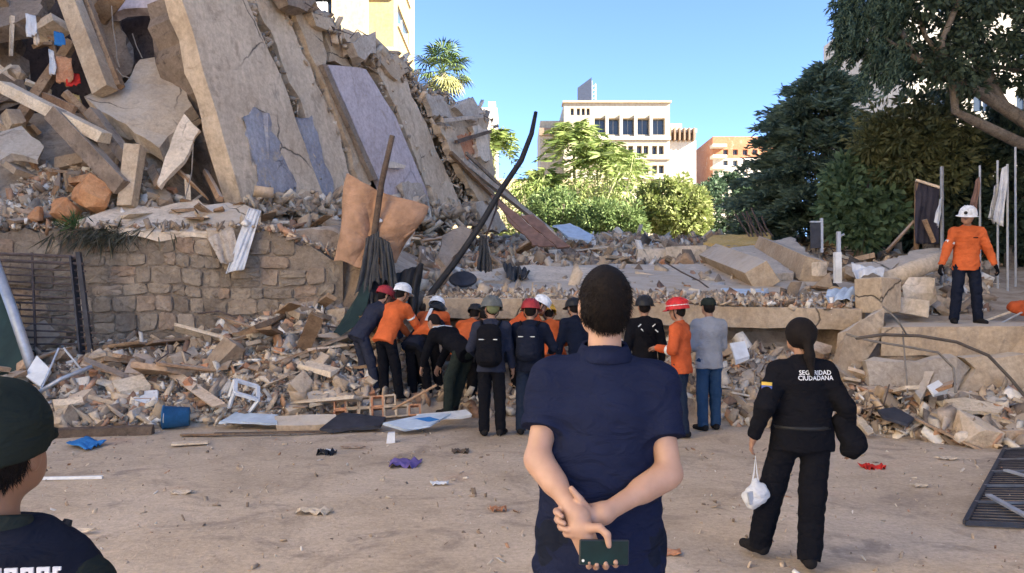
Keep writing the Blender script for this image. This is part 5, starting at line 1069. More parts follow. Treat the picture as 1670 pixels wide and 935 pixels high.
# steel grille lying at the right edge
gr_ = empty('steel_grille', onz(1660, 800), 'dark steel grille panel lying on the dirt at the right edge', 'grille'); go = np.array(gr_.location)
c = [onz(1574, 858) - go, onz(1646, 722) - go, onz(1760, 716) - go, onz(1790, 868) - go]
for k in range(4): MB().beam(c[k] + (0, 0, .025), c[(k + 1) % 4] + (0, 0, .025), .035, .03).obj('frame_bar', MAT['dkmetal'], gr_)
for k in range(1, 6): t = k / 6; MB().beam(c[0] * (1-t) + c[1] * t + (0, 0, .035), c[3] * (1-t) + c[2] * t + (0, 0, .035), .035, .015).obj('cross_bar', MAT['metal'], gr_)
for k in range(44):
    t = (k + .5) / 44; MB().beam(c[0] * (1-t) + c[1] * t + (0, 0, .018), c[3] * (1-t) + c[2] * t + (0, 0, .018), .014, .012).obj('slat', MAT['dkmetal'], gr_)
for a, b_ in (((1612, 818), (1700, 868)), ((1640, 776), (1720, 800))): MB().beam(onz(*a) - go + (0, 0, .055), onz(*b_) - go + (0, 0, .055), .05, .02).obj('brace', MAT['galv'], gr_)
# pebbles on the trodden ground
P = []; 
for _ in range(1700): y = 3.2 + 7.3 * g.uniform() ** .8; x = g.uniform(-.7, .7) * y; P.append((x, y, .006))
debris('pebbles', P, .008 + .03 * g.uniform(0, 1, 1700) ** 4, PAL, 'small pebbles and crumbs scattered over the trodden dirt')
# ---------------------------------------------------------------- flags behind the man on the right
def flag(px, pyt, Y, label, mat, fy0, fy1, fw, seed, pole='galv', r_=.022, side=-1):
    b_ = at(px, 440, Y); b_[2] = Hz(b_[0], Y) - .05; t = empty('flag', b_, label, 'flag'); top = at(px, pyt, Y) - b_
    MB().tube([(0, 0, 0), top], r_, 7).obj('pole', MAT[pole], t)
    if fy0 is not None:
        a = at(px, fy0, Y - .03) - b_; e = at(px, fy1, Y - .05) - b_; w_ = fw / F_PX * Y * side
        o = sheet('banner', [a, a + (w_ * .35, 0, -.05), e + (w_, 0, .12), e + (w_ * .3, 0, 0)], MAT[mat], 8, 16, .04, 2, .006, seed); o.parent = t
flag(1536, 272, 15.2, 'pole with a small white flag left of the man in the white helmet', 'whitec', 322, 372, 12, 81, 'metal', .035)
flag(1627, 262, 15.6, 'thin pole with a drooping pale green-white flag', 'whitec', 300, 365, 15, 82)
flag(1643, 268, 15.4, 'thin pole with the longest drooping white flag at right', 'whitec', 270, 370, 24, 83)
flag(1598, 270, 16, 'pole with a dark red and brown drooping flag', 'redsheet', 288, 345, 16, 84)
flag(1656, 240, 16, 'bare thin pole at the right edge behind the flags', None, None, None, 0, 85)
bn = empty('black_banner', at(1512, 402, 15.8), 'dark brown banner hanging between posts behind the slabs', 'banner'); bo = np.array(bn.location)
o = sheet('banner_cloth', [at(*p) - bo for p in ((1494,296,15.8),(1532,306,15.8),(1530,398,15.7),(1490,398,15.7))], cloth('banner_cloth', (.05,.045,.055)), 14, 16, .05, 3, .008, 88); o.parent = bn
MB().beam(at(1494,294,15.75) - bo, at(1532,306,15.75) - bo, .05, .05).obj('top_batten', MAT['woodl'], bn); MB().tube([at(1496,296,15.85) - bo, at(1494,420,15.85) - bo], .05, 7).obj('post', MAT['wood'], bn)
pxbeam('timber_beam', (1448,410,15.6), (1490,360,16), .06, .06, 'wood', 'thin stick leaning right in front of the dark shrubs', 'stick')
pxbeam('timber_beam', (1522,396,15.5), (1508,358,15.6), .08, .05, 'wood', 'pale split board leaning against the dark banner', 'board')
# ---------------------------------------------------------------- people: bodies and clothes grown as implicit surfaces
def A(*v): return np.array(v, float)
class Sdf:
    def __init__(s, h): s.h = h; s.p = []; s.cuts = []; s.amp = 0
    def rc(s, a, b, r1, r2=None, w=1.0, side=None, k=.02, flat=''): s.p.append(('rc', A(*a), A(*b), r1, r1 if r2 is None else r2, w, None if side is None else unit(side), k, flat)); return s
    def ell(s, c, rad, fr=None, k=.02): s.p.append(('el', A(*c), A(*rad), fr if fr is not None else np.eye(3), k)); return s
    def sub(s, c, r): s.p.append(('sb', A(*c), r)); return s
    def cut(s, p, n, lim=None): s.cuts.append((A(*p), unit(n), lim)); return s     # removes what lies on the n side
    def mesh(s):
        lo, hi = np.full(3, 1e9), np.full(3, -1e9)
        for q in s.p:
            if q[0] == 'rc': r = max(q[3], q[4]) * max(1, q[5]); lo = np.minimum(lo, np.minimum(q[1], q[2]) - r); hi = np.maximum(hi, np.maximum(q[1], q[2]) + r)
            elif q[0] == 'el': r = max(q[2]); lo = np.minimum(lo, q[1] - r); hi = np.maximum(hi, q[1] + r)
        h = s.h; lo = lo - 3 * h; hi = hi + 3 * h; n = np.ceil((hi - lo) / h).astype(int) + 1
        ax = [(lo[d] + h * np.arange(n[d])).astype(np.float32) for d in range(3)]; F = np.full(n, .08, np.float32)
        for q in s.p:
            if q[0] == 'rc': r = max(q[3], q[4]) * max(1, q[5]); b0, b1 = np.minimum(q[1], q[2]) - r, np.maximum(q[1], q[2]) + r
            elif q[0] == 'el': r = max(q[2]); b0, b1 = q[1] - r, q[1] + r
            else: b0, b1 = q[1] - q[2], q[1] + q[2]
            m = .05; i0 = np.clip(np.floor((b0 - m - lo) / h).astype(int), 0, n); i1 = np.clip(np.ceil((b1 + m - lo) / h).astype(int) + 1, 0, n)
            sl = tuple(slice(a, b) for a, b in zip(i0, i1)); x = ax[0][sl[0]][:, None, None]; y = ax[1][sl[1]][None, :, None]; z = ax[2][sl[2]][None, None, :]
            if q[0] == 'rc':
                a, ba = q[1], q[2] - q[1]; L2 = float(np.dot(ba, ba)) + 1e-9; X, Y, Z = x - a[0], y - a[1], z - a[2]
                t_ = (X * ba[0] + Y * ba[1] + Z * ba[2]) / L2; t = np.clip(t_, 0, 1); X = X - t * ba[0]; Y = Y - t * ba[1]; Z = Z - t * ba[2]; d2 = X*X + Y*Y + Z*Z
                if q[6] is not None: sd_ = X * q[6][0] + Y * q[6][1] + Z * q[6][2]; d2 = np.maximum(d2 - sd_ * sd_ * (1 - 1 / q[5] ** 2), 0)
                d = np.sqrt(d2) - (q[3] + (q[4] - q[3]) * t); k = q[7]
                if 'a' in q[8]: d = np.maximum(d, -t_ * math.sqrt(L2))
                if 'b' in q[8]: d = np.maximum(d, (t_ - 1) * math.sqrt(L2))
            elif q[0] == 'el':
                X, Y, Z = x - q[1][0], y - q[1][1], z - q[1][2]; f = q[3]; r = q[2]
                u = [(X * f[i][0] + Y * f[i][1] + Z * f[i][2]) for i in range(3)]
                k0 = np.sqrt(sum((u[i] / r[i]) ** 2 for i in range(3))); k1 = np.sqrt(sum((u[i] / r[i] ** 2) ** 2 for i in range(3))) + 1e-6; d = k0 * (k0 - 1) / k1; k = q[4]
            else:
                d = np.sqrt((x - q[1][0]) ** 2 + (y - q[1][1]) ** 2 + (z - q[1][2]) ** 2) - q[2]; F[sl] = np.maximum(F[sl], -d); continue
            o = F[sl]; hh = np.clip(.5 + .5 * (o - d) / k, 0, 1); F[sl] = o + (d - o) * hh - k * hh * (1 - hh)
        if s.amp:
            X, Y, Z = np.meshgrid(*ax, indexing='ij', sparse=True); g = np.random.default_rng(int(abs(lo[0]) * 1e4) % 9999 + len(s.p)); w_ = 0
            for j in range(9):
                v = g.normal(0, 1, 3); v *= g.uniform(18, 52) / np.linalg.norm(v); sn = np.sin(X * v[0] + Y * v[1] + Z * v[2] + g.uniform(0, 6) + 1.2 * np.sin(Z * 13 + X * 9 + j)); w_ = w_ + (sn if j % 2 else 1.1 - 2.2 * np.abs(sn) ** .7)
            F = F + (s.amp * w_ / 2.6).astype(np.float32)
        for p, nr, lim in s.cuts:
            x, y, z = ax[0][:, None, None] - p[0], ax[1][None, :, None] - p[1], ax[2][None, None, :] - p[2]; d = x * nr[0] + y * nr[1] + z * nr[2]
            if lim is not None: d = np.where(x*x + y*y + z*z < lim * lim, d, -1)
            F = np.maximum(F, d)
        F[0] = F[-1] = .1; F[:, 0] = F[:, -1] = .1; F[:, :, 0] = F[:, :, -1] = .1
        return snets(F, lo, h)
def snets(F, lo, h):
    S = F < 0; c = np.zeros(np.array(F.shape) - 1, np.int8); CO = [(i, j, k) for i in (0, 1) for j in (0, 1) for k in (0, 1)]
    for i, j, k in CO: c += S[i:i + c.shape[0], j:j + c.shape[1], k:k + c.shape[2]]
    mx = (c > 0) & (c < 8); cells = np.argwhere(mx); idx = np.full(c.shape, -1, np.int64); idx[mx] = np.arange(len(cells))
    acc = np.zeros((len(cells), 3)); cnt = np.zeros((len(cells), 1))
    fv = {o: F[cells[:, 0] + o[0], cells[:, 1] + o[1], cells[:, 2] + o[2]] for o in CO}
    for a in CO:
        for d in range(3):
            if a[d]: continue
            b = tuple(1 if e == d else a[e] for e in range(3)); fa, fb = fv[a], fv[b]; m = (fa < 0) != (fb < 0); t = np.where(m, fa / np.where(m, fa - fb, 1), 0)
            p = np.array(a)[None] + t[:, None] * (np.array(b) - np.array(a))[None]; acc += p * m[:, None]; cnt += m[:, None]
    V = lo + h * (cells + acc / np.maximum(cnt, 1)); FF = []
    for d in range(3):
        e = [0, 0, 0]; e[d] = 1; u, v = (d + 1) % 3, (d + 2) % 3
        n = F.shape; A0 = S[:n[0] - e[0], :n[1] - e[1], :n[2] - e[2]]; B0 = S[e[0]:, e[1]:, e[2]:]; ed = np.argwhere(A0 != B0); fl = A0[tuple(ed.T)]
        def cell(du, dv): q = ed.copy(); q[:, u] -= du; q[:, v] -= dv; return idx[q[:, 0], q[:, 1], q[:, 2]]
        ok = (ed[:, u] > 0) & (ed[:, v] > 0) & (ed[:, u] < c.shape[u]) & (ed[:, v] < c.shape[v]); ed = ed[ok]; fl = fl[ok]
        q = np.stack([cell(1, 1), cell(0, 1), cell(0, 0), cell(1, 0)], 1); q[~fl] = q[~fl][:, ::-1]; FF.append(q)
    FF = np.concatenate(FF); return V, FF[(FF >= 0).all(1)]
def sdf_obj(name, s, mat, parent):
    V, F = s.mesh(); return link(name, mesh_data(name, V, F, mat, True), parent)
def ik(a, c, l1, l2, pole):
    d = c - a; L = np.linalg.norm(d); L_ = min(L, (l1 + l2) * .999); dirv = d / (L + 1e-9); x = (l1 * l1 - l2 * l2 + L_ * L_) / (2 * L_); hgt = math.sqrt(max(l1 * l1 - x * x, 0))
    pole = unit(np.array(pole) - dirv * np.dot(pole, dirv)); return a + dirv * x + pole * hgt, a + dirv * L_
SKIN = {'light': skin('skin_light', (.46,.285,.205)), 'mid': skin('skin_mid', (.34,.19,.12)), 'tan': skin('skin_tan', (.27,.15,.095))}
HAIR = plain('dark_hair', (.012,.009,.008), .75, var=.3, scale=60, bs=.3, bscale=160, spec=.12)
CL = {}
for k, c in dict(navy=(.014,.018,.042), navy2=(.013,.016,.028), black=(.0095,.0095,.012), orange=(.58,.125,.04), orange2=(.50,.10,.035), grey=(.27,.275,.29), jeans=(.025,.055,.11), dkjeans=(.018,.026,.045), khaki=(.025,.030,.026), dkgreen=(.022,.028,.024), slate=(.030,.033,.050), boots=(.02,.018,.018), vest=(.016,.018,.028)).items(): CL[k] = cloth('cloth_' + k, c, .3 if 'orange' in k else .18, 9, .6)
PL = {k: plain('shell_' + k, c, .55, var=.35, scale=14, bs=.1, spec=.3) for k, c in dict(red=(.55,.025,.025), dred=(.33,.03,.035), white=(.75,.75,.74), black=(.015,.015,.016), olive=(.17,.18,.08), grey=(.12,.125,.115), yellow=(.72,.38,.04)).items()}
REFL = plain('reflective_tape', (.72,.72,.68), .35, var=.1, bs=.05)
EYE = plain('eye_white', (.6,.58,.55), .3, var=.05, bs=0)
def fingers(s, W, hd, sd_, pn, sc=1.0, curl=.5, r=.0088, k=.006, thumb=1):
    """five fingers of different lengths on a palm: W wrist, hd hand direction, sd_ thumb side, pn palm normal (towards which the fingers curl)"""
    s.rc(W - hd * .02 * sc, W + hd * .03 * sc, .026 * sc, .024 * sc, 1.25, sd_, .02); s.rc(W + hd * .03 * sc, W + hd * .08 * sc, .0175 * sc, .0155 * sc, 2.35, sd_, .014)
    for i, L in enumerate((.074, .082, .077, .06)):
        b = W + hd * (.088 - .006 * abs(i - 1.2)) * sc + sd_ * (.030 - .020 * i) * sc; d = hd * 1.0 + sd_ * (.07 - .05 * i); p = b
        for j, f in enumerate((.44, .32, .24)):
            an = curl * (j + .6) * .9; dd = unit(d * math.cos(an) + pn * math.sin(an)); e = p + dd * L * f * sc * 1.06; s.rc(p, e, r * sc * (1 - .08 * j), r * sc * (.94 - .09 * j), k=k); p = e
    if thumb:
        b = W + hd * .025 * sc + sd_ * .026 * sc; m_ = b + (hd * .62 + sd_ * .6 + pn * .35) * .042 * sc; e = m_ + unit(hd * .9 + sd_ * .15 + pn * .35) * .034 * sc; e2 = e + unit(hd * 1 - sd_ * .1 + pn * .3) * .024 * sc
        s.rc(b, m_, .0135 * sc, .011 * sc, k=.012).rc(m_, e, .0105 * sc, .0095 * sc, k=k).rc(e, e2, .0095 * sc, .0075 * sc, k=k)
def head_sdf(s, C, U, Fw, Rt, sc=1.0):
    fr = np.array([Rt, Fw, U]); P = lambda r, f, u: C + (Rt * r + Fw * f + U * u) * sc
    s.ell(P(0, -.012, .028), A(.076, .097, .094) * sc, fr, .03).ell(P(0, .035, -.02), A(.062, .062, .09) * sc, fr, .03).rc(P(0, .045, -.06), P(0, .058, -.088), .042 * sc, .03 * sc, k=.03)
    for q in (-1, 1):
        s.ell(P(.081 * q, -.012, -.008), A(.012, .023, .036) * sc, fr, .008).ell(P(.05 * q, .04, -.045), A(.022, .035, .04) * sc, fr, .03)
    s.rc(P(-.034, .083, .03), P(.034, .083, .03), .012 * sc, k=.02).rc(P(0, .09, .012), P(0, .112, -.022), .0095 * sc, .014 * sc, k=.012).rc(P(-.018, .087, -.056), P(.018, .087, -.056), .010 * sc, k=.008).rc(P(-.016, .085, -.068), P(.016, .085, -.068), .009 * sc, k=.008)
    for q in (-1, 1): s.sub(P(.032 * q, .104, .010), .0145 * sc)
def hair_strands(ho, root, n, hU, hF, C, L=.02, W=.0014):
    g = np.random.default_rng(n); vs_ = ho.data.vertices; ii = g.integers(0, len(vs_), n); co = np.array([vs_[int(i)].co for i in ii]); no = np.array([vs_[int(i)].normal for i in ii])
    up = ((co - C) @ hU)[:, None]; D = no * .22 - hU * .8 - hF * .15 + g.normal(0, .28, (n, 3)); leaves('hair_strands', co - no * .003, D, L, W, [(.012,.009,.008)] * 2, root, HAIR, g=g)
def person(label, loc, rz, height=1.75, girth=1.0, lean=0, side=0, hip=None, hipxy=(0, 0), feet=((-.1, 0, 0), (.1, 0, 0)), hands=(None, None), hyaw=0, hpitch=0,
           top='black', sleeve=1.0, trousers='black', skin_='mid', hair=True, h=.0105, hem=.1, shoes='boots', group=None, bands=(), toes=(.25, -.25), elbow_out=.5, toff=.016, shw=1.0, hand_custom=None, collar=True, loose=1.0, knee_pole=(0, 1, 0), curl=.5, legw=1.14, shz=.475, strands=0, headk=1.0, armk=1.0):
    sc = height / 1.75; root = empty('person', loc, label, 'person', group, rz); X = A(1, 0, 0)
    hz = (hip if hip else .93 * sc); Pv = A(hipxy[0], hipxy[1], hz); l = R(lean); sl_ = R(side)
    U = unit(A(math.sin(sl_), math.sin(l) * math.cos(sl_), math.cos(l) * math.cos(sl_))); Xs = unit(X - U * np.dot(X, U)); Fw = np.cross(U, Xs)
    N = Pv + U * .545 * sc; SHL = [Pv + U * shz * sc + Xs * q * .178 * sc * shw for q in (-1, 1)]
    hl = l * .55 - R(hpitch); hU = unit(A(math.sin(sl_) * .5, math.sin(hl), math.cos(hl))); hX = unit(X - hU * np.dot(X, hU)); hF = np.cross(hU, hX); a = R(hyaw); hF, hX = hF * math.cos(a) + hX * math.sin(a), hX * math.cos(a) - hF * math.sin(a)
    C = N + unit(U * .4 + hU * .6) * .165 * sc + hF * .018 * sc
    hips = [Pv + Xs * q * .088 * sc * girth for q in (-1, 1)]; J = []
    for q in (0, 1):
        sgn = -1 if q == 0 else 1; ft = A(*feet[q]) + A(0, 0, .085 * sc); kn, an = ik(hips[q], ft, .42 * sc, .425 * sc, knee_pole + Xs * sgn * .15)
        hd = hands[q]; tgt = A(*hd) if hd is not None else SHL[q] + A(sgn * .09 * sc, .06 * sc, -.52 * sc)
        el, wr = ik(SHL[q], tgt, .285 * sc, .255 * sc, -Fw + Xs * sgn * elbow_out - A(0, 0, .2)); J.append((kn, an, el, wr))
    # --- body
    b = Sdf(h); head_sdf(b, C, hU, hF, hX, sc * headk); b.rc(N - U * .03 * sc, C - hU * .05 * sc - hF * .02 * sc, .054 * sc, .049 * sc, k=.03)
    g_ = girth * .93
    b.rc(Pv, Pv + U * .2 * sc, .098 * sc * g_, .092 * sc * g_, 1.42, Xs, .04).rc(Pv + U * .2 * sc, Pv + U * .42 * sc, .092 * sc * g_, .105 * sc, 1.42, Xs, .04)
    for q in (0, 1):
        kn, an, el, wr = J[q]; sgn = -1 if q == 0 else 1
        b.rc(N - U * .05 * sc, SHL[q], .05 * sc, .052 * sc, k=.05).rc(SHL[q], el, .05 * sc * armk, .04 * sc * armk, k=.03).rc(el, wr, .04 * sc * armk, .0255 * sc, k=.02).rc(el + (wr - el) * .12, el + (wr - el) * .42, .0415 * sc * armk, .037 * sc * armk, k=.03)
        b.rc(hips[q], kn, .078 * sc * g_, .054 * sc, k=.03).rc(kn, an, .052 * sc, .036 * sc, k=.02)
        if hand_custom is None:
            hd = unit(wr - el); sd_ = unit(Fw - hd * np.dot(Fw, hd)); pn = np.cross(hd, sd_) * (-1 if q == 0 else 1)
            if np.dot(pn, Xs * -sgn) < 0: pn = -pn
            fingers(b, wr, hd, sd_, pn, sc, curl, r=max(.0088, h * .85))
    if hand_custom is not None: hand_custom(b, J)
    sdf_obj('body', b, SKIN[skin_], root)
    # --- top
    t = Sdf(h); o = toff; t.amp = .0035 * loose; gg = girth
    t.rc(Pv + U * (-hem) * sc, Pv + U * .2 * sc, .115 * sc * gg + o, .098 * sc * gg + o, 1.42, Xs, .04, 'a').rc(Pv + U * .2 * sc, Pv + U * .40 * sc, .098 * sc * gg + o, .108 * sc + o, 1.42, Xs, .04).rc(Pv + U * .40 * sc, Pv + U * shz * sc, .10 * sc + o, .07 * sc + o, 1.55, Xs, .05)
    for q in (0, 1):
        kn, an, el, wr = J[q]; t.rc(N - U * .035 * sc, SHL[q] - U * .005, .052 * sc + o * .6, .058 * sc + o, k=.05)
        if sleeve >= 1: t.rc(SHL[q], el, .058 * sc + o, .046 * sc + o, k=.035).rc(el, wr - unit(wr - el) * .0, .045 * sc + o, .031 * sc + o * .8, k=.02, flat='b')
        else: e2 = SHL[q] + (el - SHL[q]) * sleeve; t.rc(SHL[q], e2, .055 * sc + o, .054 * sc + o, k=.035, flat='b')
    if collar: t.rc(N - U * .03 * sc, N + U * .02 * sc, .062 * sc, .064 * sc, k=.02).cut(N + U * .035 * sc - Fw * .0, U + Fw * .25, .12)
    else: t.cut(N + U * .0, U + Fw * .3, .12)
    T = sdf_obj('shirt' if sleeve < 1 else 'jacket', t, CL[top], root)
    # --- trousers
    p = Sdf(h); p.amp = .0035 * loose; o = .014; p.rc(Pv + U * .09 * sc, Pv - A(0, 0, .02) * sc, .104 * sc * gg, .108 * sc * gg, 1.42, Xs, .04, 'a')
    for q in (0, 1):
        kn, an, el, wr = J[q]; p.rc(hips[q] + A(0, 0, .0), kn, .086 * sc * gg, .064 * sc * legw + .004, k=.03).rc(kn, an - A(0, 0, .03), .064 * sc * legw + .004, .056 * sc * legw, k=.02, flat='b')
    sdf_obj('trousers', p, CL[trousers], root)
    for q in (0, 1):
        kn, an, el, wr = J[q]; z0 = an[2] - .085 * sc; ty = toes[q]; d = A(math.sin(-ty), math.cos(ty), 0); s = Sdf(h * .9); f0 = A(an[0], an[1], z0)
        s.rc(f0 - d * .04 * sc + A(0, 0, .045), f0 + d * .06 * sc + A(0, 0, .045), .048 * sc, .046 * sc, k=.03).rc(f0 + d * .06 * sc + A(0, 0, .04), f0 + d * .165 * sc + A(0, 0, .03), .044 * sc, .036 * sc, k=.03).rc(f0 + A(0, 0, .06), f0 + A(0, 0, .12) * sc, .046 * sc, .048 * sc, k=.02).cut(f0 + A(0, 0, .004), (0, 0, -1)); sdf_obj('shoe', s, CL[shoes] if shoes in CL else PL[shoes], root)
    P = lambda r, f, u: C + (hX * r + hF * f + hU * u) * sc * headk
    for q in (-1, 1): o_ = MB().lathe(P(.031 * q, .088, .010), [(.0, -.011), (.008, -.008), (.0115, 0), (.008, .008), (.0, .011)], 10).obj('eye', EYE, root, smooth=True)
    if hair:
        s = Sdf(h * .8); fr = np.array([hX, hF, hU]); s.amp = .002; s.ell(P(0, -.016, .033), A(.077, .100, .098) * sc, fr, .02).ell(P(0, -.045, -.02), A(.066, .062, .07) * sc, fr, .03)
        s.cut(P(0, .066, .06), hF * 1 - hU * .55).cut(P(0, -.05, -.062), -hU * 1 + hF * .9); ho = sdf_obj('hair', s, HAIR, root)
        if strands: hair_strands(ho, root, strands, hU, hF, C)
    out = dict(root=root, C=C, hX=hX, hF=hF, hU=hU, sc=sc, U=U, Xs=Xs, Fw=Fw, Pv=Pv, N=N, J=J, SHL=SHL, T=T, P=P)
    for q, f, wd in bands:                                # reflective bands on the sleeves
        kn, an, el, wr = J[q]; a_, b_ = (SHL[q], el) if f < 1 else (el, wr); f_ = f % 1; c = a_ + (b_ - a_) * f_; d = unit(b_ - a_); r = ((.058 - .012 * f_) if f < 1 else (.046 - .014 * f_)) * sc + toff + .006
        MB().tube([c - d * wd / 2, c + d * wd / 2], r, 16).obj('reflective_band', REFL, root, smooth=True)
    return out
def helmet(pp, mat, brim=True, big=1.0, strap=True, lamp=False):
    s = pp['sc']; c = pp['P'](0, -.012, .035); mb = MB(); k = big * s
    prof = [(.142, -.012), (.140, .0), (.134, .04), (.115, .085), (.08, .118), (.04, .132), (.0, .136)]
    mb.lathe(c, [(r * .92 * k, z * k) for r, z in prof], 20, pp['hX'], pp['hF'] * 1.16, pp['hU']); o = mb.obj('helmet', mat, pp['root'], smooth=True)
    if brim:
        b = MB(); n = 14
        for i in range(n + 1):
            t = R(20 + 140 * i / n); e = pp['hX'] * math.cos(t) + pp['hF'] * 1.16 * math.sin(t)
            b.v += [tuple(c + e * .128 * k - pp['hU'] * .004), tuple(c + e * .165 * k - pp['hU'] * .02), tuple(c + e * .128 * k - pp['hU'] * .012), tuple(c + e * .165 * k - pp['hU'] * .026)]
        for i in range(n): a = 4 * i; b.f += [(a, a+1, a+5, a+4), (a+2, a+6, a+7, a+3), (a+1, a+3, a+7, a+5)]
        b.obj('brim', mat, o, smooth=True)
    mb = MB()
    for q in (-3, -1, 1, 3): mb.tube([c + pp['hX'] * .018 * q * k + (pp['hF'] * 1.16 * math.cos(t) * .136 + pp['hU'] * math.sin(t) * .138) * k * (1 - .02 * abs(q)) for t in np.linspace(.5, 2.6, 9)], .006, 5)
    mb.obj('ridge', mat, o, smooth=True)
    if strap: MB().tube([pp['P'](q * .1, .0, z) for q, z in ((-1, .02), (-.86, -.06), (-.4, -.105), (.4, -.105), (.86, -.06), (1, .02))], .007, 5).obj('chin_strap', PL['black'], o)
    if lamp: MB().lathe(c + pp['hF'] * .16 * k + pp['hU'] * .04, [(.0, 0), (.022, 0), (.026, .03), (0, .03)], 10, pp['hX'], pp['hU'], pp['hF']).obj('lamp', PL['black'], o)
    return o
def backpack(pp, label, size=(.15, .10, .23), mat='black', z=.26):
    s = pp['sc']; c = pp['Pv'] + pp['U'] * z * s - pp['Fw'] * (.13 + size[1]) * s; root = link('backpack', None, None, pp['root'].location, pp['root'].rotation_euler); tagit(root, label, 'backpack', 'backpacks worn by the diggers')
    def blob(name, cc, hf, m, k=.03):
        q = Sdf(.011); X_, Y_, U_ = pp['Xs'], pp['Fw'], pp['U']; q.amp = .003
        for a in (-1, 1): q.rc(cc + X_ * a * (hf[0] - hf[1]) * .9 - U_ * (hf[2] - hf[1]), cc + X_ * a * (hf[0] - hf[1]) * .75 + U_ * (hf[2] - hf[1]), hf[1], hf[1] * .92, k=.05)
        q.rc(cc - U_ * (hf[2] - hf[1]), cc + U_ * (hf[2] - hf[1]), hf[1] * 1.03, hf[1], 1.3, X_, .05); return sdf_obj(name, q, m, root)
    blob('main_bag', c, size, CL[mat]); blob('front_pocket', c - pp['U'] * size[2] * .42 - pp['Fw'] * size[1] * .7, (size[0] * .8, size[1] * .5, size[2] * .42), CL[mat])
    MB().tube([c + pp['Xs'] * q * size[0] * .7 + pp['U'] * .07 - pp['Fw'] * size[1] * 1.04 for q in (-1, -.3, .3, 1)], .006, 5).obj('reflective_trim', REFL, root)
    for q in (-1, 1):
        i = 0 if q < 0 else 1; sh = pp['SHL'][i]; a = c + pp['Xs'] * q * size[0] * .6 + pp['U'] * size[2] * .9 + pp['Fw'] * size[1] * .6; top = sh - pp['Xs'] * q * .05 + pp['U'] * .085 * s; fr = top + pp['Fw'] * .12 - pp['U'] * .12; lo = c + pp['Xs'] * q * (size[0] + .04) - pp['U'] * size[2] * .8 + pp['Fw'] * size[1] * 1.2
        MB().tube([a, top - pp['Fw'] * .03, fr, fr - pp['U'] * .12 + pp['Xs'] * q * .03, lo], .018, 6).obj('strap', CL['black'], root, smooth=True)
    return root

# ---- the standing man in the navy shirt, hands joined behind his back
mx, my = .285, 2.5
def loc_m(px, py, Y): q = at(px, py, Y); return q - A(mx, my, 0)
Lw, Rw = loc_m(943, 842, 2.235), loc_m(985, 838, 2.27)
Lel, Rel = loc_m(876, 748, 2.42), loc_m(1092, 772, 2.40)
PHN = loc_m(985, 901, 2.175)
def man_hands(b, J):
    # left hand: palm towards the viewer, cradling the phone; thumb over its top edge, fingertips round its lower edge
    W = Lw; pc = loc_m(958, 884, 2.212)
    b.rc(W, loc_m(944, 858, 2.225), .027, .025, 1.2, (1, 0, 0), .02).rc(loc_m(946, 862, 2.222), loc_m(962, 900, 2.222), .016, .015, 2.3, (1, 0, .3), .015)
    b.rc(loc_m(946, 862, 2.215), loc_m(958, 878, 2.205), .018, .016, 1.4, (1, 0, 0), .015)
    tips = [((972, 893), (1004, 912), (1004, 921)), ((966, 897), (988, 915), (988, 924)), ((960, 900), (972, 916), (973, 925)), ((954, 902), (960, 915), (961, 922))]
    for i, (a, m_, e) in enumerate(tips):
        r = (.0092, .0095, .009, .0078)[i]; p0, p1, p2, p3 = loc_m(*a, 2.222), loc_m(*m_, 2.214), loc_m(m_[0], m_[1] + 9, 2.192), loc_m(e[0], e[1] - 4, 2.168)
        b.rc(p0, p1, r, r * .97, k=.007).rc(p1, p2, r * .97, r * .93, k=.006).rc(p2, p3, r * .93, r * .8, k=.006)
    t0, t1, t2, t3 = loc_m(953, 862, 2.205), loc_m(978, 861, 2.178), loc_m(990, 872, 2.160), loc_m(993, 890, 2.156)
    b.rc(t0, t1, .016, .0118, k=.014).rc(t1, t2, .0115, .0105, k=.006).rc(t2, t3, .0105, .0085, k=.006)
    # right hand: grips the left wrist from behind; thumb lies along the forearm, fingertips show on the left side
    W = Rw; b.rc(W, loc_m(970, 846, 2.275), .027, .026, 1.1, (0, 0, 1), .02).rc(loc_m(972, 844, 2.28), loc_m(948, 838, 2.292), .017, .016, 2.1, (.2, 0, 1), .02)
    th0, th1, th2 = loc_m(962, 836, 2.262), loc_m(946, 815, 2.245), loc_m(932, 797, 2.25)
    b.rc(loc_m(970, 846, 2.268), th0, .02, .014, k=.014).rc(th0, th1, .0135, .011, k=.006).rc(th1, th2, .011, .0085, k=.005)
    for i, (a, e, t) in enumerate((((938, 826), (907, 834), (916, 842)), ((936, 836), (909, 847), (920, 854)), ((936, 846), (914, 859), (926, 865)), ((938, 854), (922, 870), (933, 874)))):
        r = (.0092, .0096, .0092, .008)[i]; b.rc(loc_m(*a, 2.288), loc_m(*e, 2.262), r * 1.03, r, k=.006).rc(loc_m(*e, 2.262), loc_m(e[0] + 1, e[1] + 2, 2.232), r, r * .96, k=.005).rc(loc_m(e[0] + 1, e[1] + 2, 2.232), loc_m(*t, 2.212), r * .96, r * .8, k=.005)
def ik_fixed(): pass
_ik = ik
def ik(a, c, l1, l2, pole):
    if 'MAN' in globals() and MAN and c[2] > .6:
        return (Lel, Lw) if a[0] < 0 else (Rel, Rw)
    return _ik(a, c, l1, l2, pole)
MAN = True
man = person('tall standing man in navy polo shirt, hands joined behind his back', (mx, my, 0), 0, height=1.84, girth=1.15, side=1.6, hem=.2, strands=9000, shz=.472, headk=.91, feet=((-.13, .02, 0), (.13, .0, 0)), top='navy', sleeve=.62, trousers='navy2', skin_='light', h=.0048, toff=.013, hands=(Lw, Rw), hand_custom=man_hands, hpitch=0, shw=.88, loose=1.1, armk=.9)
MAN = False
s = man['sc']; cl = MB(); N_ = man['N']                       # folded polo collar
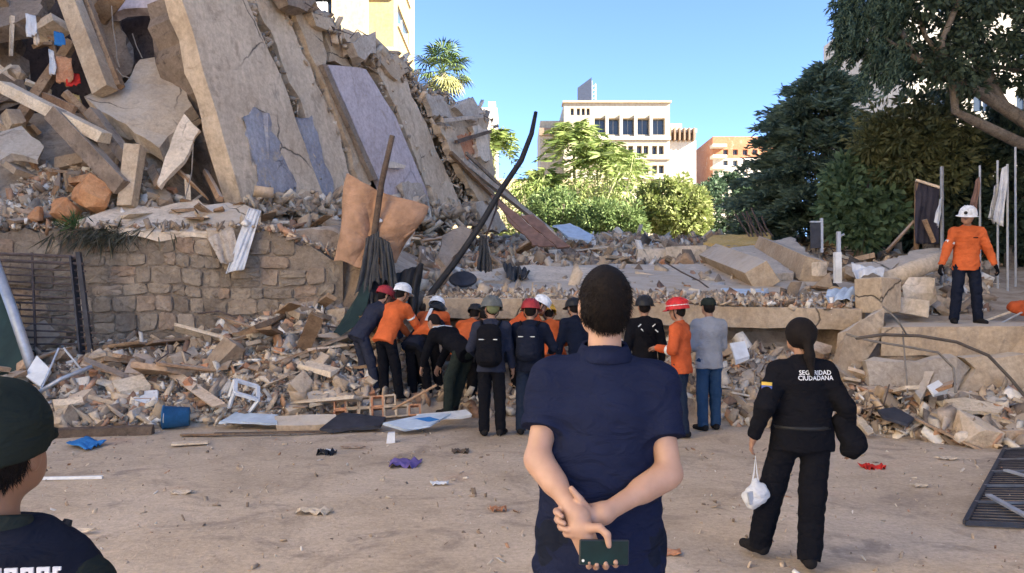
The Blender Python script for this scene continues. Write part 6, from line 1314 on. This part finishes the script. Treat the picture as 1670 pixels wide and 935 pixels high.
for i in range(25):
    a = R(360 * i / 24); e = A(math.cos(a), math.sin(a) * .98, 0); dz = .012 * math.sin(a)
    cl.v += [tuple(N_ + e * .066 + A(0, 0, .045 + dz)), tuple(N_ + e * .072 + A(0, 0, .05 + dz)), tuple(N_ + e * .092 + A(0, 0, .004 + dz))]
for i in range(24): a = 3 * i; cl.f += [(a, a+3, a+4, a+1), (a+1, a+4, a+5, a+2)]
o = cl.obj('collar', CL['navy'], man['root'], smooth=True); sm = o.modifiers.new('s', 'SOLIDIFY'); sm.thickness = .004
ph = empty('smartphone', tuple(PHN + A(mx, my, 0)), 'dark green phone held in the standing man\'s hand behind his back', 'phone'); ph.rotation_euler = (R(-4), R(2), R(4))
MB().box((0, 0, 0), (.071, .0042, .0355)).obj('case', plain('phone_case', (.03,.032,.035), .4, var=.1, bs=0), ph, bevel=.006)
MB().box((0, -.0046, 0), (.0675, .0006, .032)).obj('screen', plain('phone_screen', (.004,.022,.022), .3, var=.5, scale=8, bs=0, spec=.2), ph)
MB().lathe((-.060, -.0052, -.022), [(0, 0), (.004, 0), (.004, .0006), (0, .0006)], 10, Y=(0, 0, 1), Z=(0, -1, 0)).obj('camera_dot', REFL, ph)

# ---- the uniformed woman
q = onz(1309, 918); wx, wy = q[0], q[1]
wl_ = lambda px, py, Y: at(px, py, Y) - A(wx, wy, 0)
fl_, fr_ = onz(1236, 910), onz(1322, 932)
wo_ = person('woman in black uniform with white lettering on her back, hair tied, carrying bags', (wx, wy, 0), R(-4), height=1.59, girth=1.2, feet=((fl_[0] - wx, fl_[1] - wy, 0), (fr_[0] - wx, fr_[1] - wy, 0)), hands=(wl_(1232, 712, wy - .02), wl_(1384, 716, wy - .02)), top='black', trousers='black', skin_='mid', h=.008, hem=.10, toes=(.5, -.1), shw=.93, shz=.455, elbow_out=.45, toff=.018, loose=1.1, hyaw=-12, legw=1.36, strands=2500)
s = Sdf(.008); P_ = wo_['P']; s.ell(P_(0, -.015, .03), A(.097, .116, .108), np.array([wo_['hX'], wo_['hF'], wo_['hU']])).ell(P_(0, -.1, .0), A(.04, .035, .045), k=.02).rc(P_(0, -.12, -.01), P_(.0, -.13, -.13), .028, .032, k=.02).rc(P_(.0, -.13, -.13), P_(.005, -.16, -.26), .03, .012, k=.02); s.amp = .002
s.cut(P_(0, .062, .05), wo_['hF'] - wo_['hU'] * .5); sdf_obj('tied_hair', s, HAIR, wo_['root'])
Pc = wo_['P'](0, -.12, .0); 0 and MB().lathe(Pc, [(.1, -.0), (.104, .02), (.098, .06), (.07, .088), (0, .1)], 18, wo_['hX'], wo_['hF'] * 1.12, wo_['hU']).obj('cap', CL['black'], wo_['root'], smooth=True)
Wh = wo_['Pv'] + wo_['U'] * .06; MB().tube([Wh + A(math.cos(a) * .178, math.sin(a) * .128, 0) for a in np.linspace(0, 6.283, 33)], .017, 6).obj('belt', PL['black'], wo_['root'], smooth=True)
# lettering laid onto the back of the jacket
bvh = BVHTree.FromPolygons([v.co.copy() for v in wo_['T'].data.vertices], [tuple(p.vertices) for p in wo_['T'].data.polygons])
def lettering(body, parent, center, width, mat, name='lettering', bold=.012):
    cu = bpy.data.curves.new(name, 'FONT'); cu.body = body; cu.align_x = 'CENTER'; cu.align_y = 'CENTER'; cu.size = 1; cu.offset = bold; cu.space_line = .82; cu.resolution_u = 2
    o = bpy.data.objects.new(name, cu); COL.objects.link(o); dg = bpy.context.evaluated_depsgraph_get(); dg.update(); me = bpy.data.meshes.new_from_object(o.evaluated_get(dg)); bpy.data.objects.remove(o)
    bm = bmesh.new(); bm.from_mesh(me); bmesh.ops.triangulate(bm, faces=bm.faces[:]); 
    for _ in range(2): bmesh.ops.subdivide_edges(bm, edges=[e for e in bm.edges if e.calc_length() > .16], cuts=1)
    xs = [v.co.x for v in bm.verts]; k = width / (max(xs) - min(xs)); bad = 0
    for v in bm.verts:
        hit = bvh.ray_cast(Vector((center[0] + v.co.x * k, -1.0, center[2] + v.co.y * k * 1.05)), Vector((0, 1, 0)))
        v.co = Vector((center[0] + v.co.x * k, (hit[0].y if hit[0] else center[1]) - .004, center[2] + v.co.y * k * 1.05))
    bm.to_mesh(me); bm.free(); me.materials.clear(); me.materials.append(mat); return link(name, me, parent)
lc = wl_(1331, 613, wy - .12); cr_, sr_ = math.cos(R(4)), math.sin(R(4)); lc = A(lc[0] * cr_ - lc[1] * sr_, lc[0] * sr_ + lc[1] * cr_, lc[2])
lettering('SEGURIDAD\nCIUDADANA', wo_['root'], lc, .232, plain('white_print', (.78,.78,.78), .7, var=.05, bs=0))
el = wo_['J'][0][2]; sh = wo_['SHL'][0]; pc = sh + (el - sh) * .42 + A(-.052, -.055, 0)
for k, m_ in enumerate((plain('patch_yellow', (.62,.42,.08), .8), plain('patch_blue', (.08,.12,.35), .8), plain('patch_red', (.42,.06,.05), .8))): MB().box(pc + A(0, 0, .022 - .022 * k), (.036, .004, .0105), unit((1, -.9, 0)), unit((.9, 1, 0))).obj('sleeve_patch', m_, wo_['root'])
# white bag in her left hand, black bag on her right arm
hw = wl_(1232, 752, wy - .02) + A(wx, wy, 0); bg_ = empty('white_mask_bag', tuple(hw + A(0, 0, -.24)), 'white cloth bag hanging from the uniformed woman\'s left hand', 'bag')
s = Sdf(.008); s.amp = .006; s.rc((-.03, 0, 0), (.035, 0, .02), .052, .05, 1.25, (0, 0, 1), .03).rc((.0, 0, .06), (.0, 0, .12), .035, .012, k=.03); sdf_obj('pouch', s, MAT['whitec'], bg_)
MB().tube([(-.03, 0, .06), (-.01, 0, .16), (.0, 0, .27), (.01, 0, .16), (.03, 0, .06)], .005, 5).obj('strap', MAT['whitec'], bg_); MB().box((-.045, -.05, .01), (.022, .006, .04), (.9, .3, .2), (-.3, .9, 0), (-.2, 0, .98)).obj('grey_panel', MAT['galv'], bg_)
bb = at(1386, 712, wy - .08); bg_ = empty('black_bag', tuple(bb), 'black bag hanging under the uniformed woman\'s right arm', 'bag')
s = Sdf(.009); s.amp = .005; s.rc((-.05, 0, .09), (.02, -.01, -.05), .055, .072, 1.1, (1, 0, 0), .03).rc((.04, 0, .0), (.055, 0, -.05), .045, .05, k=.03).rc((-.01, 0, -.09), (.02, 0, -.11), .05, .035, k=.03); sdf_obj('bag_body', s, CL['black'], bg_)
MB().tube([(-.09, .02, .16), (-.07, .03, .26), (-.03, .03, .26), (0, .02, .12)], .012, 6).obj('strap', CL['black'], bg_)

# ---- the cap wearer at the lower left
fx, fy = at(-14, 700, 1.42)[0], 1.42
cpz = person('man in a dark cap and dark vest at the lower left, seen from behind', (fx, fy, 0), R(6), height=1.565, girth=1.0, strands=5000, shz=.40, feet=((-.12, 0, 0), (.12, 0, 0)), top='khaki', trousers='black', skin_='tan', h=.0065, toff=.02, shw=.84, loose=1.2)
P_ = cpz['P']; fr = np.array([cpz['hX'], cpz['hF'], cpz['hU']]); s = Sdf(.006); s.amp = .0015; s.ell(P_(0, -.014, .034), A(.092, .112, .108), fr, .02).rc(P_(0, .09, .015), P_(0, .17, .0), .03, .02, 2.2, cpz['hX'], .02); s.cut(P_(0, -.05, -.012), -cpz['hU'] + cpz['hF'] * .12); sdf_obj('cap', s, CL['dkgreen'], cpz['root'])
for a in (0, R(60), R(120)):
    MB().tube([P_(math.cos(a) * .093 * math.cos(t), -.014 + math.sin(a) * .113 * math.cos(t), .034 + .109 * math.sin(t)) for t in np.linspace(.0, math.pi, 17)], .0016, 5).obj('cap_seam', CL['khaki'], cpz['root'], smooth=True)
MB().lathe(P_(0, -.014, .142), [(0, .004), (.008, .002), (.009, -.002)], 10).obj('cap_button', CL['khaki'], cpz['root'], smooth=True)
s = Sdf(.008); s.amp = .003; U, Xs, Pv = cpz['U'], cpz['Xs'], cpz['Pv']; s.rc(Pv + U * .1, Pv + U * .38, .14, .142, 1.36, Xs, .04)
for q in (0, 1): s.rc(Pv + U * .38 + Xs * (q * 2 - 1) * .09, cpz['SHL'][q] + U * .052 - Xs * (q * 2 - 1) * .06, .07, .05, k=.04)
s.cut(Pv + U * .505, U); sdf_obj('vest', s, CL['vest'], cpz['root'])
c_ = cpz['SHL'][1] + U * .085 - Xs * .05; MB().tube([c_ - cpz['Fw'] * .1 - U * .05, c_ - cpz['Fw'] * .03, c_ + cpz['Fw'] * .07], .026, 8).obj('vest_strap', CL['slate'], cpz['root'], smooth=True); MB().tube([c_ + A(.02, .02, 0), c_ + A(.03, .05, .05)], [.02, .008], 7).obj('radio_clip', PL['black'], cpz['root'])
wp = plain('white_print_far', (.62,.63,.66), .7, var=.08, bs=0); lt_ = at(18, 941, fy - .17) - A(fx, fy, 0); mb = MB()
for k in range(8): mb.box(lt_ + A(-.045 + .0125 * k, 0, -.006), (.0035, .002, .015)); mb.box(lt_ + A(-.040 + .0125 * k, 0, .006 if k % 2 else -.004), (.004, .0018, .0028))
mb.obj('lettering', wp, cpz['root'])

# ---- diggers and onlookers
DG = 'people digging at the slab'
def PP(px, py, Y): q = at(px, py, Y); return (q[0], Y, q[2])
h_ = .0115
a = person('digger in dark clothes and dull red helmet bending, leftmost of the group', PP(598, 642, 11.6), R(-52), 1.74, lean=38, hipxy=(0, -.12), hip=.9, feet=((-.12, -.05, 0), (.14, .1, 0)), hands=((-.12, .55, .72), (.18, .55, .75)), top='slate', trousers='slate', h=h_, group=DG); helmet(a, PL['dred'])
a = person('digger in orange shirt and white helmet, leaning right with his back turned', PP(636, 652, 11.35), R(-38), 1.76, lean=30, hipxy=(0, -.1), feet=((-.12, 0, 0), (.14, .06, 0)), hands=((-.1, .55, .85), (.2, .55, .85)), top='orange', trousers='black', h=h_, bands=((0, .6, .03), (1, .6, .03)), group=DG); helmet(a, PL['white'])
a = person('digger bent double showing only an orange back, between two dark figures', PP(702, 645, 11.75), R(-10), 1.76, lean=60, hipxy=(0, -.25), hip=.96, feet=((-.13, 0, 0), (.13, .05, 0)), hands=((-.15, .6, .5), (.15, .6, .5)), top='orange', trousers='black', h=h_, group=DG); helmet(a, PL['white'])
MB().beam(a['Pv'] + a['U'] * .12 - a['Fw'] * .155, a['Pv'] + a['U'] * .45 - a['Fw'] * .165, .05, .01, a['Fw']).obj('reflective_band', REFL, a['root'])
a = person('digger in dark blue bending left of the black-jacketed man', PP(684, 660, 11.55), R(-30), 1.74, lean=54, hipxy=(0, -.12), feet=((-.12, 0, 0), (.12, .08, 0)), hands=((-.1, .55, .6), (.15, .55, .65)), top='navy2', trousers='black', h=h_, group=DG); helmet(a, PL['black'])
d_ = person('man in black jacket with white shoulder stripe bending low to the left', PP(738, 676, 10.75), R(48), 1.78, lean=62, hipxy=(0, -.24), hip=.9, feet=((-.1, -.02, 0), (.13, .12, 0)), hands=((-.12, .62, .42), (.14, .58, .40)), top='black', trousers='dkgreen', h=h_, hair=True, group=DG)
MB().tube([d_['SHL'][0] + d_['U'] * .06 - d_['Fw'] * .07, d_['SHL'][0] * .5 + d_['SHL'][1] * .5 + d_['U'] * .05 - d_['Fw'] * .095, d_['SHL'][1] + d_['U'] * .06 - d_['Fw'] * .07], .011, 5).obj('white_stripe', REFL, d_['root'])
th(MB().tube([at(640, 668, 10.55), at(712, 628, 10.4)], .018, 7).obj('shovel_handle', MAT['wood']), 'wooden shovel handle held by the man bending in black', 'shovel')
a = person('digger in orange with dark straps behind the black-jacketed man', PP(758, 655, 11.7), R(-25), 1.7, lean=48, feet=((-.12, 0, 0), (.12, 0, 0)), hip=.84, hipxy=(0, -.15), hands=((-.2, .55, .5), (.2, .55, .5)), top='orange', trousers='black', h=h_, group=DG); helmet(a, PL['black'])
a = person('digger in navy with dark hair behind the man with the grey backpack', PP(778, 664, 11.6), R(-15), 1.66, lean=36, hip=.82, feet=((-.12, 0, 0), (.12, 0, 0)), top='navy2', trousers='black', hands=((-.2, .5, .8), (.2, .5, .8)), h=h_, group=DG)
gx = onz(801, 711)
a = person('man with grey-green helmet, navy jacket and black backpack, feet apart', (gx[0], gx[1], 0), R(-6), 1.72, lean=4, feet=((-.09, 0, 0), (.12, .03, 0)), top='slate', trousers='black', hands=((-.2, .22, 1.0), (.27, .1, .82)), h=h_, hyaw=-20, hpitch=-8, group=DG); helmet(a, PL['grey'], big=1.12); backpack(a, 'black backpack with grey lower pocket on the man in the grey-green helmet', (.165, .1, .26), 'black', .24)
MB().lathe(a['P'](0, -.09, .02), [(0, -.03), (.07, -.028), (.09, 0), (.07, .03), (0, .035)], 14, a['hX'], a['hU'], -a['hF']).obj('helmet_pad', PL['olive'], a['root'], smooth=True)
a = person('digger with white helmet bending in orange, right of the backpack man', PP(846, 640, 11.8), R(-75), 1.74, lean=55, hipxy=(0, -.2), hip=.9, feet=((-.12, 0, 0), (.12, .05, 0)), hands=((-.1, .6, .5), (.15, .6, .5)), top='orange2', trousers='black', h=h_, group=DG); helmet(a, PL['white'])
ix = onz(864, 709)
a = person('man in dark blue with red helmet and dark backpack, just left of the standing man', (ix[0], ix[1], 0), R(-10), 1.70, lean=5, feet=((-.12, .0, 0), (.1, .1, 0)), top='navy2', trousers='dkjeans', hands=((-.2, .3, 1.05), (.24, .3, 1.05)), h=h_, hpitch=-6, group=DG); helmet(a, PL['dred']); backpack(a, 'small dark backpack on the man in the red helmet', (.15, .09, .22), 'navy2', .28)
a = person('digger in orange with yellow hard hat beside the red helmet', PP(904, 664, 11.6), R(10), 1.68, lean=36, hip=.84, feet=((-.12, 0, 0), (.12, 0, 0)), top='orange', trousers='black', hands=((-.2, .45, .9), (.2, .45, .9)), h=h_, group=DG); helmet(a, PL['yellow'])
a = person('person with dark helmet in navy partly hidden behind the standing man', PP(946, 672, 11.2), R(20), 1.68, lean=20, hip=.86, feet=((-.12, 0, 0), (.12, 0, 0)), top='navy2', trousers='black', h=h_, group=DG); helmet(a, PL['black'])
lx = onz(1058, 700)
a = person('person in black patterned jacket and dark cap right of the standing man', (lx[0], lx[1] + .3, 0), R(8), 1.74, feet=((-.1, 0, 0), (.1, 0, 0)), top='black', trousers='black', h=h_, hyaw=15, group=DG); helmet(a, PL['black'], strap=False)
P0 = a['Pv'] + a['U'] * .42 - a['Fw'] * .128
for k, (u, v) in enumerate(((-.13, .02), (-.09, -.01), (.07, .02), (.11, -.02))): MB().beam(P0 + a['Xs'] * u + a['U'] * v, P0 + a['Xs'] * (u + .04) + a['U'] * (v + .035 * (-1) ** k), .014, .006, a['Fw']).obj('white_mark', REFL, a['root'])
ox = onz(1112, 712)
a = person('man in orange jacket and red helmet standing in profile facing left', (ox[0], ox[1], 0), R(62), 1.70, lean=3, feet=((-.09, -.06, 0), (.09, .08, 0)), hands=((-.14, .27, 1.12), (.08, .3, 1.1)), top='orange2', trousers='dkjeans', h=h_, bands=((0, 1.25, .04), (1, 1.25, .04), (1, .5, .04)), hyaw=12, hpitch=-4, group='onlookers by the slab'); helmet(a, PL['red'], big=1.08)
MB().tube([a['P'](.132 * math.cos(t) * .98, -.012 + .132 * 1.16 * math.sin(t) * .98, .075) for t in np.linspace(2.2, 6.0, 16)], .007, 5).obj('helmet_stripe', REFL, a['root'])
nx_ = onz(1157, 702)
a = person('man in grey sweatshirt, dark cap and blue jeans, arms folded in front', (nx_[0], nx_[1], 0), R(12), 1.74, feet=((-.1, -.02, 0), (.11, .04, 0)), hands=((-.12, .26, 1.08), (.10, .26, 1.1)), top='grey', trousers='jeans', h=h_, girth=1.02, hyaw=10, hpitch=-5, group='onlookers by the slab')
MB().lathe(a['P'](0, -.012, .035), [(.098, -.01), (.1, .02), (.092, .06), (.066, .09), (0, .102)], 18, a['hX'], a['hF'] * 1.12, a['hU']).obj('cap', CL['dkgreen'], a['root'], smooth=True)
rx_ = at(1577, 529, 11.75)
a = person('man in bright orange shirt and white helmet standing on the slab at right', (rx_[0], 11.75, rx_[2]), R(172), 1.76, girth=1.05, lean=4, feet=((-.16, 0, 0), (.2, .03, 0)), hands=((-.40, .06, .86), (.40, .08, .88)), top='orange', trousers='navy2', h=h_, bands=((0, .62, .035), (1, .62, .035)), hyaw=32, hpitch=-10, elbow_out=.9, loose=1.4); helmet(a, PL['white'], lamp=True)
for q in (0, 1): w_ = a['J'][q][3]; d2 = unit(w_ - a['J'][q][2]); s = Sdf(.011); fingers(s, w_, d2, unit(a['Fw'] - d2 * np.dot(a['Fw'], d2)), a['Xs'] * (1 if q == 0 else -1), 1.12, .5, r=.0125); sdf_obj('glove', s, CL['black'], a['root'])
MB().box(a['Pv'] + a['U'] * .39 + a['Fw'] * .13 - a['Xs'] * .07, (.035, .006, .008), a['Xs'], a['Fw'], a['U']).obj('chest_badge', CL['black'], a['root'])
# orange rescue litter half out of frame on the right slab
lt = empty('rescue_stretcher', at(1672, 520, 12), 'orange rescue stretcher lying on the slab, cut by the right edge', 'stretcher'); lo_ = np.array(lt.location)
s = Sdf(.02); s.amp = .008; s.rc((-.16, 0, .18), (.7, .1, .2), .09, .1, 1.3, (0, 1, 0), .04).rc((-.1, -.05, .1), (.7, .05, .1), .05, .05, k=.04); sdf_obj('cover', s, CL['orange2'], lt)
for k in range(3): MB().tube([(-.05 + .22 * k, -.14, .28), (-.02 + .22 * k, -.16, .16), (.02 + .22 * k, -.12, .04)], .016, 6).obj('strap', PL['black'], lt)
MB().tube([(-.75, .1, -.1), (-.14, 0, .14)], .02, 6).obj('rail', MAT['woodl'], lt); MB().tube([(-.62, -.2, -.12), (-.12, -.1, .1)], .015, 6).obj('rail', MAT['galv'], lt)
# ---- dig-side haze of dust is left out; end
